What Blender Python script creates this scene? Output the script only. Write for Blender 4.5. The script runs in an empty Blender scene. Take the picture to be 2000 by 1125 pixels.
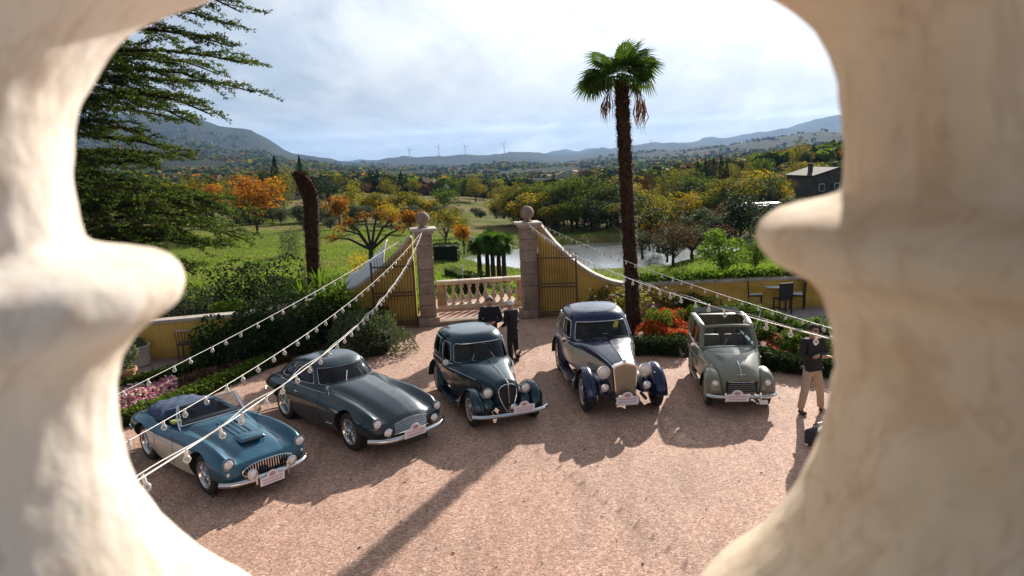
import bpy, bmesh, math, random
import numpy as np
from mathutils import Vector, Matrix
from mathutils import noise as mnoise
random.seed(7); rng = np.random.default_rng(11)
sc = bpy.context.scene; COL = sc.collection
R = math.radians; PI = math.pi

# ---------------------------------------------------------------- camera, sky, sun, exposure
FPX, CAMH = 1450.0, 5.1
PITCH, ROLL = R(10.07), R(2.5)
F_ = np.array([0, math.cos(PITCH), -math.sin(PITCH)]); R0 = np.array([1., 0, 0]); U0 = np.cross(R0, F_)
RT = R0 * math.cos(ROLL) - U0 * math.sin(ROLL); UP = U0 * math.cos(ROLL) + R0 * math.sin(ROLL)
CAM = np.array([0, 0, CAMH])
def ray(x, y): return F_ + RT * (x - 1000) / FPX + UP * (562.5 - y) / FPX
def at(x, y, z=0.0):
    d = ray(x, y); return Vector(CAM + d * ((z - CAMH) / d[2]))
def atd(x, y, dist):
    d = ray(x, y); return Vector(CAM + d * (dist / d[1]))
cam_d = bpy.data.cameras.new('camera'); cam = bpy.data.objects.new('camera', cam_d); COL.objects.link(cam)
cam_d.sensor_width = 36; cam_d.lens = 36 * FPX / 2000; cam_d.clip_start = 0.02; cam_d.clip_end = 60000
cam.matrix_world = Matrix((( RT[0], UP[0], -F_[0], 0), (RT[1], UP[1], -F_[1], 0), (RT[2], UP[2], -F_[2], CAMH), (0, 0, 0, 1)))
cam_d.dof.use_dof = True; cam_d.dof.focus_distance = 17.0
cam_d.dof.aperture_fstop = cam_d.lens / 1000 / 0.0042
sc.camera = cam
vs = sc.view_settings
sc.display_settings.display_device = 'sRGB'; vs.view_transform = 'Standard'; vs.look = 'None'; vs.gamma = 1; vs.exposure = 1.03
try: vs.use_curve_mapping = False
except Exception: pass
SUN_AZ = 24.2; SUN_EL = 22.0      # degrees clockwise from +Y, above the horizon
sd = bpy.data.lights.new('sun', 'SUN'); sd.energy = 5.0; sd.angle = R(0.55); sd.color = (1.0, 0.93, 0.83)
sun = bpy.data.objects.new('sun', sd); COL.objects.link(sun)
sdir = Vector((math.sin(R(SUN_AZ)) * math.cos(R(SUN_EL)), math.cos(R(SUN_AZ)) * math.cos(R(SUN_EL)), math.sin(R(SUN_EL))))
sun.rotation_euler = sdir.to_track_quat('Z', 'Y').to_euler()
sc.cycles.use_denoising = True
sc.cycles.max_bounces = 8; sc.cycles.transparent_max_bounces = 24; sc.cycles.volume_bounces = 0
sc.cycles.caustics_reflective = False; sc.cycles.caustics_refractive = False
sc.cycles.sample_clamp_indirect = 4

class NT:
    """tiny node-tree writer"""
    def __init__(s, tree): s.t = tree; s.t.nodes.clear()
    def n(s, typ, **kw):
        nd = s.t.nodes.new(typ)
        for k, v in kw.items():
            if k == 'i':
                for kk, vv in v.items():
                    sock = nd.inputs[kk]
                    if hasattr(vv, 'is_output'): s.t.links.new(vv, sock)
                    else: sock.default_value = vv
            else: setattr(nd, k, v)
        return nd
    def ramp(s, fac, stops, interp='LINEAR'):
        nd = s.t.nodes.new('ShaderNodeValToRGB'); cr = nd.color_ramp; cr.interpolation = interp
        while len(cr.elements) < len(stops): cr.elements.new(0.5)
        for e, (p, c) in zip(cr.elements, stops):
            e.position = p; e.color = (c, c, c, 1) if isinstance(c, (int, float)) else (*c[:3], 1)
        s.t.links.new(fac, nd.inputs[0]); return nd.outputs[0]
    def mix(s, fac, a, b, typ='MIX'):
        nd = s.t.nodes.new('ShaderNodeMix'); nd.data_type = 'RGBA'; nd.blend_type = typ
        for ii, v in ((0, fac), (6, a), (7, b)):
            sock = nd.inputs[ii]
            if hasattr(v, 'is_output'): s.t.links.new(v, sock)
            elif isinstance(v, (tuple, list)): sock.default_value = (*v[:3], 1)
            else: sock.default_value = v if ii == 0 else (v, v, v, 1)
        return nd.outputs[2]
    def math(s, op, a, b=0.0, c=0.0):
        nd = s.t.nodes.new('ShaderNodeMath'); nd.operation = op
        for k, v in enumerate((a, b, c)):
            if hasattr(v, 'is_output'): s.t.links.new(v, nd.inputs[k])
            else: nd.inputs[k].default_value = v
        return nd.outputs[0]
    def noise(s, vec, scale, detail=4, rough=0.55, dist=0.0):
        nd = s.n('ShaderNodeTexNoise', i={'Scale': scale, 'Detail': detail, 'Roughness': rough, 'Distortion': dist})
        if vec is not None: s.t.links.new(vec, nd.inputs['Vector'])
        return nd.outputs['Fac']
    def mapping(s, vec, scale=(1, 1, 1), rot=(0, 0, 0), loc=(0, 0, 0)):
        nd = s.n('ShaderNodeMapping', i={'Scale': scale, 'Rotation': rot, 'Location': loc}); s.t.links.new(vec, nd.inputs['Vector']); return nd.outputs[0]

world = bpy.data.worlds.new('World'); sc.world = world; world.use_nodes = True
w = NT(world.node_tree)
sky = w.n('ShaderNodeTexSky', sky_type='NISHITA', sun_disc=False, sun_elevation=R(SUN_EL), sun_rotation=R(SUN_AZ), air_density=1.0, dust_density=0.6, altitude=200)
tc = w.n('ShaderNodeTexCoord').outputs['Generated']
sep = w.n('ShaderNodeSeparateXYZ', i={0: tc})
zz = w.math('MAXIMUM', sep.outputs[2], 0.0)
den = w.math('ADD', zz, 0.10)
cx = w.math('DIVIDE', sep.outputs[0], den); cy = w.math('DIVIDE', sep.outputs[1], den)
cv = w.n('ShaderNodeCombineXYZ', i={0: cx, 1: cy, 2: 0.0}).outputs[0]
# streaks run out from under the sun: rotate so that one axis follows the sun's azimuth
st = w.mapping(cv, scale=(1.0, 0.42, 1), rot=(0, 0, R(60)))
n1 = w.noise(st, 0.75, 7, 0.58, 0.6)
n2 = w.noise(w.mapping(cv, scale=(2.6, 0.9, 1), rot=(0, 0, R(75)), loc=(3, 1, 0)), 1.3, 6, 0.6, 0.4)
cov = w.math('ADD', w.math('MULTIPLY', n1, 0.7), w.math('MULTIPLY', n2, 0.3))
# cloud brightness: bright where thin and towards the sun, blue grey in the bellies
sund = w.n('ShaderNodeVectorMath', operation='DOT_PRODUCT', i={0: tc, 1: tuple(sdir)}).outputs['Value']
glow = w.math('POWER', w.math('MAXIMUM', sund, 0.0), 9.0)
band = w.ramp(zz, [(0.0, 1.25), (0.018, 1.5), (0.027, 1.25), (0.035, 1.5), (0.044, 1.0), (0.07, 0.84), (0.105, 0.86), (0.15, 1.0), (0.24, 1.02), (0.6, 0.85)])
cc = w.ramp(cov, [(0.34, (3.1, 3.6, 4.4)), (0.45, (4.1, 4.55, 5.2)), (0.53, (5.6, 5.85, 6.2)), (0.62, (6.9, 7.0, 7.0))])
cc1 = w.mix(1.0, cc, band, 'MULTIPLY')
fwd = w.math('ADD', w.math('MULTIPLY', w.math('POWER', w.math('MAXIMUM', sund, 0.0), 1.6), 0.95), 0.42)
# faint rays fanning out from the sun
sx_ = sdir.cross(Vector((0, 0, 1))).normalized(); sy_ = sx_.cross(sdir)
da = w.n('ShaderNodeVectorMath', operation='DOT_PRODUCT', i={0: tc, 1: tuple(sx_)}).outputs['Value']
db = w.n('ShaderNodeVectorMath', operation='DOT_PRODUCT', i={0: tc, 1: tuple(sy_)}).outputs['Value']
ang_ = w.math('ARCTAN2', da, db)
rayn = w.noise(w.n('ShaderNodeCombineXYZ', i={0: ang_, 1: w.math('MULTIPLY', sund, .5), 2: 0.0}).outputs[0], 9.0, 3, .5)
fwd2 = w.math('MULTIPLY', fwd, w.n('ShaderNodeMapRange', i={0: rayn, 1: .3, 2: .7, 3: .90, 4: 1.10}).outputs[0])
cc2 = w.mix(1.0, cc1, fwd2, 'MULTIPLY')
gl = w.mix(glow, (0, 0, 0), (4.6, 4.5, 4.3))
cloud = w.mix(1.0, cc2, gl, 'ADD')
mask = w.ramp(cov, [(0.28, 0.85), (0.5, 0.95), (0.6, 0.98)])
skc = w.mix(mask, sky.outputs[0], cloud)
bg = w.n('ShaderNodeBackground', i={0: skc, 1: 0.069})
wo = w.n('ShaderNodeOutputWorld', i={0: bg.outputs[0]})

# ---------------------------------------------------------------- object helpers
def tag(o, label=None, cat=None, group=None, kind=None):
    if label: o['label'] = label
    if cat: o['category'] = cat
    if group: o['group'] = group
    if kind: o['kind'] = kind
    return o
def thing(name, label, cat, loc=(0, 0, 0), rot=0.0, group=None):
    o = bpy.data.objects.new(name, None); COL.objects.link(o); o.empty_display_size = 0.2
    o.location = loc; o.rotation_euler = (0, 0, rot) if not isinstance(rot, (tuple, list)) else rot
    return tag(o, label, cat, group)
def node_child(name, parent, loc=(0, 0, 0)):
    o = bpy.data.objects.new(name, None); COL.objects.link(o); o.location = loc; o.parent = parent; return o
def link(name, me, parent=None, loc=None, rot=None, scale=None):
    o = bpy.data.objects.new(name, me); COL.objects.link(o)
    if parent: o.parent = parent
    if loc is not None: o.location = loc
    if rot is not None: o.rotation_euler = rot
    if scale is not None: o.scale = scale
    return o
def mesh(name, verts, faces, mats, fm=None, smooth=True, sharp=40):
    me = bpy.data.meshes.new(name)
    verts = np.asarray(verts, dtype=np.float32).reshape(-1, 3)
    me.from_pydata(verts.tolist(), [], [tuple(int(i) for i in f) for f in faces])
    for m in (mats if isinstance(mats, (list, tuple)) else [mats]): me.materials.append(m)
    if fm is not None: me.polygons.foreach_set('material_index', np.asarray(fm, dtype=np.int32))
    me.polygons.foreach_set('use_smooth', [bool(smooth)] * len(me.polygons))
    me.update()
    if smooth and sharp: me.set_sharp_from_angle(angle=R(sharp))
    return me
def quads_mesh(name, V, mats, k=4, fm=None, smooth=False):
    """V: (n,k,3) array of loose k-gons, fast path"""
    n = len(V); me = bpy.data.meshes.new(name)
    me.vertices.add(n * k); me.vertices.foreach_set('co', np.asarray(V, np.float32).ravel())
    me.loops.add(n * k); me.loops.foreach_set('vertex_index', np.arange(n * k, dtype=np.int32))
    me.polygons.add(n); me.polygons.foreach_set('loop_start', np.arange(0, n * k, k, dtype=np.int32))
    for m in (mats if isinstance(mats, (list, tuple)) else [mats]): me.materials.append(m)
    if fm is not None: me.polygons.foreach_set('material_index', np.asarray(fm, dtype=np.int32))
    me.update(calc_edges=True); return me
class MB:
    """collects shapes into one mesh"""
    def __init__(s): s.v = []; s.f = []; s.m = []
    def add(s, verts, faces, mi=0):
        b = len(s.v); s.v += [tuple(p) for p in verts]; s.f += [tuple(b + i for i in f) for f in faces]; s.m += [mi] * len(faces); return s
    def box(s, c, d, rz=0.0, mi=0, taper=1.0, ch=0.0, M=None):
        hx, hy, hz = d[0] / 2, d[1] / 2, d[2] / 2
        if ch > 0:
            bm = bmesh.new(); bmesh.ops.create_cube(bm, size=1)
            for v in bm.verts:
                t = taper if v.co.z > 0 else 1.0
                v.co = Vector((v.co.x * d[0] * t, v.co.y * d[1] * t, v.co.z * d[2]))
            bmesh.ops.bevel(bm, geom=list(bm.edges), offset=ch, segments=2 if ch > .015 else 1, affect='EDGES', profile=.5)
            P = [v.co.copy() for v in bm.verts]; bm.verts.index_update(); Fc = [[v.index for v in f.verts] for f in bm.faces]; bm.free()
        else:
            P = [Vector((sx * hx * (taper if sz > 0 else 1), sy * hy * (taper if sz > 0 else 1), sz * hz)) for sz in (-1, 1) for sy in (-1, 1) for sx in (-1, 1)]
            Fc = [(0, 2, 3, 1), (4, 5, 7, 6), (0, 1, 5, 4), (2, 6, 7, 3), (0, 4, 6, 2), (1, 3, 7, 5)]
        T = Matrix.Translation(c) @ Matrix.Rotation(rz, 4, 'Z')
        if M is not None: T = Matrix.Translation(c) @ M
        return s.add([T @ p for p in P], Fc, mi)
    def tube(s, pts, rad, seg=8, mi=0, cap=True, flat=1.0):
        pts = [Vector(p) for p in pts]; n = len(pts)
        rads = rad if isinstance(rad, (list, tuple)) else [rad] * n
        V = []; up = Vector((0, 0, 1)); prev = None
        for i, p in enumerate(pts):
            t = (pts[min(i + 1, n - 1)] - pts[max(i - 1, 0)]).normalized()
            if prev is None:
                a = t.cross(up if abs(t.z) < .95 else Vector((1, 0, 0))).normalized()
            else:
                a = (prev - t * prev.dot(t)).normalized()
            prev = a; b = t.cross(a)
            for k in range(seg):
                an = 2 * PI * k / seg; V.append(p + a * math.cos(an) * rads[i] * flat + b * math.sin(an) * rads[i])
        Fc = [(i * seg + k, i * seg + (k + 1) % seg, (i + 1) * seg + (k + 1) % seg, (i + 1) * seg + k) for i in range(n - 1) for k in range(seg)]
        if cap: Fc += [tuple(range(seg))[::-1], tuple((n - 1) * seg + k for k in range(seg))]
        return s.add(V, Fc, mi)
    def lathe(s, prof, seg=24, c=(0, 0, 0), axis='Z', mi=0, M=None, cap=True):
        """prof: list of (r, z)"""
        T = Matrix.Translation(c)
        if axis == 'Y': T = T @ Matrix.Rotation(-PI / 2, 4, 'X')
        if axis == 'X': T = T @ Matrix.Rotation(PI / 2, 4, 'Y')
        if M is not None: T = Matrix.Translation(c) @ M
        V = [T @ Vector((r * math.cos(2 * PI * k / seg), r * math.sin(2 * PI * k / seg), z)) for r, z in prof for k in range(seg)]
        n = len(prof)
        Fc = [(i * seg + k, i * seg + (k + 1) % seg, (i + 1) * seg + (k + 1) % seg, (i + 1) * seg + k) for i in range(n - 1) for k in range(seg)]
        if cap and prof[0][0] > 1e-4: Fc.append(tuple(range(seg))[::-1])
        if cap and prof[-1][0] > 1e-4: Fc.append(tuple((n - 1) * seg + k for k in range(seg)))
        return s.add(V, Fc, mi)
    def prism(s, poly, thick, M=None, mi=0):
        """poly in XZ, extruded along +Y by thick"""
        n = len(poly); T = M if M is not None else Matrix.Identity(4)
        V = [T @ Vector((x, 0, z)) for x, z in poly] + [T @ Vector((x, thick, z)) for x, z in poly]
        Fc = [tuple(range(n)), tuple(range(2 * n - 1, n - 1, -1))] + [(i, n + i, n + (i + 1) % n, (i + 1) % n) for i in range(n)]
        return s.add(V, Fc, mi)
    def mesh(s, name, mats, smooth=True, sharp=40): return mesh(name, s.v, s.f, mats, s.m, smooth, sharp)
    def build(s, name, mats, parent=None, loc=None, rot=None, smooth=True, sharp=40):
        return link(name, s.mesh(name, mats, smooth, sharp), parent, loc, rot)
def copy_tree(o, parent=None):
    c = o.copy(); COL.objects.link(c)
    if parent: c.parent = parent
    for ch in CH.get(o.name, ()) if False else list(o.children): copy_tree(ch, c)
    return c
def catmull(P, n):
    """P: (k,...) array -> resampled smooth array with n per segment"""
    P = np.asarray(P, float); k = len(P); out = []
    for i in range(k - 1):
        p0 = P[max(i - 1, 0)] if i > 0 else 2 * P[0] - P[1]; p1 = P[i]; p2 = P[i + 1]; p3 = P[i + 2] if i + 2 < k else 2 * P[-1] - P[-2]
        for j in range(n):
            t = j / n
            out.append(0.5 * ((2 * p1) + (-p0 + p2) * t + (2 * p0 - 5 * p1 + 4 * p2 - p3) * t * t + (-p0 + 3 * p1 - 3 * p2 + p3) * t ** 3))
    out.append(P[-1]); return np.array(out)

# ---------------------------------------------------------------- materials
def newmat(name):
    m = bpy.data.materials.new(name); m.use_nodes = True; return m, NT(m.node_tree)
def finish(N, bsdf, disp=None):
    N.n('ShaderNodeOutputMaterial', i={0: bsdf})
def principled(N, **k):
    nd = N.n('ShaderNodeBsdfPrincipled')
    names = {'col': 'Base Color', 'rough': 'Roughness', 'metal': 'Metallic', 'normal': 'Normal', 'coat': 'Coat Weight', 'coatr': 'Coat Roughness', 'spec': 'Specular IOR Level', 'emis': 'Emission Color', 'emstr': 'Emission Strength', 'trans': 'Transmission Weight', 'alpha': 'Alpha'}
    for kk, v in k.items():
        s = nd.inputs[names[kk]]
        if hasattr(v, 'is_output'): N.t.links.new(v, s)
        elif isinstance(v, (tuple, list)) and kk in ('col', 'emis'): s.default_value = (*v[:3], 1)
        else: s.default_value = v
    return nd.outputs[0]
def bump(N, h, strength=0.3, dist=0.01):
    return N.n('ShaderNodeBump', i={'Height': h, 'Strength': strength, 'Distance': dist}).outputs[0]
MATS = {}
def simple(name, col, rough=0.6, metal=0.0, var=0.12, scale=20, bumpy=0.0, coat=0.0, spec=0.5):
    if name in MATS: return MATS[name]
    m, N = newmat(name); ob = N.n('ShaderNodeTexCoord').outputs['Object']
    nz = N.noise(ob, scale, 5)
    c = N.mix(1.0, col, N.ramp(nz, [(0.3, 1 - var), (0.7, 1 + var)]), 'MULTIPLY')
    kw = dict(col=c, rough=N.ramp(N.noise(ob, scale * .6, 3), [(0.3, max(rough - .06, .02)), (0.7, min(rough + .08, 1))]), metal=metal, coat=coat, spec=spec)
    if bumpy: kw['normal'] = bump(N, nz, bumpy, 0.02)
    finish(N, principled(N, **kw)); MATS[name] = m; return m
def paint(name, col, flake=0.0, rough=0.3):
    """old car paint: base, clear coat, thin dust"""
    m, N = newmat(name); ob = N.n('ShaderNodeTexCoord').outputs['Object']
    dust = N.ramp(N.noise(ob, 5, 6, .6), [(0.4, 0.0), (0.85, 0.035)])
    c = N.mix(dust, col, (0.30, 0.26, 0.22))
    rg = N.ramp(N.noise(ob, 9, 4), [(0.3, rough + .04), (0.75, rough + .14)])
    finish(N, principled(N, col=c, rough=rg, metal=flake, coat=.8, coatr=0.03, spec=.2)); MATS[name] = m; return m
def leafmat(name, cols, trans=0.35, rough=0.6):
    """leaf material: colour drawn per leaf (mesh island), a little per tree"""
    m, N = newmat(name)
    ri = N.n('ShaderNodeNewGeometry').outputs['Random Per Island']
    oi = N.n('ShaderNodeObjectInfo').outputs['Random']
    st = [(0.1 + 0.8 * i / max(len(cols) - 1, 1), c) for i, c in enumerate(cols)]
    big = N.noise(N.n('ShaderNodeTexCoord').outputs['Object'], 0.45, 3)
    f = N.math('ADD', N.math('MULTIPLY', ri, 0.45), N.math('MULTIPLY', big, 0.62))
    c = N.ramp(f, st)
    c = N.mix(1.0, c, N.ramp(oi, [(0, 0.75), (1, 1.25)]), 'MULTIPLY')
    d = principled(N, col=c, rough=.8, spec=0.08)
    tcx = N.mix(1.0, c, (1.25, 1.3, 0.6), 'MULTIPLY')
    tr = N.n('ShaderNodeBsdfTranslucent', i={0: tcx}).outputs[0]
    mx = N.n('ShaderNodeMixShader', i={0: trans, 1: d, 2: tr}).outputs[0]
    finish(N, mx); MATS[name] = m; return m

M_CHROME = simple('chrome', (0.72, 0.72, 0.72), 0.12, 1.0, 0.03)
M_TYRE = simple('tyre_rubber', (0.022, 0.021, 0.02), 0.75, 0, .15)
M_DARK = simple('dark_void', (0.012, 0.012, 0.012), 0.8)
M_BLACKMETAL = simple('black_metal', (0.02, 0.02, 0.022), 0.45, 0.2)
M_WHITE = simple('white_paint', (0.78, 0.77, 0.74), 0.5, 0, .06)
M_RED = simple('seat_leather', (0.16, 0.045, 0.03), 0.5)
M_TAN = simple('tan_leather', (0.30, 0.19, 0.11), 0.55)
M_BLUEFAB = simple('navy_canvas', (0.035, 0.06, 0.12), 0.8, 0, .2, 8)
def glassmat(name, tint, refl=1.0):
    m, N = newmat(name)
    lw = N.n('ShaderNodeFresnel', i={0: 1.5}).outputs[0]
    tr = N.n('ShaderNodeBsdfTransparent', i={0: (*tint, 1)}).outputs[0]
    gl = N.n('ShaderNodeBsdfGlossy', i={0: (1, 1, 1, 1), 'Roughness': 0.02}).outputs[0]
    finish(N, N.n('ShaderNodeMixShader', i={0: N.math('MULTIPLY', lw, refl), 1: tr, 2: gl}).outputs[0]); return m
M_GLASS = glassmat('car_glass', (0.40, 0.44, 0.46), .8)
M_LENS = simple('lamp_lens', (0.80, 0.80, 0.78), 0.16, 0.15, .05, 30)
M_BULB = None
def bulbmat():
    m, N = newmat('clear_bulb')
    lw = N.n('ShaderNodeFresnel', i={0: 1.5}).outputs[0]
    tr = N.n('ShaderNodeBsdfTransparent', i={0: (.85, .85, .85, 1)}).outputs[0]
    df = N.n('ShaderNodeBsdfPrincipled', i={'Base Color': (.8, .8, .78, 1), 'Roughness': .15}).outputs[0]
    finish(N, N.n('ShaderNodeMixShader', i={0: N.math('ADD', N.math('MULTIPLY', lw, 1.4), .16), 1: tr, 2: df}).outputs[0]); return m
M_BULB = bulbmat()
M_CABLE = simple('white_cable', (0.6, 0.58, 0.53), 0.5, 0, .1, 30)
def stonemat(name, a, b, c, scale=3.0, bs=.35, bd=.01):
    m, N = newmat(name); ob = N.n('ShaderNodeTexCoord').outputs['Object']
    n_ = N.noise(ob, scale, 8, .62, .4); c1 = N.ramp(n_, [(0.33, a), (0.52, b), (0.7, c)])
    spots = N.ramp(N.noise(ob, scale * 9, 4, .7), [(0.30, 0.55), (0.42, 1.0)])
    c2 = N.mix(.75, c1, spots, 'MULTIPLY')
    fine = N.noise(ob, scale * 22, 6, .7)
    finish(N, principled(N, col=c2, rough=.85, spec=.2, normal=bump(N, fine, bs, bd))); return m
# ---------------------------------------------------------------- foreground balustrade
def balmat(name, tint):
    m, N = newmat(name); ob = N.n('ShaderNodeTexCoord').outputs['Object']
    big = N.noise(ob, 5.0, 6, .55, 1.2)
    c1 = N.ramp(big, [(0.30, (0.62, 0.53, 0.43)), (0.42, (0.70, 0.64, 0.57)), (0.56, (0.75, 0.71, 0.66)), (0.75, (0.71, 0.66, 0.59))])
    vein = N.noise(N.mapping(ob, scale=(1, 1, .35)), 9, 5, .6, 2.2)
    c2 = N.mix(N.ramp(vein, [(0.47, 0.0), (0.505, 0.25), (0.54, 0.0)]), c1, (0.34, 0.19, 0.08))
    rust = N.ramp(N.noise(N.mapping(ob, scale=(1, 1, .5)), 13, 4, .5, .6), [(0.58, 0.0), (0.74, 0.3)])
    c3 = N.mix(rust, c2, (0.55, 0.33, 0.14))
    pit = N.ramp(N.noise(ob, 75, 3, .6), [(0.30, 0.62), (0.42, 1.0)])
    c4 = N.mix(.35, c3, pit, 'MULTIPLY')
    lich = N.ramp(N.noise(N.mapping(ob, loc=(4, 2, 1)), 24, 5, .7), [(0.62, 0.0), (0.74, 0.2)])
    c5 = N.mix(lich, c4, (0.42, 0.38, 0.30))
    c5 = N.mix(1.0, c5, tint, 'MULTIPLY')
    h = N.math('ADD', N.noise(ob, 60, 6, .7), N.math('MULTIPLY', N.noise(ob, 14, 3), 1.5))
    finish(N, principled(N, col=c5, rough=.9, spec=.15, normal=bump(N, h, .5, .003))); return m
M_BAL = balmat('weathered_limestone', (1, 1, 1)); M_BAL_SHADE = balmat('weathered_limestone_shade_tint', (.88, .78, .64))  # second copy: the right baluster's warm shade is tinted into its stone colour
def fit_profile(ax, ay, pix):
    """turn the outline seen in the photograph into a turned profile: at each height the widest circle that stays inside the outline"""
    T = np.array(sorted(pix, key=lambda p: p[1]), float); left = ax < 0
    ty = np.concatenate([[-2500], T[:, 1], [3500]]); e0 = T[0, 0] + (1 if left else -1) * 2600; e1 = T[-1, 0] + (1 if left else -1) * 2600
    tx = np.concatenate([[e0], T[:, 0], [e1]])
    an = np.linspace(0, 2 * PI, 73); out = []
    for z in np.linspace(CAMH + .150, CAMH - .315, 150):
        def ok(r):
            P = np.stack([ax + r * np.cos(an), ay + r * np.sin(an), np.full(73, z)], 1) - CAM
            f = P @ F_; m = f > .02; x = 1000 + FPX * (P @ RT)[m] / f[m]; y = 562.5 - FPX * (P @ UP)[m] / f[m]; L = np.interp(y, ty, tx)
            return bool(np.all(x <= L)) if left else bool(np.all(x >= L))
        lo, hi = .03, .20
        for _ in range(16):
            mid = (lo + hi) / 2
            if ok(mid): lo = mid
            else: hi = mid
        out.append((lo, z))
    return out
LPIX = [(700, -60), (560, -30), (455, -6), (380, 16), (312, 38), (258, 62), (215, 100), (180, 152), (155, 200), (142, 255), (146, 330), (157, 400), (172, 462), (182, 472), (255, 474), (318, 484), (350, 512), (362, 552), (348, 588), (322, 612), (290, 632), (262, 655), (242, 690), (233, 750), (238, 840), (254, 900), (282, 955), (318, 1005), (372, 1055), (440, 1098), (520, 1130), (640, 1175), (740, 1230)]
RPIX = [(1340, -60), (1430, -30), (1500, -6), (1555, 28), (1590, 60), (1618, 105), (1634, 160), (1641, 250), (1642, 370), (1636, 382), (1580, 386), (1520, 402), (1484, 430), (1474, 455), (1486, 492), (1520, 524), (1562, 542), (1592, 556), (1610, 585), (1622, 650), (1627, 720), (1620, 790), (1602, 860), (1578, 915), (1545, 965), (1500, 1012), (1440, 1050), (1385, 1066), (1345, 1084), (1326, 1104), (1316, 1130), (1260, 1180), (1180, 1230)]
def baluster(ax, ay, pix, label, seed, mat=M_BAL):
    prof = fit_profile(ax, ay, pix); prof = sorted(prof, key=lambda p: -p[1])
    z0 = prof[-1][1]; zt = prof[0][1]
    A_ = np.array(prof); A_[1:-1, 0] = .25 * A_[:-2, 0] + .5 * A_[1:-1, 0] + .25 * A_[2:, 0]; P = A_
    t = thing('stone_baluster', label, 'baluster', (ax, ay, z0), 0, 'balusters of the balcony balustrade in front of the view')
    seg = 160; V = []; n = len(P)
    for i, (r, z) in enumerate(P[::-1]):
        for k in range(seg):
            a = 2 * PI * k / seg
            w_ = mnoise.noise(Vector((math.cos(a) * 2 + seed, math.sin(a) * 2, z * 16))) * .0035 + mnoise.noise(Vector((math.cos(a) * 9, math.sin(a) * 9 + seed, z * 60))) * .0012
            V.append(((r + w_) * math.cos(a), (r + w_) * math.sin(a), z - z0))
    Fc = [(i * seg + k, i * seg + (k + 1) % seg, (i + 1) * seg + (k + 1) % seg, (i + 1) * seg + k) for i in range(n - 1) for k in range(seg)]
    link('shaft', mesh('shaft', V, Fc, mat, None, True, 60), t)
    return t, z0, zt, P[0][0], P[-1][0]
BD = 0.40
lax, rax = -0.345, 0.300
_t1, zb1, zt1, _, _ = baluster(lax, BD, LPIX, 'sunlit cream stone baluster with round collar filling the left edge', 1)
_t2, zb2, zt2, _, _ = baluster(rax, BD, RPIX, 'shaded tan stone baluster with round collar filling the right edge', 5, M_BAL_SHADE)
def slab(name, label, x0, x1, y0, y1, z0, z1, seed, cat):
    bm = bmesh.new(); nx, ny, nz = 60, 14, 5
    mb = MB(); mb.box(((x0 + x1) / 2, (y0 + y1) / 2, (z0 + z1) / 2), (x1 - x0, y1 - y0, z1 - z0), ch=.012)
    me = mb.mesh(name, M_BAL); bm.from_mesh(me); bmesh.ops.subdivide_edges(bm, edges=bm.edges[:], cuts=5, use_grid_fill=True)
    for v in bm.verts: v.co += Vector([mnoise.noise(v.co * 22 + Vector((seed, j * 7, 0))) * .003 for j in range(3)])
    bm.to_mesh(me); bm.free(); me.polygons.foreach_set('use_smooth', [True] * len(me.polygons)); me.set_sharp_from_angle(angle=R(50))
    o = link(name, me); tag(o, label, cat); return o
slab('stone_handrail', 'thick stone handrail resting on both balcony balusters above the opening', -1.1, 1.1, BD - .13, BD + .13, max(zt1, zt2) + .002, max(zt1, zt2) + .09, 3, 'handrail')
for _t, zt in ((_t1, zt1), (_t2, zt2)):
    pass
zbase = min(zb1, zb2) - .001
base = slab('stone_plinth', 'weathered stone plinth under both balcony balusters with a chipped edge', -1.1, 1.1, BD - .10, BD + .12, zbase - .14, zbase, 9, 'plinth')
# square stone blocks between shaft and plinth where one shaft ends higher
for (ax, zb, zt, t) in ((lax, zb1, zt1, _t1), (rax, zb2, zt2, _t2)):
    if zb - zbase > .004:
        mb = MB(); mb.box((0, 0, (zbase + .001 - zb) / 2), (.30, .30, zb - zbase - .001), ch=.006); mb.build('foot_block', M_BAL, t)
    top = max(zt1, zt2)
    if top - zt > .004:
        mb = MB(); mb.box((0, 0, zt - zb + (top - zt) / 2), (.30, .30, top - zt), ch=.006); mb.build('head_block', M_BAL, t)

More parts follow.
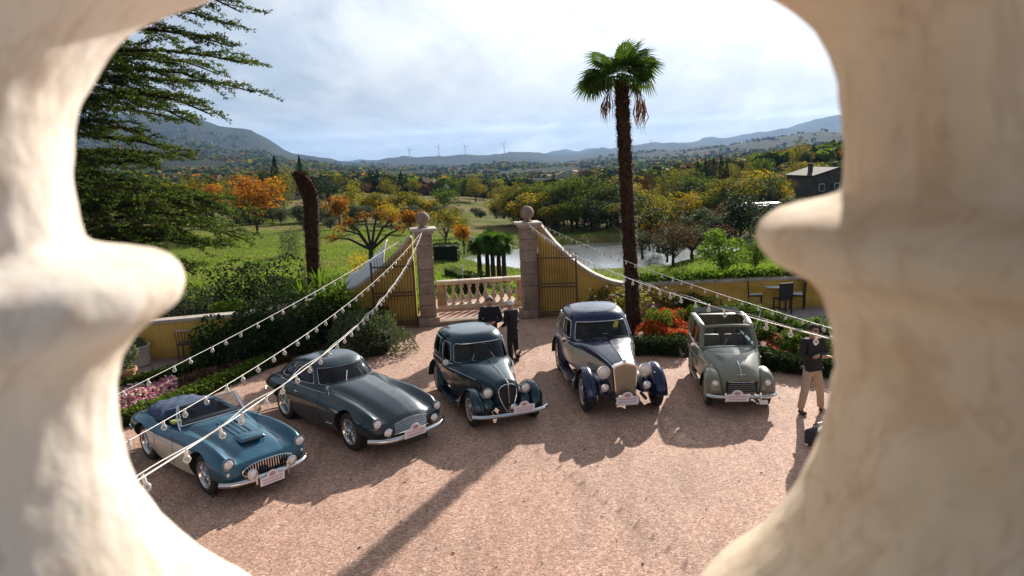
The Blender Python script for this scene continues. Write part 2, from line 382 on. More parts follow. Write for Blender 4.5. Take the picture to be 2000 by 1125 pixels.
# ---------------------------------------------------------------- ground: courtyard and landscape
def gravelmat():
    m, N = newmat('pink_gravel'); ob = N.n('ShaderNodeTexCoord').outputs['Object']
    v = N.n('ShaderNodeTexVoronoi', i={'Scale': 36.0, 'Vector': ob}); v2 = N.n('ShaderNodeTexVoronoi', i={'Scale': 13.0, 'Vector': ob})
    s = N.n('ShaderNodeSeparateColor', i={0: v.outputs['Color']}); s2 = N.n('ShaderNodeSeparateColor', i={0: v2.outputs['Color']})
    c = N.ramp(s.outputs[0], [(0.0, (0.29, 0.165, 0.115)), (0.3, (0.365, 0.22, 0.16)), (0.55, (0.43, 0.275, 0.205)), (0.8, (0.48, 0.33, 0.255)), (1.0, (0.58, 0.45, 0.37))])
    c = N.mix(.55, c, N.ramp(s2.outputs[1], [(0, (.88, .87, .87)), (1, (1.10, 1.08, 1.07))]), 'MULTIPLY')
    lg = N.noise(ob, .35, 6, .6)
    c = N.mix(1.0, c, N.ramp(lg, [(0.35, (0.86, .84, .83)), (0.65, (1.06, 1.0, .98))]), 'MULTIPLY')
    c = N.mix(1.0, c, (1.10, 1.08, 1.08), 'MULTIPLY')
    trk = N.noise(N.mapping(ob, scale=(1.3, .22, 1), rot=(0, 0, .5)), 2.2, 4, .6, .8); c = N.mix(1.0, c, N.ramp(trk, [(0.40, (.87, .86, .85)), (0.52, (1.02, 1.02, 1.02))]), 'MULTIPLY')
    worn = N.ramp(N.noise(N.mapping(ob, loc=(9, 3, 0)), 1.3, 6, .7), [(0.62, 0.0), (0.78, 0.35)])
    c = N.mix(worn, c, (0.22, 0.16, 0.13))
    h = N.math('SUBTRACT', 1.0, v.outputs['Distance'])
    hh = N.math('ADD', h, N.math('MULTIPLY', N.noise(ob, 3.0, 5), 1.2))
    finish(N, principled(N, col=c, rough=.85, spec=.25, normal=bump(N, hh, .35, .010))); return m
M_GRAVEL = gravelmat()
def lerp_table(x, xs, r, rs, T):
    """bilinear in (x, log r)"""
    x = np.clip(x, xs[0], xs[-1]); r = np.clip(r, rs[0], rs[-1])
    lr = np.log(r); L = np.log(rs)
    i = np.clip(np.searchsorted(xs, x) - 1, 0, len(xs) - 2); j = np.clip(np.searchsorted(L, lr) - 1, 0, len(rs) - 2)
    u = (x - xs[i]) / (xs[i + 1] - xs[i]); v = (lr - L[j]) / (L[j + 1] - L[j])
    u = u * u * (3 - 2 * u); v = v * v * (3 - 2 * v)
    return (T[j, i] * (1 - u) + T[j, i + 1] * u) * (1 - v) + (T[j + 1, i] * (1 - u) + T[j + 1, i + 1] * u) * v
XS = np.array([-1500, -400, 100, 375, 500, 600, 700, 850, 1000, 1100, 1200, 1300, 1420, 1500, 1640, 2100, 3600.])
RS = np.array([20, 29, 40, 60, 85, 120, 180, 260, 400, 650, 1000, 1600, 2500, 3600, 4800, 6500, 9000, 13000, 20000.])
# ground seen at so many photograph pixels below (-) or above (+) the eye's horizon, by direction and distance
ET = np.array([
 [-470]*17,
 [-330,-330,-330,-330,-330,-330,-330,-330,-335,-335,-332,-328,-322,-315,-310,-310,-310],
 [-250,-250,-250,-250,-250,-250,-252,-258,-268,-275,-275,-270,-258,-250,-245,-240,-240],
 [-178,-178,-178,-178,-178,-178,-182,-200,-220,-225,-225,-222,-208,-200,-190,-185,-185],
 [-132,-132,-132,-132,-132,-134,-138,-150,-160,-162,-162,-160,-152,-146,-140,-130,-130],
 [ -98, -98, -98, -98, -98,-100,-104,-116,-126,-130,-130,-128,-118,-110,-100, -95, -95],
 [ -75, -75, -75, -75, -75, -76, -80, -90,-106,-112,-110,-104, -88, -78, -68, -66, -66],
 [ -55, -55, -55, -55, -56, -58, -62, -70, -80, -84, -82, -78, -66, -58, -50, -48, -48],
 [ -36, -36, -36, -38, -40, -44, -50, -56, -62, -64, -62, -58, -50, -44, -38, -36, -36],
 [ -20, -20, -20, -22, -26, -30, -38, -44, -48, -50, -48, -45, -38, -34, -30, -28, -28],
 [   0,   0,   0,  -6, -12, -20, -30, -36, -40, -42, -40, -36, -30, -26, -24, -20, -20],
 [  20,  20,  20,  12,   4, -10, -22, -28, -30, -33, -32, -28, -24, -20, -16, -12, -12],
 [  55,  55,  55,  44,  22,   2, -12, -16, -11, -22, -26, -22, -18, -15, -12,  -5,  -5],
 [  70,  70,  66,  50,  30,  -4, -16, -22, -20, -22, -13,  -6,  -3,   2,   9,  20,  20],
 [  92,  92,  94,  93,  68,  18,  -7, -10, -14, -16, -14,  -8,  -4,   0,   6,  20,  20],
 [  60,  60,  60,  55,  30,   2,  -7,   3,   4, -12,  -8,  -5,  -4,  -2,   4,  20,  20],
 [  20,  20,  20,  20,   8,   0,  -4,  -2,  -2,  -4,   3,   6,   3,   4,  10,  20,  20],
 [  10,  10,  10,  10,   4,  -1,  -2,  -3,  -2,  -1,   2,   4,  15,  22,  39,  45,  45],
 [   0,   0,   0,   0,  -3,  -3,  -3,  -3,  -3,  -3,  -3,  -3,  -3,  -3,  -3,  -3,  -3]], float)
HT = CAMH + ET * RS[:, None] / FPX
def fbm(x, y, s, o=5):
    out = np.zeros_like(x); a = 1.0; tot = 0
    for k in range(o):
        out += a * np.sin(x * s * 1.3 + 1.7 * np.sin(y * s * .9 + k * 2.1) + k) * np.cos(y * s * 1.1 + 1.3 * np.sin(x * s * .7 + k * 1.3) + 2 * k); tot += a
        a *= .55; s *= 2.03
    return out / tot
POOL_Z = -5.0
def hgt(x, y):
    x = np.asarray(x, float); y = np.asarray(y, float)
    r = np.maximum(np.hypot(x, y), 1.0); yy = np.maximum(y, .25 * r)
    px = 1000 + FPX * x / yy
    h = lerp_table(px, XS, r, RS, HT)
    k = np.clip((r - 300) / 2000, 0, 1)
    h = h + k * fbm(x, y, 1 / 420., 6) * (8 + 0.008 * r) + np.clip((r - 35) / 60, 0, 1) * fbm(x, y, 1 / 14., 4) * .25 + np.clip((r - 110) / 250, 0, 1) * np.clip((1500 - r) / 900, 0, 1) * fbm(x, y, 1 / 60., 3) * 5.0
    return h
def landmat():
    m, N = newmat('valley_land'); g = N.n('ShaderNodeNewGeometry').outputs['Position']
    d = N.n('ShaderNodeVectorMath', operation='LENGTH', i={0: g}).outputs['Value']
    near = N.noise(g, .55, 6, .6); fine = N.noise(g, 9, 5, .7); mid = N.noise(g, .07, 5, .6)
    lawn = N.ramp(near, [(0.3, (0.07, 0.10, 0.018)), (0.55, (0.12, 0.15, 0.025)), (0.75, (0.18, 0.17, 0.045))])
    dry = N.mix(N.ramp(mid, [(0.45, 0.0), (0.6, 0.85)]), lawn, (0.23, 0.17, 0.075))
    lawn2 = N.mix(1.0, dry, N.ramp(fine, [(0.3, .7), (0.7, 1.25)]), 'MULTIPLY')
    # far: patchwork of woods, fields and bare land
    cell = N.n('ShaderNodeTexVoronoi', i={'Scale': .0055, 'Vector': N.mapping(g, scale=(1, .45, 0))})
    cs = N.n('ShaderNodeSeparateColor', i={0: cell.outputs['Color']}).outputs[0]
    field = N.ramp(cs, [(0.0, (0.055, 0.075, 0.03)), (0.25, (0.11, 0.15, 0.04)), (0.42, (0.05, 0.06, 0.03)), (0.6, (0.13, 0.11, 0.055)), (0.72, (0.07, 0.085, 0.035)), (0.88, (0.15, 0.17, 0.06))], 'CONSTANT')
    wn = N.noise(g, .012, 8, .72, .5)
    wood = N.ramp(wn, [(0.3, (0.010, 0.018, 0.009)), (0.5, (0.020, 0.028, 0.012)), (0.62, (0.045, 0.034, 0.016)), (0.75, (0.018, 0.024, 0.012))])
    sepz = N.n('ShaderNodeSeparateXYZ', i={0: g}).outputs[2]
    onhill = N.ramp(N.math('DIVIDE', N.math('ADD', sepz, 120), 400.0), [(0.18, 0.0), (0.3, 1.0)])
    wm = N.math('MAXIMUM', onhill, N.ramp(N.noise(g, .0024, 4, .6), [(0.36, 0.0), (0.46, 1.0)]))
    wm = N.math('MAXIMUM', wm, N.ramp(N.math('DIVIDE', d, 5000.0), [(0.42, 0.0), (0.60, 1.0)]))
    far = N.mix(wm, field, wood)
    c = N.mix(N.ramp(N.math('DIVIDE', d, 1000.0), [(0.26, 0.0), (0.62, 1.0)]), lawn2, far)
    bh = N.math('MULTIPLY', N.noise(g, .06, 8, .75), 6.0)
    bn = N.n('ShaderNodeBump', i={'Height': bh, 'Strength': .7, 'Distance': 2.0}).outputs[0]
    finish(N, principled(N, col=c, rough=1.0, spec=.05, normal=bn)); return m
M_LAND = landmat()
def terrain():
    na = 300; rr = np.concatenate([np.linspace(24.5, 60, 40)[:-1], np.geomspace(60, 21000, 190)])
    aa = np.linspace(-R(80), R(80), na)
    A, RR = np.meshgrid(aa, rr); X = RR * np.sin(A); Y = RR * np.cos(A)
    # open the sheet sideways near the courtyard so that it also lies beside it
    Z = hgt(X, Y)
    pool = ((X - 9) / 14) ** 2 + ((Y - 72) / 10.5) ** 2
    kk = np.clip((pool - .85) / .5, 0, 1); Z = np.where(pool < 1.35, -6.2 * (1 - kk) + np.maximum(Z, -4.6) * kk, Z)
    V = np.stack([X, Y, Z], -1).reshape(-1, 3); nr = len(rr)
    idx = np.arange(nr * na).reshape(nr, na)
    q = np.stack([idx[:-1, :-1], idx[:-1, 1:], idx[1:, 1:], idx[1:, :-1]], -1).reshape(-1, 4)[:, ::-1]
    me = bpy.data.meshes.new('ground'); me.from_pydata(V.tolist(), [], q.tolist()); me.materials.append(M_LAND)
    me.polygons.foreach_set('use_smooth', [True] * len(me.polygons)); me.update()
    o = link('ground', me); tag(o, 'lawn and valley land rolling away to blue hills beyond the gate', kind='structure'); return o
terrain()
# wide base sheet far below, so that the land does not end behind the camera
mb = MB(); mb.add([(-21000, -21000, -420), (21000, -21000, -420), (21000, 21000, -420), (-21000, 21000, -420)], [(0, 1, 2, 3)])
tag(mb.build('terrain', M_LAND), 'low land under the valley', kind='structure')

# anchors of the courtyard, from the photograph's ground plane (z = 0)
PL = at(838, 634); PR = at(1037, 618)
gdir = (PR - PL).normalized(); gn = Vector((-gdir.y, gdir.x, 0))        # gn points away from the camera
WL = [PL - gdir * .35 + gn * .1, at(655, 580, 1.0), at(500, 612, 1.0), at(300, 630, 1.0), at(60, 652, 1.0)]
WR = [PR + gdir * .35 + gn * .1, at(1240, 556, .95), at(1420, 548, .95), at(1600, 540, .95), at(1900, 527, .95)]
for q in WL + WR: q.z = 0
WL[1] = Vector((WL[1].x, WL[1].y, 0))
# courtyard polygon sheet: everything this side of the walls
far_pts = [WL[4] + Vector((-14, 0, 0))] + WL[::-1] + [PL + gn * 4.2, PR + gn * 4.2] + WR + [WR[4] + Vector((12, 0, 0))]
poly = [(-40, -6)] + [(p.x, p.y) for p in far_pts] + [(40, -6)]
bm = bmesh.new(); vsx = [bm.verts.new((x, y, 0)) for x, y in poly]; f = bm.faces.new(vsx); f.normal_update()
if f.normal.z < 0: f.normal_flip()
bmesh.ops.triangulate(bm, faces=[f]); me = bpy.data.meshes.new('courtyard'); bm.to_mesh(me); bm.free(); me.materials.append(M_GRAVEL)
tag(link('gravel_courtyard', me), 'pink gravel courtyard', kind='structure')
# retaining bank under the courtyard edge
mb = MB()
pp = [Vector((x, y, 0)) for x, y in poly]
n = len(pp)
for i in range(1, n - 2):
    a, b = pp[i], pp[i + 1]; mb.add([(a.x, a.y, -.004), (b.x, b.y, -.004), (b.x, b.y, -6), (a.x, a.y, -6)], [(0, 1, 2, 3), (3, 2, 1, 0)][:1])
M_BANK = stonemat('bank_stone', (.14, .12, .09), (.2, .17, .13), (.26, .22, .17), 1.5)
tag(mb.build('terrace_bank', M_BANK), 'stone bank below the courtyard', kind='structure')
# scattered stray stones lying on the gravel
gv = []
def pebble_field(n):
    P = []
    for _ in range(n):
        y_ = random.uniform(7.5, 20); x_ = random.uniform(-.62, .62) * y_
        s_ = random.uniform(.006, .014); a = random.random() * PI
        c = Vector((x_, y_, .002)); ux = Vector((math.cos(a), math.sin(a), 0)) * s_; uy = Vector((-math.sin(a), math.cos(a), 0)) * s_ * .7; uz = Vector((0, 0, s_ * .3))
        P += [[c - ux, c - uy, c + uz], [c - uy, c + ux, c + uz], [c + ux, c + uy, c + uz], [c + uy, c - ux, c + uz]]
    return np.array([[list(q) for q in t] for t in P])
def pebmat():
    m, N = newmat('gravel_stone'); ri = N.n('ShaderNodeObjectInfo').outputs['Random']
    g = N.n('ShaderNodeNewGeometry').outputs['Position']; v = N.n('ShaderNodeTexVoronoi', i={'Scale': 9.0, 'Vector': g}); s = N.n('ShaderNodeSeparateColor', i={0: v.outputs['Color']}).outputs[0]
    c = N.ramp(s, [(0, (.30, .18, .13)), (.4, (.40, .255, .19)), (.8, (.48, .33, .26)), (1, (.60, .47, .39))])
    finish(N, principled(N, col=c, rough=.8)); return m
tag(link('gravel', quads_mesh('gravel', pebble_field(16000), pebmat(), 3)), 'loose pink gravel stones scattered over the courtyard', 'gravel', kind='stuff')
# pool
def watermat():
    m, N = newmat('pond_water'); g = N.n('ShaderNodeNewGeometry').outputs['Position']
    h = N.noise(N.mapping(g, scale=(1, 2.2, 1)), 2.2, 4, .6)
    finish(N, principled(N, col=(0.78, 0.82, 0.86), rough=.16, metal=.85, normal=bump(N, h, .08, .02))); return m
mb = MB(); mb.add([(9 + 15.2 * math.cos(a), 72 + 11.4 * math.sin(a), POOL_Z) for a in np.linspace(0, 2 * PI, 65)[:-1]], [tuple(range(64))])
tag(mb.build('pond', watermat()), 'bright pond mirroring the sky below the gate', kind='structure')
# ---------------------------------------------------------------- gate, piers, walls, balustrade
M_PINK = stonemat('pink_stone', (0.19, 0.135, 0.10), (0.31, 0.23, 0.175), (0.42, 0.32, 0.25), 2.5)
M_PALE = stonemat('pale_stone', (0.36, 0.30, 0.25), (0.48, 0.41, 0.35), (0.58, 0.52, 0.45), 3)
def stucco():
    m, N = newmat('yellow_stucco'); ob = N.n('ShaderNodeNewGeometry').outputs['Position']
    n_ = N.noise(ob, 1.6, 6, .62)
    c = N.ramp(n_, [(0.3, (0.47, 0.26, 0.045)), (0.5, (0.62, 0.385, 0.085)), (0.7, (0.69, 0.46, 0.13))])
    z = N.n('ShaderNodeSeparateXYZ', i={0: ob}).outputs[2]
    damp = N.ramp(N.math('ADD', z, N.math('MULTIPLY', N.noise(ob, 2.5, 5), .5)), [(0.20, 0.55), (0.55, 0.0)])
    c = N.mix(damp, c, (0.22, 0.14, 0.06))
    st = N.noise(N.mapping(ob, scale=(3, 3, .35)), 2.2, 4, .6)
    c = N.mix(N.ramp(st, [(0.55, 0.0), (0.72, 0.35)]), c, (0.30, 0.19, 0.07))
    finish(N, principled(N, col=c, rough=.92, spec=.15, normal=bump(N, N.noise(ob, 30, 5), .25, .01))); return m
M_STUC = stucco()
ang_g = math.atan2(gdir.y, gdir.x)
def pier(P, label):
    t = thing('gate_pier', label, 'gate pier', P, ang_g, 'stone piers of the entrance gate')
    mb = MB(); mb.box((0, 0, .14), (.66, .66, .28), ch=.02); mb.build('plinth', M_PINK, t)
    zs = [.28, .66, 1.02, 1.40, 1.78, 2.16, 2.52, 2.86]
    for a, b in zip(zs[:-1], zs[1:]):
        mb = MB(); j = random.uniform(-.006, .006); mb.box((j, j, (a + b) / 2), (.49, .49, b - a - .012), rz=random.uniform(-.008, .008), ch=.014); mb.build('stone_block', M_PINK, t)
    mb = MB(); mb.box((0, 0, 1.57), (.43, .43, 2.55)); mb.build('mortar_core', M_PINK, t)
    mb = MB(); mb.box((0, 0, 2.91), (.58, .58, .10), ch=.02); mb.box((0, 0, 3.0), (.80, .80, .09), ch=.02); mb.build('cap_slab', M_PALE, t)
    mb = MB(); mb.lathe([(.16, 3.045), (.15, 3.08), (.09, 3.11), (.10, 3.15)], 24); rr_ = .215
    mb.lathe([(max(rr_ * math.sin(a), .0), 3.33 - rr_ * math.cos(a)) for a in np.linspace(.3, PI, 18)], 28); mb.build('ball_finial', M_PINK, t); return t
pierL = pier(PL, 'left gate pier of pink stone with a ball on its pale cap')
pierR = pier(PR, 'right gate pier of pink stone with a ball on its pale cap')
# sweeping yellow wings with coping; path of ground points, heights along it
def wall(name, label, path, hts, thick, cat='wall', cop=.09, step=.25, group=None):
    pts = []; L = [0]
    for a, b in zip(path[:-1], path[1:]): L.append(L[-1] + (b - a).length)
    tot = L[-1]; n = max(int(tot / step), 8); S = np.linspace(0, tot, n + 1)
    xs = np.interp(S, L, [p.x for p in path]); ys = np.interp(S, L, [p.y for p in path])
    hh = np.array([hts(s) for s in S])
    V = []; Vc = []
    for i in range(n + 1):
        a = Vector((xs[min(i + 1, n)] - xs[max(i - 1, 0)], ys[min(i + 1, n)] - ys[max(i - 1, 0)], 0)).normalized(); nn = Vector((-a.y, a.x, 0)); p = Vector((xs[i], ys[i], 0))
        for s_, z in ((-1, -.8), (-1, hh[i]), (1, hh[i]), (1, -.8)): q = p + nn * (thick / 2 * s_); V.append((q.x, q.y, z))
        sl = Vector((a.x, a.y, (hh[min(i + 1, n)] - hh[max(i - 1, 0)]) / max(S[min(i + 1, n)] - S[max(i - 1, 0)], .01))).normalized(); u = nn.cross(sl)
        if u.z < 0: u = -u
        for s_, z in ((-1, .002), (-1, cop), (1, cop), (1, .002)):
            q = p + nn * ((thick / 2 + .05) * s_) + Vector((0, 0, hh[i])) + u * z; Vc.append(tuple(q))
    Fc = [(4 * i + k, 4 * i + (k + 1) % 4, 4 * i + 4 + (k + 1) % 4, 4 * i + 4 + k) for i in range(n) for k in range(4)] + [(0, 3, 2, 1), (4 * n, 4 * n + 1, 4 * n + 2, 4 * n + 3)]
    t = thing(name, label, cat, (0, 0, 0), 0, group)
    link('wall_face', mesh('wall_face', V, Fc, M_STUC, smooth=True, sharp=50), t)
    # coping laid as separate stones about a metre long
    per = 4; i = 0
    while i < n:
        j = min(i + per, n); k_ = Vc[4 * i:4 * (j + 1)]
        k_ = [Vector(q) for q in k_]
        d0 = (k_[4] - k_[0]).normalized() * .006; m_ = j - i
        for q in range(4): k_[q] = k_[q] + d0; k_[4 * m_ + q] = k_[4 * m_ + q] - d0
        dz = random.uniform(-.005, .005); k_ = [q + Vector((0, 0, dz)) for q in k_]
        f_ = [(4 * a + b, 4 * a + (b + 1) % 4, 4 * a + 4 + (b + 1) % 4, 4 * a + 4 + b) for a in range(m_) for b in range(4)] + [(0, 3, 2, 1), (4 * m_, 4 * m_ + 1, 4 * m_ + 2, 4 * m_ + 3)]
        link('coping_stone', mesh('coping_stone', k_, f_, M_PALE, smooth=True, sharp=30), t); i = j
    return t
def swoop(hp, hl, length, shape=1.9):
    def f(s):
        u = min(max(s / length, 0), 1); return hl + (hp - hl) * (1 - u) ** shape
    return f
lenL = (WL[1] - WL[0]).length; lenR = (WR[1] - WR[0]).length
wall('curved_wall', 'yellow garden wall sweeping down from the left gate pier to a low run', WL, swoop(2.75, .98, lenL * 1.02, 1.55), .3)
wall('curved_wall', 'yellow garden wall sweeping down from the right gate pier behind the palm', WR, swoop(2.95, .93, lenR * 1.0, 2.1), .3)
# gate leaves, folded back against the wings
M_IRON = simple('rusty_iron', (0.085, 0.052, 0.038), 0.6, .3, .3, 30)
M_GATEWOOD = simple('weathered_gate_wood', (0.10, 0.06, 0.04), 0.75, 0, .3, 12)
def gate(P, W, label, wd):
    d = (W[1] - W[0]).normalized(); nn = Vector((-d.y, d.x, 0))
    if nn.y > 0: nn = -nn
    t = thing('gate_leaf', label, 'gate', P + d * .30 + nn * .34, math.atan2(d.y, d.x), 'iron gate leaves folded back')
    H = 2.05
    for z in (.13, .22, 1.02, 1.12, H - .12):
        mb = MB(); mb.box((wd / 2, .0, z), (wd, .04, .045), ch=.006); mb.build('rail', M_GATEWOOD, t)
    for x in (.03, wd - .03):
        mb = MB(); mb.box((x, 0, H / 2 + .04), (.06, .05, H), ch=.008); mb.build('stile', M_GATEWOOD, t)
    nb = 13
    for i in range(nb):
        x = .1 + (wd - .2) * (i + .5) / nb
        top = H + .12 + .35 * (1 - x / wd)
        mb = MB(); mb.tube([(x, .0, .06), (x, .0, top - .06), (x, 0, top)], [.010, .010, .002], 6); mb.build('bar', M_IRON, t)
    return t
gate(PL, WL, 'left gate leaf of upright iron bars folded against the yellow wall', 1.35)
gate(PR, WR, 'right gate leaf of upright iron bars folded against the yellow wall', 1.25)
# white sheet hung over the left wing
def drape():
    W0 = PL - gdir * .35 + gn * .1; Lh = swoop(2.75, .98, lenL * 1.02, 1.55); d = (WL[1] - WL[0]).normalized(); nn = Vector((-d.y, d.x, 0))
    if nn.y < 0: nn = -nn
    V = []; nu, nv = 40, 14
    for i in range(nu + 1):
        u = i / nu; s = lenL * (.36 + .62 * u); z0 = Lh(s) + .11
        wv = 1.0 - .5 * u
        for j in range(nv + 1):
            v = j / nv
            y_ = -.18 + v * wv
            lift = .62 * math.sin(min(v * 1.2, 1) * PI * .5) * (1 - .6 * u) + .035 * math.sin(u * 16 + v * 3) * v + .05 * math.sin(u * 6.3 - v * 4) * v
            p = WL[0] + d * s + nn * y_ + Vector((0, 0, z0 + lift)); V.append(tuple(p))
    Fc = [(i * (nv + 1) + j, i * (nv + 1) + j + 1, (i + 1) * (nv + 1) + j + 1, (i + 1) * (nv + 1) + j) for i in range(nu) for j in range(nv)]
    me = mesh('white_canvas', V, Fc, simple('white_canvas_cloth', (.72, .73, .76), .7, 0, .06, 6), None, True, None)
    o = link('white_canvas', me); md = o.modifiers.new('thick', 'SOLIDIFY'); md.thickness = .02
    tag(o, 'white canvas sheet lying over the curved wall beside the left pier', 'canvas')
drape()
# stone balustrade beyond the gate
B0 = at(864, 604); B1 = at(1019, 594)
bdir = (B1 - B0).normalized(); blen = (B1 - B0).length
tb = thing('stone_balustrade', 'low stone balustrade with turned balusters seen through the open gate', 'balustrade', B0, math.atan2(bdir.y, bdir.x))
mb = MB(); mb.box((blen / 2, 0, .08), (blen + .3, .36, .16), ch=.015); mb.build('base_rail', M_PALE, tb)
ns = 4
for i in range(ns):
    L_ = (blen + .3) / ns; mb = MB(); mb.box((-.15 + L_ * (i + .5), 0, .93), (L_ - .012, .36, .13), ch=.02); mb.build('coping_stone', M_PALE, tb)
me = MB().lathe([(.085, .16), (.085, .20), (.05, .22), (.045, .26), (.10, .36), (.105, .42), (.06, .54), (.042, .62), (.045, .70), (.07, .75), (.05, .78), (.085, .81), (.085, .865)], 16).mesh('baluster', M_PALE)
for i in range(10):
    link('baluster', me, tb, ((i + .5) * blen / 10, 0, 0), (0, 0, random.random()))
for xx in (-.02, blen + .02):
    mb = MB(); mb.box((xx, 0, .51), (.26, .26, .70), ch=.015); mb.build('post', M_PINK, tb)
mb = MB(); mb.box((0, 0, 0), ((PR - PL).length - .56, .5, .12), ch=.02)
o = mb.build('stone_threshold', M_PINK, None, (PL + PR) / 2 + gn * -.02 + Vector((0, 0, .055)), (0, 0, ang_g)); tag(o, 'worn stone step between the two gate piers', 'step')

# ---------------------------------------------------------------- foliage
G1 = leafmat('leaf_green', [(0.022, 0.042, 0.008), (0.06, 0.095, 0.016), (0.13, 0.17, 0.03)], .45)
G2 = leafmat('leaf_bright_green', [(0.06, 0.11, 0.015), (0.12, 0.20, 0.025), (0.20, 0.27, 0.05)], .45)
G3 = leafmat('leaf_dark_green', [(0.010, 0.022, 0.008), (0.022, 0.042, 0.014), (0.045, 0.07, 0.022)], .2)
OLV = leafmat('leaf_olive', [(0.05, 0.065, 0.035), (0.09, 0.11, 0.07), (0.16, 0.18, 0.13)], .25)
YEL = leafmat('leaf_yellow', [(0.12, 0.10, 0.015), (0.34, 0.24, 0.02), (0.48, 0.33, 0.03)], .45)
ORG = leafmat('leaf_orange', [(0.08, 0.07, 0.015), (0.28, 0.11, 0.015), (0.48, 0.17, 0.02)], .45)
MIX = leafmat('leaf_green_gold', [(0.035, 0.045, 0.010), (0.14, 0.125, 0.02), (0.31, 0.23, 0.035)], .5)
BRN = leafmat('leaf_russet', [(0.035, 0.022, 0.014), (0.09, 0.045, 0.022), (0.16, 0.08, 0.04)], .25)
CDR = leafmat('cedar_needles', [(0.022, 0.042, 0.012), (0.055, 0.085, 0.02), (0.145, 0.17, 0.038)], .4)
SAGE = leafmat('leaf_sage', [(0.05, 0.07, 0.035), (0.11, 0.14, 0.07), (0.20, 0.24, 0.13)], .25)
BARK = stonemat('bark', (0.03, 0.022, 0.016), (0.055, 0.042, 0.03), (0.09, 0.07, 0.05), 5, .8, .03)
def rand_dirs(n):
    v = rng.normal(size=(n, 3)); return v / np.linalg.norm(v, axis=1, keepdims=True)
def leaf_quads(C, size, up=0.35, jitter=.35, aspect=.55, shape4=True):
    """leaf-sized kite shapes at the centres C"""
    n = len(C); nrm = rand_dirs(n); nrm[:, 2] = np.abs(nrm[:, 2]) + up; nrm /= np.linalg.norm(nrm, axis=1, keepdims=True)
    t = rand_dirs(n); t -= nrm * (t * nrm).sum(1, keepdims=True); t /= np.linalg.norm(t, axis=1, keepdims=True); b = np.cross(nrm, t)
    s = size * (1 + jitter * rng.normal(size=(n, 1)).clip(-1.5, 1.5)); 
    return np.stack([C - t * s * .5, C + b * s * aspect * .5, C + t * s * .5, C - b * s * aspect * .5], 1)
def blob_points(centers, radii, n, squash=.8, shell=.55):
    """points in the outer shell of a set of clump spheres"""
    k = len(centers); wts = radii ** 2; idx = rng.choice(k, n, p=wts / wts.sum()); d = rand_dirs(n); rr = radii[idx] * (shell + (1 - shell) * rng.random(n) ** .6)
    d[:, 2] *= squash; return centers[idx] + d * rr[:, None]
def crown_round(h, wd, base, nclump, nleaf, leaf, seed, lopsided=.15, squash=.8):
    """clumps on the surface of an uneven ovoid, returns centres, radii, leaf centres"""
    global rng
    st = rng; rng = np.random.default_rng(seed)
    d = rand_dirs(nclump); d[:, 2] = d[:, 2] * .9 + .1
    rad = wd / 2; hz = (h - base) / 2
    wob = 1 + lopsided * rng.normal(size=nclump)
    C = d * np.array([rad, rad, hz]) * (.68 * wob)[:, None] * (rng.random(nclump) ** .35)[:, None] + np.array([0, 0, base + hz])
    rc = rad * rng.uniform(.20, .40, nclump)
    P = blob_points(C, rc, nleaf, squash); rng = st
    return C, rc, P
def make_tree_meshes(name, h, wd, base, mat, nclump=26, nleaf=2600, leaf=.34, seed=1, trunk_r=.18, lop=.15):
    C, rc, P = crown_round(h, wd, base, nclump, nleaf, leaf, seed, lop)
    crown = quads_mesh('crown', leaf_quads(P, leaf), mat)
    mb = MB(); top = Vector((0, 0, base + (h - base) * .45))
    mb.tube([(0, 0, -.5), (.03, .02, base * .5), (.0, .05, base), top], [trunk_r * 1.25, trunk_r, trunk_r * .8, trunk_r * .35], 8)
    for i in range(0, min(len(C), 16)):
        c = Vector(C[i]); s0 = Vector((0, 0, base * random.uniform(.75, 1.0) + (h - base) * random.uniform(0, .3))); m = (s0 + c) / 2 + Vector((0, 0, -.05 * h))
        mb.tube([s0, m, c], [trunk_r * .42, trunk_r * .25, trunk_r * .08], 5, cap=False)
    return mb.mesh('trunk', BARK), crown
TREE = {}
def kind(key, *a, **k): TREE[key] = make_tree_meshes(key, *a, **k)
kind('green', 10, 8, .9, G1, seed=2); kind('green2', 9, 9.5, .6, G1, seed=22, lop=.25)
kind('yellow', 9, 7.5, .8, YEL, seed=3); kind('yellow2', 8, 8.5, .5, YEL, seed=33, lop=.25)
kind('gold', 10, 9, .8, MIX, seed=4); kind('gold2', 8.5, 8.5, .5, MIX, seed=44, lop=.25)
kind('orange', 8, 7.5, .7, ORG, seed=5); kind('orange2', 6.5, 6.5, .6, ORG, seed=55, lop=.3)
kind('olive', 5, 5.5, .4, OLV, seed=6, nleaf=2200, leaf=.28); kind('olive2', 4.2, 5.5, .3, OLV, seed=66, nleaf=2200, leaf=.28, lop=.25)
kind('dark', 12, 8, .7, G3, seed=7); kind('dark2', 9, 9, .4, G3, seed=77, lop=.25)
kind('russet', 6, 7, 1.2, BRN, seed=8, nleaf=1500, leaf=.24, lop=.3); kind('bright', 6, 7, .6, G2, seed=9, leaf=.30, nleaf=3200, lop=.25)
def cypress(key, h, wd, mat, n, leaf, seed, pw=1.0, base=.4):
    r_ = np.random.default_rng(seed); z = r_.random(n) ** 1.15; a = r_.random(n) * 2 * PI
    prof = (np.sin(np.clip(z * 1.02 + .08, 0, 1) * PI) ** .55 if pw == 1 else (1 - z) ** pw + .02)
    rr = wd / 2 * prof * (.55 + .45 * r_.random(n)) * (1 + .22 * np.sin(a * 3 + z * 17) * (pw != 1))
    P = np.stack([rr * np.cos(a), rr * np.sin(a), base + z * (h - base)], 1)
    q = leaf_quads(P, leaf, .1); mb = MB(); mb.tube([(0, 0, -.5), (0, 0, h * .85)], [.16, .03], 7)
    TREE[key] = (mb.mesh('trunk', BARK), quads_mesh('crown', q, mat))
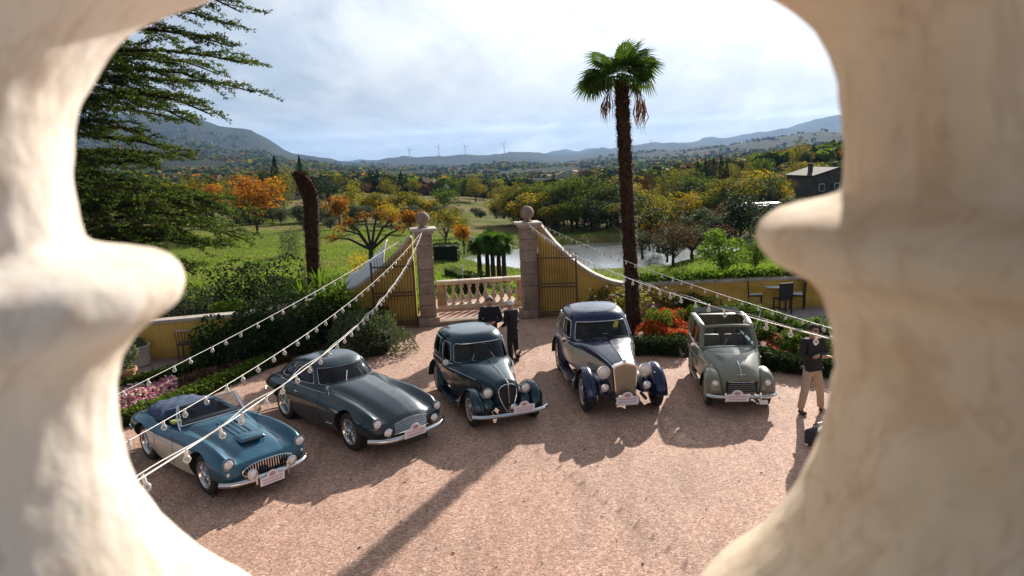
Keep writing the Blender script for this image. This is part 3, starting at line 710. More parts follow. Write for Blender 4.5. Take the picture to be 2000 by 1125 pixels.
cypress('cypress', 11, 2.0, G3, 2200, .30, 1); cypress('conifer', 12, 5.5, G3, 2600, .36, 2, .85, 1.0)
def plant_tree(key, x, y, label, scale=1.0, group=None, name=None, cat='tree', z=None, sx=1.0):
    tm, cm = TREE[key]
    z0 = float(hgt(x, y)) if z is None else z
    nm = name or {'green': 'leafy_tree', 'green2': 'leafy_tree', 'yellow': 'yellow_tree', 'yellow2': 'yellow_tree', 'gold': 'autumn_tree', 'gold2': 'autumn_tree', 'orange': 'orange_tree', 'orange2': 'orange_tree', 'olive': 'olive_tree', 'olive2': 'olive_tree', 'dark': 'evergreen_tree', 'dark2': 'evergreen_tree', 'russet': 'bare_tree', 'bright': 'bright_shrub', 'cypress': 'cypress_tree', 'conifer': 'conifer_tree'}[key]
    t = thing(nm, label, cat, (x, y, z0 - .15), random.random() * 6.28, group); t.scale = (scale * sx, scale * sx, scale)
    link('trunk', tm, t); link('crown', cm, t); return t
def tree_px(key, px, ybase, ytop, dist, label, group=None, wpx=None, **kw):
    """plant a tree dist metres ahead in the direction of px, as tall as the photograph shows it"""
    p = atd(px, (ybase + ytop) / 2, dist); x, y = p.x, p.y
    z0 = float(hgt(x, y)); ztop = atd(px, ytop, dist).z; h = max(ztop - z0, 1.5)
    H0 = {'green': 10, 'green2': 9, 'yellow': 9, 'yellow2': 8, 'gold': 10, 'gold2': 8.5, 'orange': 8, 'orange2': 6.5, 'olive': 5, 'olive2': 4.2, 'dark': 12, 'dark2': 9, 'russet': 6, 'bright': 6, 'cypress': 11, 'conifer': 12}[key]
    W0 = {'green': 8, 'green2': 9.5, 'yellow': 7.5, 'yellow2': 8.5, 'gold': 9, 'gold2': 8.5, 'orange': 7.5, 'orange2': 6.5, 'olive': 5.5, 'olive2': 5.5, 'dark': 8, 'dark2': 9, 'russet': 7, 'bright': 7, 'cypress': 2, 'conifer': 5.5}[key]
    s = h / H0 * 1.03; sx = 1.0 if wpx is None else (wpx * dist / FPX) / (W0 * s) * 1.05
    return plant_tree(key, x, y, label, s, group, sx=sx, **kw)
# trees one can point to: kind, px, base y, top y, distance, label, width px
for a in [
 ('orange', 495, 440, 322, 88, 'round orange and green autumn tree right of the cedar, at the lawn edge', 130),
 ('conifer', 537, 360, 306, 190, 'pointed dark conifer standing beside the small pink house', 34),
 ('dark2', 512, 365, 322, 200, 'dark broad evergreen left of the pointed conifer', 60),
 ('conifer', 586, 360, 305, 200, 'second dark conifer rising right of the pink house', 26),
 ('dark', 640, 370, 330, 170, 'dark flat-topped evergreen behind the dead palm trunk', 100),
 ('dark2', 610, 372, 338, 160, 'low dark evergreen just left of the flat-topped one', 70),
 ('gold', 682, 405, 345, 120, 'green and gold tree right of the dead palm trunk', 76),
 ('orange2', 660, 425, 372, 100, 'small russet orange tree under the green and gold tree', 62),
 ('olive', 645, 450, 418, 92, 'rounded grey olive bush right of the dead palm trunk', 36),
 ('dark2', 690, 462, 402, 85, 'dark pointed bush on the far lawn edge left of the gnarled tree', 54),
 ('dark2', 590, 455, 405, 92, 'dark bush behind the dead palm trunk at the lawn edge', 40),
 ('yellow2', 762, 430, 393, 95, 'yellow green bush left of the gate pier', 70),
 ('orange2', 800, 435, 400, 90, 'rusty orange shrub just behind the left pier', 60),
 ('gold2', 868, 462, 395, 80, 'tall golden green shrub right of the left pier ball', 80),
 ('gold', 895, 470, 405, 86, 'golden tree between the piers behind the black hedge', 50),
 ('orange2', 905, 492, 428, 72, 'thin orange tree beside the small palms', 50),
 ('olive', 970, 410, 395, 150, 'grey olive tree on the grassy mound', 30),
 ('bright', 1412, 535, 448, 42, 'bright green rounded laurel behind the right terrace wall', 120),
 ('bright', 1475, 530, 470, 44, 'dark green laurel bush next to the bright one', 60),
 ('russet', 1315, 490, 418, 58, 'bare purple brown bush above the pond right of the palm', 120),
 ('yellow', 1268, 450, 402, 72, 'vivid yellow bush right of the palm trunk', 58),
 ('gold', 1285, 440, 370, 84, 'yellow and green tree behind the vivid yellow bush', 66),
 ('gold', 1310, 382, 318, 130, 'large golden tree right of the palm trunk', 80),
 ('green2', 1360, 388, 325, 125, 'broad green tree right of the large golden tree', 90),
 ('gold2', 1410, 385, 340, 120, 'green gold tree before the row of cypresses', 60),
 ('russet', 1262, 375, 322, 140, 'brown bare-topped tree close right of the palm trunk', 36),
 ('green', 1488, 362, 300, 150, 'tall round green tree above the red-roofed house', 70),
 ('orange2', 1327, 400, 380, 110, 'little orange tree in the olive grove', 22),
 ('gold2', 1440, 388, 352, 105, 'yellow tree left of the red-roofed house', 50),
 ('olive2', 1500, 382, 355, 100, 'grey shrub in front of the red-roofed house', 50),
 ('russet', 1540, 385, 340, 120, 'thin brown tree left of the dark stone farmhouse', 36),
 ('cypress', 1363, 350, 310, 190, 'leftmost and smallest cypress of the row', 10),
 ('cypress', 1378, 350, 306, 190, 'slim cypress second in the row from the left', 10),
 ('cypress', 1394, 352, 303, 190, 'tall cypress third in the row from the left', 12),
 ('cypress', 1409, 352, 303, 190, 'tall cypress fourth in the row from the left', 13),
 ('cypress', 1420, 352, 312, 190, 'short cypress ending the row on the right', 10),
 ('green', 1020, 400, 360, 160, 'green tree above the left end of the far bank', 60),
 ('gold', 965, 402, 362, 150, 'orange gold tree at the left end of the far bank', 46),
]:
    tree_px(a[0], a[1], a[2], a[3], a[4], a[5], wpx=a[6])
random.seed(21)
# belts of trees that nothing tells apart
def belt(x0, x1, yb0, yb1, d0, d1, n, kinds, hpx, label, group, wscale=1.15):
    for i in range(n):
        u = (i + random.uniform(.1, .9)) / n; px = x0 + (x1 - x0) * u; dd = d0 * (d1 / d0) ** random.random()
        yb = 0; k = random.choice(kinds); p = atd(px, 400, dd); lb = label.replace('KIND', {'green': 'leafy green', 'green2': 'leafy green', 'yellow': 'bright yellow', 'yellow2': 'bright yellow', 'gold': 'green and gold', 'gold2': 'green and gold', 'orange': 'orange', 'olive': 'grey green', 'olive2': 'grey green', 'dark': 'dark evergreen', 'dark2': 'dark evergreen', 'russet': 'bare brown', 'cypress': 'dark'}[k])
        z0 = float(hgt(p.x, p.y)); yb = yb0 + (yb1 - yb0) * u
        hh = random.uniform(*hpx) * 1.0
        # height in metres from the wanted size
        plant_tree(k, p.x, p.y, lb, max(hh * random.uniform(.85, 1.15), .2), group, sx=wscale * random.uniform(.85, 1.25))
belt(1000, 1240, 0, 0, 100, 125, 32, ['gold', 'gold2', 'green', 'gold', 'yellow2', 'green2', 'gold', 'yellow', 'dark'], (.56, .82), 'one of the KIND trees crowding the dark bank behind the pond', 'autumn trees on the bank behind the pond')
belt(1010, 1500, 0, 0, 90, 108, 26, ['dark2', 'gold2', 'green2', 'dark2', 'yellow2'], (.45, .7), 'one of the KIND bushes on the shaded slope behind the pond', 'dark bushes on the shaded slope')
belt(1240, 1530, 0, 0, 105, 130, 26, ['olive', 'gold2', 'olive2', 'green2', 'yellow2', 'dark2'], (.5, .75), 'one of the KIND trees on the slope below the cypress row', 'mixed trees on the right slope')
belt(1250, 1640, 0, 0, 60, 84, 26, ['olive', 'olive2', 'dark2', 'russet'], (.4, .65), 'one of the KIND bushes beyond the right end of the pond', 'bushes beyond the right end of the pond')
belt(700, 1000, 0, 0, 120, 165, 13, ['olive', 'gold2', 'olive2', 'green2', 'russet', 'olive'], (.42, .62), 'one of the low KIND trees beyond the lawn', 'low trees beyond the lawn')
belt(1460, 1720, 0, 0, 130, 170, 16, ['olive', 'gold2', 'green2'], (.5, .8), 'one of the KIND grove trees around the stone farmhouse', 'grove trees around the farmhouse')
belt(560, 1000, 0, 0, 200, 330, 34, ['gold', 'green2', 'russet', 'gold2', 'dark2'], (.6, .85), 'one of the KIND woodland trees in the middle distance left of the valley', 'middle distance woodland trees')
belt(1000, 1660, 0, 0, 190, 280, 44, ['gold', 'green2', 'russet', 'gold2', 'dark2', 'olive'], (.6, .85), 'one of the KIND woodland trees in the middle distance right of the valley', 'woodland trees right of the valley')
belt(150, 560, 0, 0, 110, 150, 24, ['gold', 'orange', 'olive', 'green2', 'gold'], (.75, .95), 'one of the KIND trees behind the cedar along the lawn', 'autumn trees behind the cedar')
belt(440, 830, 0, 0, 104, 112, 16, ['olive', 'olive2'], (.55, .7), 'one of the grey olive bushes edging the far side of the lawn', 'olive bushes edging the lawn')
belt(715, 800, 0, 0, 255, 262, 12, ['cypress'], (.55, .8), 'one of the dark cypresses standing in line on the left skyline', 'cypresses on the left skyline', 1.7)
# vine rows, yellow on top
def vine_rows():
    for i in range(7):
        t = thing('vine_row', 'one of the yellowing vine rows on the gentle slope left of the valley', 'vine row', (0, 0, 0), 0, 'rows of yellow vines'); d = 128 + i * 7
        pts = []; 
        for u in np.linspace(0, 1, 500):
            p = atd(700 + 150 * u, 380, d); pts.append((p.x, p.y + 4 * u, float(hgt(p.x, p.y + 4 * u)) + random.uniform(.3, 2.3)))
        P = np.repeat(np.array(pts), 3, 0) + rng.normal(size=(1500, 3)) * .25
        link('foliage', quads_mesh('foliage', leaf_quads(P, .5), YEL if i % 2 == 0 else MIX), t)
vine_rows()
# far woods: thousands of small crowns joined in one sheet of woodland
def far_woods():
    n = 34000; r = np.exp(rng.uniform(np.log(260), np.log(4200), n)); px = rng.uniform(-200, 2000, n)
    yy = r / np.sqrt(1 + ((px - 1000) / FPX) ** 2); x = (px - 1000) / FPX * yy
    dens = fbm(x, yy, 1 / 260., 4) + fbm(x, yy, 1 / 70., 3) * .6
    k = (dens > -.22 + .25 * rng.random(n)) ; x, yy, r = x[k], yy[k], r[k]
    z = hgt(x, yy); s = rng.uniform(3.0, 6.5, len(x)) * (1 + r / 2600)
    mats = [G3, G1, MIX, BRN, OLV, ORG]; m = rng.choice(6, len(x), p=[.34, .26, .18, .12, .08, .02])
    # each crown: a faceted dome of a few dozen leaf-clump faces
    q = []; nf = 9; C = np.repeat(np.stack([x, yy, z + s * .3], 1), nf, 0); S = np.repeat(s, nf)
    D = rand_dirs(len(C)); D[:, 2] = np.abs(D[:, 2]) * .9 + .05
    P = C + D * S[:, None] * .55
    nrm = D + .5 * rand_dirs(len(C)); nrm /= np.linalg.norm(nrm, axis=1, keepdims=True)
    t = rand_dirs(len(C)); t -= nrm * (t * nrm).sum(1, keepdims=True); t /= np.linalg.norm(t, axis=1, keepdims=True); b = np.cross(nrm, t)
    s_ = S[:, None] * .42
    Q = np.stack([P - t * s_, P + b * s_ * .8, P + t * s_, P - b * s_ * .8], 1)
    tag(link('far_woods', quads_mesh('far_woods', Q, mats, 4, np.repeat(m, nf))), 'autumn woodland covering the valley and the hill slopes', 'woodland', kind='stuff')
far_woods()
# grass blades on the lawn that lies nearest
def grass():
    n = 150000; r = np.exp(rng.uniform(np.log(26), np.log(95), n)); px = rng.uniform(250, 1650, n); yy = r; x = (px - 1000) / FPX * yy
    pool = ((x - 9) / 15) ** 2 + ((yy - 72) / 11.5) ** 2
    inside = np.zeros(n, bool)
    k = pool > 1.25; x, yy = x[k], yy[k]; z = hgt(x, yy)
    P = np.stack([x, yy, z], 1); m = len(P); a = rng.random(m) * PI; hgtb = rng.uniform(.05, .16, m); wv = rng.uniform(.02, .06, m)
    d = np.stack([np.cos(a), np.sin(a), 0 * a], 1) * wv[:, None]; u = np.stack([rng.normal(size=m) * .03, rng.normal(size=m) * .03, hgtb], 1)
    k = (P[:, 2] < -.6); 
    Q = np.stack([P - d, P + d, P + u], 1)[k]
    tag(link('grass', quads_mesh('grass', Q, leafmat('grass_blade', [(0.07, 0.12, 0.018), (0.12, 0.19, 0.025), (0.2, 0.24, 0.05)], .5), 3)), 'short green grass on the lawn beyond the wall', 'grass', kind='stuff')
grass()
# ---------------------------------------------------------------- vintage cars.  car space: +Y forward, +X the car's right side, y = 0 at the front axle
P_ICE = paint('ice_blue_paint', (0.025, 0.115, 0.185), .35, .28)
P_CREAM = paint('cream_paint', (0.66, 0.58, 0.43), 0, .35)
P_GREY = paint('grey_green_metallic', (0.020, 0.038, 0.050), .3, .25)
P_TEAL = paint('dark_teal_paint', (0.004, 0.032, 0.050), .3, .22)
P_NAVY = paint('navy_paint', (0.006, 0.014, 0.060), .2, .2)
P_LINEN = paint('linen_paint', (0.52, 0.49, 0.41), 0, .35)
P_SAGE = paint('sage_green_paint', (0.185, 0.185, 0.13), .1, .3)
def loft_body(stations, nu=8, nk=5, matf=None, floor=True):
    """stations: (y, [(x, z) from sill up to the centre line]); returns verts, faces, mats of a closed solid"""
    S = catmull(np.array([[(x, y, z) for x, z in pr] for y, pr in stations]), nu)        # stations x K x 3
    G = []
    for row in S:
        P = catmull(row, nk); P[:, 0] = np.maximum(P[:, 0], 0); P[-1, 0] = 0
        G.append(P)
    G = np.array(G); ns, m, _ = G.shape
    # full ring: right side bottom->top, then left side top->bottom
    Rr = np.concatenate([G, G[:, -2::-1] * np.array([-1, 1, 1])], 1); k = Rr.shape[1]
    V = Rr.reshape(-1, 3).tolist(); Fc = []; fm = []
    for i in range(ns - 1):
        for j in range(k):
            j2 = (j + 1) % k
            Fc.append((i * k + j, (i + 1) * k + j, (i + 1) * k + j2, i * k + j2))
            kk = j if j < m - 1 else (k - 2 - j)
            fm.append(0 if (matf is None or j == k - 1) else matf(kk / nk, (Rr[i, j, 1] + Rr[i + 1, j, 1]) / 2))
    for i, rev in ((0, False), (ns - 1, True)):
        r_ = [i * k + j for j in range(k)]
        # strip across instead of one big face, keeps shading clean
        a, b = 0, k - 1
        while b - a > 1:
            q = (r_[a], r_[a + 1], r_[b - 1], r_[b]) if b - a > 2 else (r_[a], r_[a + 1], r_[b])
            Fc.append(q[::-1] if rev else q); fm.append(0); a += 1; b -= 1
    return V, Fc, fm
def recalc(me):
    bm = bmesh.new(); bm.from_mesh(me); bmesh.ops.remove_doubles(bm, verts=bm.verts, dist=.0004); bmesh.ops.recalc_face_normals(bm, faces=bm.faces); bm.to_mesh(me); bm.free()
def boolean(me, cutters, name):
    """cut closed meshes out of a closed mesh"""
    recalc(me); o = bpy.data.objects.new('tmp', me); COL.objects.link(o); tmp = []
    for c in cutters:
        recalc(c); co = bpy.data.objects.new('cut', c); COL.objects.link(co); tmp.append(co)
        md = o.modifiers.new('b', 'BOOLEAN'); md.operation = 'DIFFERENCE'; md.object = co; md.solver = 'EXACT'; md.material_mode = 'TRANSFER'
    dg = bpy.context.evaluated_depsgraph_get(); dg.update()
    new = bpy.data.meshes.new_from_object(o.evaluated_get(dg)); new.name = name
    for t in tmp: bpy.data.objects.remove(t)
    bpy.data.objects.remove(o)
    new.polygons.foreach_set('use_smooth', [True] * len(new.polygons)); new.set_sharp_from_angle(angle=R(38)); return new
def wheelcut(y, z, r, x0, x1):
    mb = MB(); mb.lathe([(r, 0), (r, x1 - x0)], 40, (x0, y, z), 'X'); return mb.mesh('c', M_DARK, False)
def pod(xc, st, expo=2.6, nu=5, seg=22, mat=None, skew=0.0, name='fender', cutters=(), parent=None, lean=0):
    """fender: stations (y, halfwidth, zbottom, ztop [, xshift])"""
    A = np.array([(s[0], s[1], s[2], s[3], s[4] if len(s) > 4 else 0) for s in st], float); S = catmull(A, nu); V = []; 
    for y, hw, zb, zt, xs in S:
        hw = max(hw, .004); zt = max(zt, zb + .01)
        for k in range(seg):
            a = PI * k / (seg - 1)            # arch from right foot over the top to left foot
            c, s_ = math.cos(a), math.sin(a)
            V.append((xc + xs + hw * math.copysign(abs(c) ** (2 / expo), c), y, zb + (zt - zb) * abs(s_) ** (2 / expo)))
    n = len(S); Fc = [(i * seg + k, (i + 1) * seg + k, (i + 1) * seg + (k + 1) % seg, i * seg + (k + 1) % seg) for i in range(n - 1) for k in range(seg)]
    Fc += [tuple(range(seg)), tuple((n - 1) * seg + k for k in range(seg))[::-1]]
    me = mesh(name, V, Fc, mat)
    if cutters: me = boolean(me, [wheelcut(*c) for c in cutters], name)
    else:
        recalc(me); me.polygons.foreach_set('use_smooth', [True] * len(me.polygons)); me.set_sharp_from_angle(angle=R(50))
    return link(name, me, parent)
def wheel_meshes(r, wdt, style, paintm=None):
    t = MB(); rr = r * .655
    t.lathe([(rr, -wdt * .42), (rr + .02, -wdt * .5), (r - .03, -wdt * .5), (r - .006, -wdt * .38), (r, 0), (r - .006, wdt * .38), (r - .03, wdt * .5), (rr + .02, wdt * .5), (rr, wdt * .42), (rr, -wdt * .42)], 36, axis='X', cap=False)
    for k in range(40):
        a = 2 * PI * k / 40; t.box((0, (r + .001) * math.cos(a), (r + .001) * math.sin(a)), (wdt * .66, .02, .012), M=Matrix.Rotation(a + PI / 2, 4, 'X'))
    tm = t.mesh('tyre', M_TYRE)
    g = MB()
    if style == 'wire':
        g.lathe([(rr + .012, wdt * .46), (rr + .012, wdt * .50), (rr - .012, wdt * .50), (rr - .03, wdt * .30), (rr - .035, -wdt * .3), (rr + .01, -wdt * .4)], 36, axis='X', cap=False)
        for k in range(30):
            a = 2 * PI * k / 30; b = a + (.35 if k % 2 else -.35); c, s_ = math.cos, math.sin
            g.tube([(wdt * (.42 if k % 2 else .22), .045 * c(b), .045 * s_(b)), (wdt * .12, (rr - .03) * c(a), (rr - .03) * s_(a))], .0038, 4, cap=False)
        g.lathe([(.05, wdt * .1), (.052, wdt * .40), (.03, wdt * .52), (.0, wdt * .55)], 20, axis='X'); g.box((wdt * .55, 0, 0), (.02, .13, .02))
        g.lathe([(.0, -wdt * .1), (rr - .02, -wdt * .12)], 24, axis='X', mi=1, cap=False)
        rm = g.mesh('rim', [M_CHROME, M_DARK])
    elif style == 'disc':
        g.lathe([(rr + .012, wdt * .46), (rr + .010, wdt * .5), (rr - .02, wdt * .48), (rr - .04, wdt * .30), (rr * .62, wdt * .34), (rr * .55, wdt * .30)], 36, axis='X', mi=0, cap=False)
        g.lathe([(rr * .58, wdt * .30), (rr * .5, wdt * .44), (rr * .25, wdt * .52), (0, wdt * .54)], 30, axis='X', mi=1)
        for k in range(12):
            a = 2 * PI * k / 12; g.box((wdt * .325, rr * .76 * math.cos(a), rr * .76 * math.sin(a)), (.02, .035, .018), mi=2, M=Matrix.Rotation(a, 4, 'X'))
        rm = g.mesh('rim', [paintm or M_CHROME, M_CHROME, M_DARK])
    return tm, rm
def add_wheels(car, r, wdt, track, wb, style, paintm=None, steer=0.0):
    tm, rm = wheel_meshes(r, wdt, style, paintm)
    for y in (0, -wb):
        for s in (1, -1):
            w_ = node_child('wheel', car, (s * (track / 2), y, r - .012)); w_.rotation_euler = (0, 0, (0 if s > 0 else PI) + (steer if y == 0 else 0))
            link('tyre', tm, w_); link('rim', rm, w_)
def headlamp(car, x, y, z, r, rim=M_CHROME, depth=.16, bucket=None, name='headlight', yaw=0.0):
    """round lamp facing forward with a bowl behind it"""
    M = Matrix.Rotation(yaw, 4, 'Z') @ Matrix.Rotation(-PI / 2, 4, 'X')
    mb = MB(); mb.lathe([(0.01, -depth), (r * .45, -depth * .92), (r * .85, -depth * .55), (r, -.02), (r + .006, .0), (r + .004, .014), (r - .012, .018), (r - .014, .004)], 24, (x, y, z), mi=0, M=M)
    o = mb.build(name, bucket or rim, car)
    l = MB(); l.lathe([(r - .013, .006), (r * .7, .024), (r * .35, .034), (0, .037)], 24, (x, y, z), M=M); l.build('lens', M_LENS, o)
    q = MB(); q.lathe([(r - .016, .010), (r + .008, .012), (r + .008, .0), (r + .0, -.012)], 24, (x, y, z), M=M, cap=False); q.build('chrome_rim', M_CHROME, o); return o
def bumper(car, pts, zc, h=.09, t=.03, mat=M_CHROME, name='bumper'):
    P = catmull(np.array([(x, y, 0) for x, y in pts]), 6); V = []; prof = [(0, -h / 2), (t * .7, -h * .32), (t, 0), (t * .7, h * .32), (0, h / 2), (-t * .4, 0)]
    n = len(P)
    for i, p in enumerate(P):
        d = P[min(i + 1, n - 1)] - P[max(i - 1, 0)]; d /= np.linalg.norm(d); nx, ny = (-d[1], d[0]);
        if ny < 0 and abs(ny) > .05: nx, ny = -nx, -ny
        for a, b in prof: V.append((p[0] + nx * a, p[1] + ny * a, zc + b))
    k = len(prof); Fc = [(i * k + j, i * k + (j + 1) % k, (i + 1) * k + (j + 1) % k, (i + 1) * k + j) for i in range(n - 1) for j in range(k)] + [tuple(range(k)), tuple((n - 1) * k + j for j in range(k))]
    me = mesh(name, V, Fc, mat); recalc(me); return link(name, me, car)
def sym(pts): return [(-x, y) for x, y in pts[::-1] if x > 1e-6] + list(pts)
M_PLATE = simple('rally_plate_white', (0.82, 0.78, 0.80), .5, 0, .03)
M_PLATEINK = simple('rally_plate_ink', (0.52, 0.30, 0.38), .5)
def rally_plate(car, x, y, z, wd=.44, tilt=-.12, yaw=0, roll=0):
    """white rally plaque: a board with a round crest standing up from its top edge"""
    h = wd * .42; t = [( -wd / 2, -h / 2), (wd / 2, -h / 2), (wd / 2, h * .28), (wd * .26, h * .32)] + [(wd * .24 * math.cos(a), h * .30 + wd * .20 * math.sin(a)) for a in np.linspace(.25, PI - .25, 12)] + [(-wd * .26, h * .32), (-wd / 2, h * .28)]
    M = Matrix.Translation((x, y, z)) @ Matrix.Rotation(roll, 4, 'Y') @ Matrix.Rotation(yaw, 4, 'Z') @ Matrix.Rotation(tilt, 4, 'X')
    mb = MB(); mb.prism(t, -.008, M); o = mb.build('rally_plate', M_PLATE, car, smooth=False)
    q = MB()
    q.box((0, 0, 0), (.0, .0, .0)) if False else None
    T = M @ Matrix.Translation((0, .002, 0))
    q.prism([(wd * .13 * math.cos(a), h * .40 + wd * .085 * math.sin(a)) for a in np.linspace(0, 2 * PI, 17)[:-1]], -.004, T)
    q.prism([(-wd * .40, -h * .02), (wd * .40, -h * .02), (wd * .40, h * .06), (-wd * .40, h * .06)], -.004, T)
    for k in range(9):
        xx = -wd * .36 + k * wd * .085; q.prism([(xx, -h * .34), (xx + wd * .05, -h * .34), (xx + wd * .05, -h * .18), (xx, -h * .18)], -.004, T)
    q.build('crest', M_PLATEINK, o, smooth=False); return o
def licence(car, x, y, z, wd=.36, h=.10, mat=None):
    mb = MB(); mb.box((x, y, z), (wd, .012, h), ch=.004); return mb.build('number_plate', mat or simple('plate_black', (.02, .02, .02), .4), car)
def chrome_path(car, name, pts, r=.008, mat=M_CHROME, closed=False, n=4, seg=6):
    P = catmull(np.array(pts + ([pts[0]] if closed else [])), n); mb = MB(); mb.tube([tuple(p) for p in P], r, seg, cap=not closed); return mb.build(name, mat, car)
# greenhouse: rings in z; windows given as (a0, a1, mesh name) in degrees, 90 = straight ahead, 0 = right
def cabin(car, rings, wins, belt_i, top_i, mat, seg=120, glass=M_GLASS, trim=None, roofname='roof', inset=.012, rearfill=True):
    """rings: (z, yfront, yrear, halfwidth, exponent); windows lie between ring belt_i and top_i"""
    nz = 4; A = catmull(np.array(rings, float), nz); V = []
    for z, yf, yr, w_, e in A:
        yc, ly = (yf + yr) / 2, (yf - yr) / 2
        for k in range(seg):
            a = 2 * PI * k / seg; c, s_ = math.cos(a), math.sin(a); e_ = e
            V.append((w_ * math.copysign(abs(c) ** (2 / e_), c), yc + ly * math.copysign(abs(s_) ** (2 / e_), s_), z))
    n = len(A); b0, b1 = belt_i * nz, top_i * nz; V = np.array(V); cen = V[:, :2].mean(0)
    iswin = {}
    for wi, (a0, a1, nm) in enumerate(wins):
        k0, k1 = round(a0 / 360 * seg), round(a1 / 360 * seg)
        for k in range(k0, k1):
            for i in range(b0, b1):
                # rounded window corners: drop the corner cells
                iswin[(i, k % seg)] = wi
    shell = []; 
    for i in range(n - 1):
        for k in range(seg):
            if (i, k) in iswin: continue
            shell.append((i * seg + k, i * seg + (k + 1) % seg, (i + 1) * seg + (k + 1) % seg, (i + 1) * seg + k))
    # top cap strips
    a, b = 0, seg - 1; base = (n - 1) * seg
    # rotate so strips run side to side
    r_ = [base + (k + seg // 4) % seg for k in range(seg)]
    while b - a > 1:
        shell.append((r_[a], r_[a + 1], r_[b - 1], r_[b]) if b - a > 2 else (r_[a], r_[a + 1], r_[b])); a += 1; b -= 1
    me = mesh(roofname, V, shell, mat, sharp=45); ro = link(roofname, me, car); md = ro.modifiers.new('s', 'SOLIDIFY'); md.thickness = .025; md.offset = -1
    N_ = []
    for wi, (a0, a1, nm) in enumerate(wins):
        cells = [c for c, v in iswin.items() if v == wi]; vid = {}; P = []; Fc = []
        for (i, k) in cells:
            f = []
            for (ii, kk) in ((i, k), (i, (k + 1) % seg), (i + 1, (k + 1) % seg), (i + 1, k)):
                key = (ii, kk)
                if key not in vid:
                    p = V[ii * seg + kk].copy(); d = np.array([p[0], p[1] - (A[ii][1] + A[ii][2]) / 2]); d /= (np.linalg.norm(d) + 1e-6)
                    p[0] -= d[0] * inset; p[1] -= d[1] * inset; vid[key] = len(P); P.append(p)
                f.append(vid[key])
            Fc.append(tuple(f))
        g = link(nm, mesh(nm, P, Fc, glass), car)
        if trim:
            k0, k1 = round(a0 / 360 * seg), round(a1 / 360 * seg)
            def q(i, k):
                p = V[i * seg + k % seg]; yc = (A[i][1] + A[i][2]) / 2; d = np.array([p[0], p[1] - yc, 0]); d /= np.linalg.norm(d) + 1e-6; return tuple(p + d * .004)
            loop = [q(b0, k) for k in range(k0, k1 + 1)] + [q(i, k1) for i in range(b0 + 1, b1)] + [q(b1, k) for k in range(k1, k0 - 1, -1)] + [q(i, k0) for i in range(b1 - 1, b0, -1)]
            # round the four corners a little by smoothing the closed loop
            L = np.array(loop)
            for _ in range(2): L = .5 * L + .25 * (np.roll(L, 1, 0) + np.roll(L, -1, 0))
            mb = MB(); mb.tube([tuple(p) for p in L] + [tuple(L[0])], trim[1], 6, cap=False); mb.build('window_trim', trim[0], g)
    return ro
def interior(car, y0, y1, wd, z, seatm, rows=(0,), wheelx=.32, dash_y=None, back=.42):
    mb = MB(); mb.box((0, (y0 + y1) / 2, z - .1), (wd, abs(y1 - y0), .06)); mb.build('cabin_floor', M_DARK, car)
    for yy in rows:
        for s in ((-1, 1)):
            q = MB(); q.box((s * wd * .24, yy, z + .12), (wd * .40, .48, .16), ch=.04); q.box((s * wd * .24, yy - .27, z + .12 + back / 2), (wd * .40, .13, back), ch=.05, M=Matrix.Rotation(.18, 4, 'X')); q.build('seat', seatm, car)
    if dash_y is not None:
        q = MB(); q.box((0, dash_y, z + .36), (wd * .95, .16, .2), ch=.03); q.build('dashboard', simple('dash', (.03, .03, .035), .5), car)
        T = Matrix.Rotation(R(62), 4, 'X'); q = MB(); c = (wheelx, dash_y - .26, z + .42)
        ringp = [T @ Vector((.19 * math.cos(a), .19 * math.sin(a), 0)) + Vector(c) for a in np.linspace(0, 2 * PI, 25)]
        q.tube(ringp, .012, 6, cap=False)
        for a in (.5, 2.6, 4.7): q.tube([c, T @ Vector((.19 * math.cos(a), .19 * math.sin(a), 0)) + Vector(c)], .008, 5)
        q.tube([c, Vector(c) + Vector((0, .3, -.16))], .018, 6); q.build('steering_wheel', M_BLACKMETAL, car)
def wiper(car, pts): return chrome_path(car, 'wiper', pts, .006, M_CHROME, n=2, seg=4)
def place_car(name, label, fr, rr_, wb, track):
    """fr, rr_: photograph pixels where the near-side front and rear tyres touch the gravel"""
    A = at(*fr); B = at(*rr_); d = (A - B); d.z = 0; d.normalize(); ang = math.atan2(-d.x, d.y)
    right = Vector((d.y, -d.x, 0)); o = A - right * (track / 2)
    return thing(name, label, 'car', (o.x, o.y, 0), ang, 'vintage cars parked side by side on the gravel')

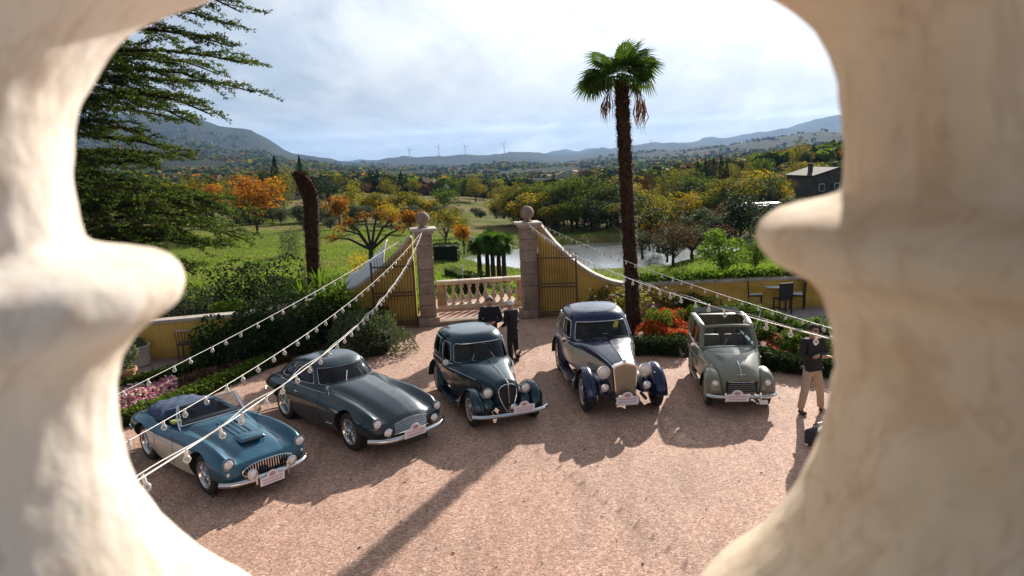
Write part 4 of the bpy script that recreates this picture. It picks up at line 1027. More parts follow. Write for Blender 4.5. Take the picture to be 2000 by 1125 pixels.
# ======== 1: ice blue over cream open roadster
def roadster():
    wb, tr, r = 2.30, 1.25, .33
    car = place_car('open_roadster', 'open roadster in metallic blue over cream with a wide slatted grille, nearest the left edge', (412, 962), (292, 890), wb, tr)
    st = [
     (.74, [(.34, .34), (.48, .36), (.52, .44), (.50, .52), (.42, .56), (.24, .57), (0, .57)]),
     (.70, [(.52, .30), (.66, .40), (.68, .55), (.60, .66), (.46, .62), (.26, .62), (0, .625)]),
     (.58, [(.60, .27), (.72, .42), (.74, .58), (.64, .755), (.47, .655), (.28, .67), (0, .675)]),
     (.38, [(.64, .24), (.76, .42), (.765, .62), (.64, .815), (.47, .70), (.29, .74), (0, .75)]),
     (.05, [(.66, .22), (.77, .42), (.765, .66), (.635, .85), (.46, .745), (.30, .80), (0, .82)]),
     (-.40, [(.68, .20), (.765, .42), (.755, .68), (.63, .845), (.46, .785), (.31, .85), (0, .875)]),
     (-.85, [(.70, .19), (.755, .42), (.745, .66), (.64, .815), (.50, .81), (.34, .87), (0, .90)]),
     (-1.25, [(.71, .19), (.755, .42), (.74, .64), (.655, .775), (.56, .785), (.40, .80), (0, .80)]),
     (-1.75, [(.70, .20), (.765, .42), (.75, .64), (.665, .765), (.56, .77), (.40, .78), (0, .78)]),
     (-2.20, [(.66, .23), (.77, .43), (.765, .66), (.655, .805), (.54, .79), (.38, .80), (0, .81)]),
     (-2.60, [(.62, .27), (.75, .44), (.75, .64), (.63, .765), (.50, .77), (.34, .78), (0, .79)]),
     (-3.00, [(.55, .33), (.68, .46), (.68, .60), (.57, .69), (.44, .70), (.28, .71), (0, .715)]),
     (-3.24, [(.44, .40), (.52, .48), (.52, .55), (.45, .60), (.34, .61), (.2, .62), (0, .62)])]
    V, Fc, fm = loft_body(st, 7, 6, lambda k, y: 1 if (k < 2.0 and -2.1 < y < -.25) else 0)
    me = mesh('body', V, Fc, [P_ICE, P_CREAM, M_DARK], fm)
    cock = MB(); cock.box((0, -1.52, .78), (1.14, .86, .62), ch=.12)
    body = link('body', boolean(me, [wheelcut(0, r, .39, .44, 1.2), wheelcut(0, r, .39, -1.2, -.44), wheelcut(-wb, r, .37, .46, 1.2), wheelcut(-wb, r, .37, -1.2, -.46), cock.mesh('c', M_DARK, False)], 'body'), car)
    # oval grille opening with upright bars
    mb = MB(); el = [(.43 * math.copysign(abs(math.cos(a)) ** .8, math.cos(a)), .455 + .115 * math.copysign(abs(math.sin(a)) ** .8, math.sin(a))) for a in np.linspace(0, 2 * PI, 33)[:-1]]
    mb.prism(el, .02, Matrix.Translation((0, .742, 0))); g = mb.build('grille', M_DARK, car, smooth=False)
    for k in range(19):
        x = -.39 + k * .0433; h = .108 * (1 - (x / .44) ** 2) ** .5
        q = MB(); q.box((x, .772, .455), (.013, .03, 2 * h)); q.build('grille_bar', M_CHROME, g, smooth=False)
    chrome_path(g, 'grille_surround', [(x, .77, z) for x, z in el], .013, M_CHROME, True, 2)
    for s in (1, -1):
        headlamp(car, s * .61, .71, .655, .09, bucket=P_ICE, depth=.12)
        headlamp(car, s * .34, .90, .46, .075, depth=.09, name='fog_lamp')
        q = MB(); q.tube([(s * .34, .86, .46), (s * .34, .80, .33)], .012, 6); q.build('lamp_bracket', M_CHROME, car)
        q = MB(); q.lathe([(.035, 0), (.03, .03), (0, .04)], 14, (s * .63, .69, .49), 'Y'); q.build('side_lamp', M_LENS, car)
        q = MB(); q.box((s * .27, .885, .36), (.055, .05, .22), ch=.02); q.build('overrider', M_CHROME, car)
    bumper(car, sym([(0, .87), (.3, .865), (.6, .80), (.76, .64)]), .34, .085)
    rally_plate(car, .03, .93, .30, .42, -.10); licence(car, 0, .90, .22, .4, .09)
    # bonnet scoop, cowl
    q = MB(); q.box((0, .22, .815), (.44, .34, .05), ch=.02, taper=.8); q.build('bonnet_scoop', P_ICE, car)
    q = MB(); q.box((0, .40, .80), (.36, .02, .03)); q.build('scoop_opening', M_DARK, car)
    for k in range(4):
        x_ = -.135 + k * .09; chrome_path(car, 'bonnet_rib', [(x_, .02, .826), (x_, -.2, .853), (x_, -.45, .882), (x_, -.62, .888)], .010, P_ICE)
    # windscreen: flat raked pane in a chrome frame
    b, t_ = [(-.56, -1.02, .86), (.56, -1.02, .86)], [(-.50, -1.20, 1.17), (.50, -1.20, 1.17)]
    mb = MB(); mb.add([b[0], b[1], t_[1], t_[0]], [(0, 1, 2, 3)]); ws = mb.build('windscreen', M_GLASS, car, smooth=False)
    mb = MB()
    for p, q_ in ((b[0], b[1]), (b[1], t_[1]), (t_[1], t_[0]), (t_[0], b[0])): mb.tube([p, q_], .011, 6)
    mb.build('windscreen_frame', M_CHROME, ws)
    for s in (1, -1):
        chrome_path(car, 'windscreen_post', [(s * .58, -1.02, .80), (s * .575, -1.10, .98), (s * .51, -1.21, 1.18)], .015, M_CHROME)
    interior(car, -1.15, -1.95, 1.05, .42, M_BLUEFAB, (-1.62,), .27, -1.16, .40)
    q = MB(); q.tube([(.0, -1.4, .5), (0, -1.32, .66)], .01, 6); q.lathe([(0, 0), (.022, .02), (0, .045)], 8, (0, -1.32, .65)); q.build('gear_lever', M_CHROME, car)
    # tonneau over the rear, dark blue canvas
    V = []; nu_, nv_ = 14, 16
    for i in range(nu_ + 1):
        y = -1.86 - i / nu_ * .86
        for j in range(nv_ + 1):
            u = -1 + 2 * j / nv_; hw = .60 * (1 - .25 * (i / nu_) ** 2); e = 1 - abs(u) ** 4
            V.append((u * hw, y + .03 * math.sin(u * 9), .772 + e * (.075 + .05 * math.sin(min(i / nu_ * 1.3, 1) * PI)) + .010 * math.sin(u * 14 + i) + .008 * math.sin(i * 1.9)))
    Fc = [(i * (nv_ + 1) + j, i * (nv_ + 1) + j + 1, (i + 1) * (nv_ + 1) + j + 1, (i + 1) * (nv_ + 1) + j) for i in range(nu_) for j in range(nv_)]
    tn = link('tonneau_cover', mesh('tonneau_cover', V, Fc, M_BLUEFAB, sharp=None), car); md = tn.modifiers.new('s', 'SOLIDIFY'); md.thickness = .03
    for s in (1, -1):      # chrome flash along the flank
        chrome_path(car, 'side_moulding', [(s * .772, -.42, .60), (s * .76, -1.0, .585), (s * .765, -1.7, .575), (s * .775, -2.0, .58)], .009)
        q = MB(); q.box((s * .765, -1.62, .62), (.02, .10, .02), ch=.005); q.build('door_handle', M_CHROME, car)
        q = MB(); q.lathe([(.03, 0), (.03, .02), (.0, .03)], 12, (s * .74, -1.0, .80), M=Matrix.Rotation(s * PI / 2, 4, 'Y')); 
        for zz_ in (0,): chrome_path(car, 'shut_line', [(s * .772, -.98, .26), (s * .768, -.98, .5), (s * .74, -1.0, .72), (s * .69, -1.02, .79)], .003, M_DARK)
        chrome_path(car, 'shut_line', [(s * .775, -1.70, .28), (s * .772, -1.72, .5), (s * .74, -1.74, .70), (s * .68, -1.74, .77)], .003, M_DARK)
    # a round wing mirror and a small yellow and green flag on the cockpit edge
    q = MB(); q.lathe([(.0, -.03), (.05, -.02), (.058, .0), (.0, .005)], 16, (-.62, -.60, .93), 'Y'); q.tube([(-.62, -.6, .84), (-.62, -.61, .92)], .008, 5); q.build('wing_mirror', M_CHROME, car)
    q = MB(); q.box((.50, -1.36, .86), (.16, .16, .05), ch=.02); q.build('seat_cushion', simple('lime_cloth', (.42, .50, .12), .8), car)
    chrome_path(car, 'bonnet_line', [(.44, .50, .67), (.45, .1, .735), (.45, -.4, .785), (.47, -.85, .82)], .003, M_DARK)
    chrome_path(car, 'bonnet_line', [(-.44, .50, .67), (-.45, .1, .735), (-.45, -.4, .785), (-.47, -.85, .82)], .003, M_DARK)
    for s in (1, -1):
        q = MB(); q.box((s * .55, -3.17, .52), (.08, .05, .08), ch=.02); q.build('tail_light', simple('tail_red', (.4, .02, .02), .3), car)
    bumper(car, sym([(0, -3.34), (.3, -3.33), (.62, -3.2), (.70, -3.0)]), .42, .08)
    add_wheels(car, r, .155, tr, wb, 'wire'); return car
roadster()

# ======== 2: grey green fastback coupe
def coupe():
    wb, tr, r = 2.51, 1.36, .35
    car = place_car('fastback_coupe', 'grey green fastback coupe with a long bonnet, between the roadster and the teal saloon', (692, 876), (549, 808), wb, tr)
    st = [
     (.86, [(.30, .36), (.42, .38), (.46, .46), (.44, .54), (.34, .60), (.20, .63), (0, .64)]),
     (.78, [(.52, .30), (.68, .42), (.70, .54), (.62, .62), (.46, .63), (.24, .69), (0, .71)]),
     (.60, [(.62, .27), (.77, .44), (.79, .60), (.68, .755), (.50, .68), (.28, .76), (0, .79)]),
     (.35, [(.66, .24), (.81, .44), (.81, .65), (.68, .82), (.50, .74), (.30, .83), (0, .865)]),
     (0, [(.69, .22), (.82, .45), (.81, .68), (.68, .865), (.49, .80), (.32, .89), (0, .93)]),
     (-.45, [(.71, .20), (.82, .45), (.80, .70), (.675, .875), (.50, .85), (.34, .94), (0, .98)]),
     (-.90, [(.73, .19), (.815, .45), (.80, .70), (.69, .865), (.55, .89), (.38, .97), (0, 1.0)]),
     (-1.40, [(.74, .19), (.815, .45), (.805, .70), (.71, .85), (.60, .90), (.42, .93), (0, .93)]),
     (-2.0, [(.73, .20), (.82, .46), (.81, .70), (.72, .85), (.61, .90), (.42, .93), (0, .93)]),
     (-2.5, [(.70, .24), (.82, .47), (.81, .70), (.71, .86), (.59, .88), (.40, .92), (0, .93)]),
     (-3.0, [(.64, .28), (.78, .48), (.78, .67), (.68, .81), (.54, .83), (.36, .86), (0, .87)]),
     (-3.4, [(.54, .34), (.68, .50), (.68, .63), (.58, .72), (.45, .74), (.30, .75), (0, .76)]),
     (-3.62, [(.42, .42), (.50, .50), (.50, .57), (.42, .62), (.33, .64), (.2, .65), (0, .65)])]
    V, Fc, fm = loft_body(st, 7, 6)
    me = mesh('body', V, Fc, [P_GREY, M_DARK], fm)
    cut = MB(); cut.box((0, -1.95, .95), (1.16, 1.45, .9), ch=.1)
    link('body', boolean(me, [wheelcut(0, r, .405, .48, 1.3), wheelcut(0, r, .405, -1.3, -.48), wheelcut(-wb, r, .39, .52, 1.3), wheelcut(-wb, r, .39, -1.3, -.52), cut.mesh('c', M_DARK, False)], 'body'), car)
    rings = [(.84, -.86, -3.25, .70, 2.9), (.93, -.93, -3.12, .685, 2.9), (1.06, -1.07, -2.92, .64, 2.8), (1.20, -1.26, -2.62, .585, 2.7), (1.27, -1.38, -2.42, .53, 2.6), (1.315, -1.52, -2.2, .42, 2.4), (1.33, -1.72, -1.98, .2, 2.2)]
    cabin(car, rings, [(36, 144, 'windscreen'), (-3, 27, 'side_window'), (153, 183, 'side_window'), (-27, -9, 'quarter_window'), (189, 207, 'quarter_window'), (246, 294, 'rear_window')], 1, 3, P_GREY, trim=(M_CHROME, .007))
    interior(car, -1.15, -2.6, 1.1, .50, M_RED, (-1.75,), .30, -1.16, .46)
    # wide low grille with a peaked top
    top = [(-.56, .44), (-.50, .50), (-.36, .565), (-.18, .615), (0, .63), (.18, .615), (.36, .565), (.50, .50), (.56, .44)]
    gp = [(-.50, .40), (-.30, .385), (.30, .385), (.50, .40)] + top[::-1]
    V2 = [(x, .885 - .30 * x * x, z) for x, z in gp] + [(x, .80 - .30 * x * x, z) for x, z in gp]; n = len(gp)
    me = mesh('grille', V2, [tuple(range(n)), tuple(range(2 * n - 1, n - 1, -1))] + [(i, n + i, n + (i + 1) % n, (i + 1) % n) for i in range(n)], M_DARK, smooth=False); g = link('grille', me, car)
    chrome_path(g, 'grille_surround', [(x, .89 - .30 * x * x, z) for x, z in gp], .011, M_CHROME, True, 2)
    for z in (.42, .45, .48, .51, .54, .57, .60):
        hx = np.interp(z, [.40, .44, .50, .565, .615, .63], [.54, .55, .48, .34, .16, .0]) * .97
        chrome_path(g, 'grille_bar', [(x, .893 - .30 * x * x, z) for x in np.linspace(-hx, hx, 7)], .006, M_CHROME, n=1, seg=4)
    for s in (1, -1):
        headlamp(car, s * .65, .79, .64, .092, bucket=P_GREY, depth=.14)
        headlamp(car, s * .50, .88, .46, .078, depth=.09, name='fog_lamp')
        chrome_path(car, 'bonnet_line', [(s * .46, .68, .665), (s * .50, .3, .755), (s * .50, -.1, .815), (s * .53, -.6, .865), (s * .60, -.9, .87)], .003, M_DARK)
        chrome_path(car, 'side_moulding', [(s * .825, -.46, .40), (s * .822, -.7, .385)], .008)
        chrome_path(car, 'shut_line', [(s * .80, -1.0, .24), (s * .823, -.98, .5), (s * .80, -1.0, .72), (s * .735, -1.02, .845)], .003, M_DARK)
        chrome_path(car, 'shut_line', [(s * .81, -2.05, .26), (s * .826, -2.03, .5), (s * .80, -2.0, .74), (s * .74, -1.98, .845)], .003, M_DARK)
        chrome_path(car, 'belt_line', [(s * .695, -.85, .872), (s * .735, -1.3, .862), (s * .745, -2.0, .86), (s * .73, -2.6, .865)], .006)
        q = MB(); q.box((s * .80, -1.86, .74), (.025, .12, .022), ch=.005); q.build('door_handle', M_CHROME, car)
        q = MB(); q.box((s * .60, -3.55, .55), (.08, .05, .1), ch=.02); q.build('tail_light', MATS['tail_red'], car)
    q = MB(); q.lathe([(.0, -.03), (.05, -.02), (.058, .0), (.0, .005)], 16, (.69, -.75, .98), 'Y'); q.tube([(.69, -.75, .86), (.69, -.76, .96)], .008, 5); q.build('wing_mirror', M_CHROME, car)
    chrome_path(car, 'side_crease', [(.815, -.45, .70), (.81, -1.3, .665), (.815, -2.1, .66)], .004, P_GREY); chrome_path(car, 'side_crease', [(-.815, -.45, .70), (-.81, -1.3, .665), (-.815, -2.1, .66)], .004, P_GREY)
    bumper(car, sym([(0, 1.02), (.3, 1.01), (.62, .93), (.82, .72)]), .345, .09)
    bumper(car, sym([(0, -3.74), (.3, -3.73), (.62, -3.6), (.74, -3.4)]), .42, .08)
    rally_plate(car, .06, 1.07, .42, .46, -.12); licence(car, 0, 1.02, .25, .46, .10)
    for s in (1, -1):
        q = MB(); q.tube([(s * .2, -.92, .99), (s * .12 - .08, -1.14, 1.12)], .006, 5); q.build('wiper', M_CHROME, car)
    add_wheels(car, r, .16, tr, wb, 'wire'); return car
coupe()

def old_saloon(car, spec):
    """separate-fender saloon: hull + bonnet loft, cabin, four fenders, running boards"""
    pass
# ======== 3: small dark teal saloon
def teal():
    wb, tr, r = 2.42, 1.23, .335
    car = place_car('teal_saloon', 'dark teal upright saloon with a heart-shaped chrome grille, in the middle of the row', (924, 830), (866, 768), wb, tr)
    st = [
     (.34, [(.16, .38), (.20, .42), (.215, .60), (.20, .74), (.15, .82), (.08, .85), (0, .86)]),
     (.24, [(.22, .36), (.26, .42), (.27, .62), (.25, .77), (.19, .865), (.10, .90), (0, .91)]),
     (-.1, [(.28, .34), (.33, .42), (.34, .66), (.32, .80), (.25, .91), (.13, .955), (0, .965)]),
     (-.6, [(.36, .33), (.45, .42), (.47, .70), (.44, .84), (.34, .955), (.18, 1.0), (0, 1.01)]),
     (-.95, [(.44, .32), (.58, .42), (.61, .70), (.59, .84), (.46, .96), (.24, 1.01), (0, 1.02)]),
     (-1.35, [(.50, .31), (.66, .42), (.69, .68), (.67, .82), (.60, .90), (.36, .92), (0, .92)]),
     (-2.0, [(.52, .31), (.68, .42), (.71, .68), (.69, .82), (.62, .90), (.36, .92), (0, .92)]),
     (-2.6, [(.50, .32), (.66, .42), (.69, .68), (.67, .82), (.60, .90), (.36, .92), (0, .92)]),
     (-2.95, [(.44, .36), (.58, .44), (.60, .66), (.58, .78), (.50, .84), (.3, .88), (0, .89)]),
     (-3.15, [(.34, .44), (.44, .50), (.46, .60), (.44, .68), (.38, .73), (.2, .75), (0, .76)])]
    V, Fc, fm = loft_body(st, 6, 6)
    me = mesh('body', V, Fc, [P_TEAL, M_DARK], fm); cut = MB(); cut.box((0, -1.98, .95), (1.16, 1.36, .9), ch=.08)
    link('body', boolean(me, [cut.mesh('c', M_DARK, False), wheelcut(-wb, r, .38, .50, 1.2), wheelcut(-wb, r, .38, -1.2, -.50)], 'body'), car)
    rings = [(.84, -1.00, -3.02, .70, 3.6), (.95, -1.04, -3.0, .695, 3.6), (1.12, -1.12, -2.93, .67, 3.4), (1.30, -1.22, -2.82, .63, 3.2), (1.40, -1.30, -2.70, .58, 3.0), (1.465, -1.42, -2.5, .48, 2.7), (1.49, -1.7, -2.2, .25, 2.3)]
    cabin(car, rings, [(42, 138, 'windscreen'), (5, 33, 'side_window'), (147, 175, 'side_window'), (-33, 0, 'side_window'), (180, 213, 'side_window'), (252, 288, 'rear_window')], 1, 3, P_TEAL, trim=(M_CHROME, .006))
    interior(car, -1.15, -2.8, 1.1, .48, M_TAN, (-1.65, -2.45), .28, -1.2, .48)
    for s in (1, -1):
        pod(s * .60, [(.43, .04, .34, .40, -s * .05), (.40, .10, .29, .52, -s * .03), (.30, .155, .27, .66), (.08, .17, .27, .735), (-.18, .17, .26, .70), (-.42, .16, .25, .56), (-.65, .14, .24, .40), (-.85, .12, .235, .30), (-.95, .10, .23, .27)], 2.5, mat=[P_TEAL, M_DARK], cutters=[(0, r, .375, s * .52 if s > 0 else -1.0, 1.0 if s > 0 else s * .52)], parent=car, name='front_fender')
        # inner apron joining fender and bonnet
        pod(s * .38, [(.36, .05, .34, .42), (.28, .14, .36, .58), (0, .16, .38, .62), (-.4, .14, .38, .60), (-.6, .08, .38, .52)], 2.4, mat=P_TEAL, parent=car, name='fender_apron')
        pod(s * .66, [(-wb + .56, .06, .24, .32), (-wb + .44, .12, .24, .48), (-wb + .24, .135, .25, .67), (-wb, .14, .26, .74), (-wb - .26, .13, .28, .68), (-wb - .48, .11, .30, .52), (-wb - .62, .06, .33, .38)], 2.5, mat=[P_TEAL, M_DARK], cutters=[(-wb, r, .37, s * .56 if s > 0 else -1.0, 1.0 if s > 0 else s * .56)], parent=car, name='rear_fender')
        q = MB(); q.box((s * .68, -1.36, .25), (.22, 1.25, .04), ch=.012); o = q.build('running_board', P_TEAL, car); chrome_path(o, 'edge_strip', [(s * .795, -.80, .258), (s * .795, -1.9, .258)], .008)
        headlamp(car, s * .385, .30, .70, .10, bucket=P_TEAL, depth=.2)
        chrome_path(car, 'belt_line', [(s * .42, -.3, .80), (s * .62, -1.0, .825), (s * .715, -1.5, .825), (s * .725, -2.2, .82), (s * .66, -2.8, .80)], .006)
        for y in (-1.12, -1.95):
            chrome_path(car, 'shut_line', [(s * .655 if y > -1.5 else s * .705, y, .33), (s * .665 if y > -1.5 else s * .715, y, .6), (s * .66 if y > -1.5 else s * .712, y, .80)], .003, M_DARK)
        q = MB(); q.box((s * .72, -1.82, .76), (.03, .11, .02), ch=.005); q.build('door_handle', M_CHROME, car)
        q = MB(); q.lathe([(.0, -.03), (.055, -.02), (.062, .0), (.0, .005)], 16, (s * .80, -1.12, 1.0), 'Y'); q.tube([(s * .66, -1.1, .96), (s * .80, -1.13, 1.0)], .008, 5); q.build('door_mirror', M_WHITE if s > 0 else M_CHROME, car)
        for k in range(6):
            q = MB(); q.box((s * (.372 + .02 * k), -.20 - k * .07, .64), (.012, .014, .22), ch=.003); q.build('bonnet_louvre', P_TEAL, car)
    # heart-shaped grille: wide shoulders running down to a point, with a centre bar
    def gx(z): return float(np.interp(z, [.30, .36, .46, .60, .72, .80, .84], [.035, .075, .125, .175, .185, .15, .06]))
    zz_ = np.linspace(.30, .84, 16); gp = [(gx(z), z) for z in zz_] + [(-gx(z), z) for z in zz_[::-1]]
    V2 = [(x, .40 - 1.2 * x * x, z) for x, z in gp] + [(x, .30, z) for x, z in gp]; n = len(gp)
    g = link('grille', mesh('grille', V2, [tuple(range(n)), tuple(range(2 * n - 1, n - 1, -1))] + [(i, n + i, n + (i + 1) % n, (i + 1) % n) for i in range(n)], M_DARK, smooth=False), car)
    chrome_path(g, 'grille_surround', [(x, .405 - 1.2 * x * x, z) for x, z in gp], .011, M_CHROME, True, 1)
    chrome_path(g, 'centre_bar', [(0, .42, .30), (0, .425, .6), (0, .41, .84), (0, .36, .885)], .013)
    for z in np.linspace(.36, .80, 14):
        w_ = gx(z) - .008; chrome_path(g, 'grille_bar', [(-w_, .405 - 1.2 * w_ * w_, z), (0, .408, z - .012), (w_, .405 - 1.2 * w_ * w_, z)], .003, simple('dull_nickel', (.12, .12, .12), .3, .8), n=1, seg=4)
    chrome_path(car, 'bonnet_strip', [(0, .34, .885), (0, -.1, .972), (0, -.6, 1.017), (0, -.98, 1.03)], .007)
    q = MB(); q.lathe([(0, 0), (.02, .01), (.012, .05), (0, .07)], 8, (0, .33, .89)); q.build('bonnet_mascot', M_CHROME, car)
    bumper(car, sym([(0, .66), (.35, .65), (.62, .58), (.76, .48)]), .33, .075)
    for s in (1, -1):
        q = MB(); q.box((s * .3, .50, .32), (.04, .30, .05)); q.build('bumper_iron', M_DARK, car)
    rally_plate(car, -.20, .70, .44, .42, -.12); headlamp(car, -.02, .62, .46, .06, depth=.08, name='fog_lamp')
    for s in (1, -1):
        q = MB(); q.tube([(s * .25, -1.06, .98), (s * .10, -1.20, 1.22)], .006, 5); q.build('wiper', M_CHROME, car)
    add_wheels(car, r, .13, tr, wb, 'disc', P_LINEN); return car
teal()

# ======== 4: large navy and linen saloon
def lux():
    wb, tr, r = 2.95, 1.44, .39
    car = place_car('twotone_saloon', 'large navy and pale cream saloon with a tall flat radiator, second from the right', (1144, 800), (1096, 722), wb, tr)
    st = [
     (.30, [(.17, .42), (.19, .46), (.215, .66), (.235, .84), (.225, .955), (.11, 1.0), (0, 1.03)]),
     (.10, [(.22, .40), (.24, .46), (.26, .68), (.28, .86), (.265, .985), (.13, 1.03), (0, 1.06)]),
     (-.4, [(.30, .38), (.34, .46), (.37, .70), (.39, .88), (.36, 1.02), (.18, 1.08), (0, 1.11)]),
     (-.95, [(.38, .37), (.47, .46), (.51, .72), (.53, .90), (.47, 1.045), (.24, 1.11), (0, 1.14)]),
     (-1.35, [(.46, .36), (.62, .46), (.66, .72), (.665, .90), (.58, 1.04), (.3, 1.11), (0, 1.13)]),
     (-1.85, [(.54, .35), (.71, .46), (.745, .72), (.74, .90), (.66, 1.0), (.4, 1.03), (0, 1.03)]),
     (-2.6, [(.56, .35), (.74, .46), (.77, .72), (.76, .90), (.68, 1.0), (.4, 1.03), (0, 1.03)]),
     (-3.2, [(.54, .36), (.71, .46), (.74, .72), (.73, .90), (.65, 1.0), (.4, 1.03), (0, 1.03)]),
     (-3.65, [(.48, .40), (.62, .48), (.64, .70), (.62, .84), (.54, .92), (.3, .96), (0, .97)]),
     (-3.95, [(.36, .48), (.46, .54), (.48, .64), (.46, .74), (.40, .79), (.2, .82), (0, .83)])]
    V, Fc, fm = loft_body(st, 6, 6, lambda k, y: 1 if k < 3.2 else 0)
    me = mesh('body', V, Fc, [P_NAVY, P_LINEN, M_DARK], fm); cut = MB(); cut.box((0, -2.45, 1.05), (1.24, 1.7, .9), ch=.08)
    link('body', boolean(me, [cut.mesh('c', M_DARK, False), wheelcut(-wb, r, .44, .54, 1.3), wheelcut(-wb, r, .44, -1.3, -.54)], 'body'), car)
    rings = [(.94, -1.36, -3.72, .75, 4.0), (1.06, -1.42, -3.68, .745, 4.0), (1.22, -1.51, -3.58, .72, 3.8), (1.42, -1.64, -3.42, .675, 3.5), (1.54, -1.73, -3.25, .62, 3.2), (1.61, -1.88, -3.0, .51, 2.8), (1.64, -2.2, -2.7, .27, 2.3)]
    cabin(car, rings, [(47, 133, 'windscreen'), (4, 34, 'side_window'), (146, 176, 'side_window'), (-30, -2, 'side_window'), (182, 210, 'side_window'), (250, 290, 'rear_window')], 1, 3, P_NAVY, trim=(simple('window_frame_pale', (.62, .62, .62), .3, .5, .03), .012))
    interior(car, -1.6, -3.3, 1.2, .60, M_TAN, (-2.1, -3.0), .30, -1.64, .50)
    for s in (1, -1):
        pod(s * .70, [(.56, .05, .42, .48, -s * .03), (.50, .12, .34, .64), (.34, .17, .31, .82), (.08, .18, .31, .895), (-.22, .175, .31, .85), (-.52, .165, .30, .66), (-.80, .15, .29, .46), (-1.05, .13, .28, .34), (-1.2, .11, .27, .31)], 2.4, mat=[P_NAVY, M_DARK], cutters=[(0, r, .445, s * .60 if s > 0 else -1.1, 1.1 if s > 0 else s * .60)], parent=car, name='front_fender')
        pod(s * .44, [(.36, .07, .40, .50), (.24, .16, .42, .66), (-.1, .19, .43, .70), (-.6, .17, .42, .66), (-.9, .1, .42, .55)], 2.2, mat=P_NAVY, parent=car, name='fender_apron')
        pod(s * .72, [(-wb + .70, .06, .28, .38), (-wb + .54, .13, .28, .58), (-wb + .28, .155, .29, .80), (-wb, .16, .30, .88), (-wb - .30, .15, .33, .82), (-wb - .58, .12, .36, .64), (-wb - .80, .06, .40, .48)], 2.4, mat=[P_NAVY, M_DARK], cutters=[(-wb, r, .43, s * .62 if s > 0 else -1.1, 1.1 if s > 0 else s * .62)], parent=car, name='rear_fender')
        q = MB(); q.box((s * .76, -1.68, .30), (.24, 1.35, .045), ch=.014); o = q.build('running_board', P_NAVY, car); chrome_path(o, 'edge_strip', [(s * .885, -1.05, .31), (s * .885, -2.3, .31)], .009)
        headlamp(car, s * .415, .34, .86, .125, bucket=M_CHROME, depth=.22)
        q = MB(); q.tube([(s * .415, .26, .76), (s * .40, .24, .66)], .02, 6); q.build('lamp_post', M_CHROME, car)
        headlamp(car, s * .42, .46, .58, .07, depth=.08, name='horn')
        chrome_path(car, 'belt_line', [(s * .30, .1, .94), (s * .44, -.5, .965), (s * .58, -1.1, .99), (s * .70, -1.6, .985), (s * .765, -2.2, .975), (s * .77, -2.8, .97), (s * .69, -3.4, .94)], .006, P_NAVY)
        for y, xx in ((-1.45, .70), (-2.42, .775), ):
            chrome_path(car, 'shut_line', [(s * (xx - .05), y, .38), (s * (xx + .0), y, .6), (s * (xx - .0), y, .80), (s * (xx - .02), y, .95)], .003, M_DARK)
        q = MB(); q.box((s * .785, -2.3, .88), (.03, .12, .02), ch=.005); q.build('door_handle', M_CHROME, car)
        for k in range(14):
            q = MB(); q.box((s * (.378 + .0085 * k), -.42 - k * .035, .80), (.01, .010, .20), ch=.003); q.build('bonnet_louvre', P_LINEN, car)
        q = MB(); q.lathe([(.0, -.03), (.055, -.02), (.062, .0), (.0, .005)], 16, (s * .86, -1.50, 1.10), 'Y'); q.tube([(s * .72, -1.48, 1.06), (s * .86, -1.51, 1.1)], .008, 5); q.build('door_mirror', M_CHROME, car)
        q = MB(); q.box((s * .30, .62, .42), (.05, .36, .06), ch=.01); q.build('chassis_horn', M_DARK, car)
    # tall radiator: pale metal shell with peaked top, honeycomb face
    W0, W1 = .205, .245; sh = [(-W0, .40), (W0, .40), (W1, .96), (W1 * .80, 1.0), (0, 1.055), (-W1 * .80, 1.0), (-W1, .96)]
    mb = MB(); mb.prism(sh, -.14, Matrix.Translation((0, .44, 0))); g = mb.build('radiator', M_CHROME, car, smooth=False)
    ins = [(x * .90, .425 + (z - .40) * .905) for x, z in sh]
    m_, N = newmat('radiator_mesh'); ob = N.n('ShaderNodeTexCoord').outputs['Object']
    vv = N.n('ShaderNodeTexVoronoi', i={'Scale': 60.0, 'Vector': ob}, feature='DISTANCE_TO_EDGE').outputs['Distance']
    finish(N, principled(N, col=N.ramp(vv, [(0.0, (.36, .32, .24)), (.3, (.22, .19, .13))]), rough=.4, metal=.6))
    mb = MB(); mb.prism(ins, -.01, Matrix.Translation((0, .449, 0))); face = mb.build('radiator_grille', m_, g, smooth=False)
    for k in range(15):
        x = -.165 + k * .33 / 14; q = MB(); q.box((x, .452, .68), (.006, .008, .50 if abs(x) < .15 else .47)); q.build('grille_bar', simple('brass_bar', (.36, .33, .26), .35, .7), g, smooth=False)
    q = MB(); q.lathe([(.035, 0), (.035, .03), (.02, .04), (.02, .06), (0, .065)], 16, (0, .38, 1.04)); q.box((0, .38, 1.08), (.09, .012, .012)); q.build('radiator_cap', M_CHROME, car)
    chrome_path(car, 'bonnet_strip', [(0, .26, 1.045), (0, -.4, 1.118), (0, -.95, 1.148), (0, -1.35, 1.14)], .007)
    for s in (1, -1): chrome_path(car, 'bonnet_edge', [(s * .235, .30, .965), (s * .28, .0, .995), (s * .37, -.45, 1.03), (s * .49, -1.0, 1.05)], .005)
    rally_plate(car, .01, .60, .36, .46, -.08); licence(car, .0, .56, .27, .42, .09, M_WHITE)
    q = MB(); q.box((.26, -1.62, 1.26), (.10, .01, .14), M=Matrix.Rotation(-.5, 4, 'X')); q.box((.24, -1.60, 1.34), (.08, .01, .08), M=Matrix.Rotation(-.5, 4, 'X')); o = q.build('windscreen_sticker', simple('yellow_sticker', (.75, .70, .10), .6), car, smooth=False); o.location = (-.66 + .10, .05, .04)
    q = MB(); q.tube([(-.1, -1.49, 1.17), (.12, -1.52, 1.19)], .006, 5); q.build('wiper', M_CHROME, car)
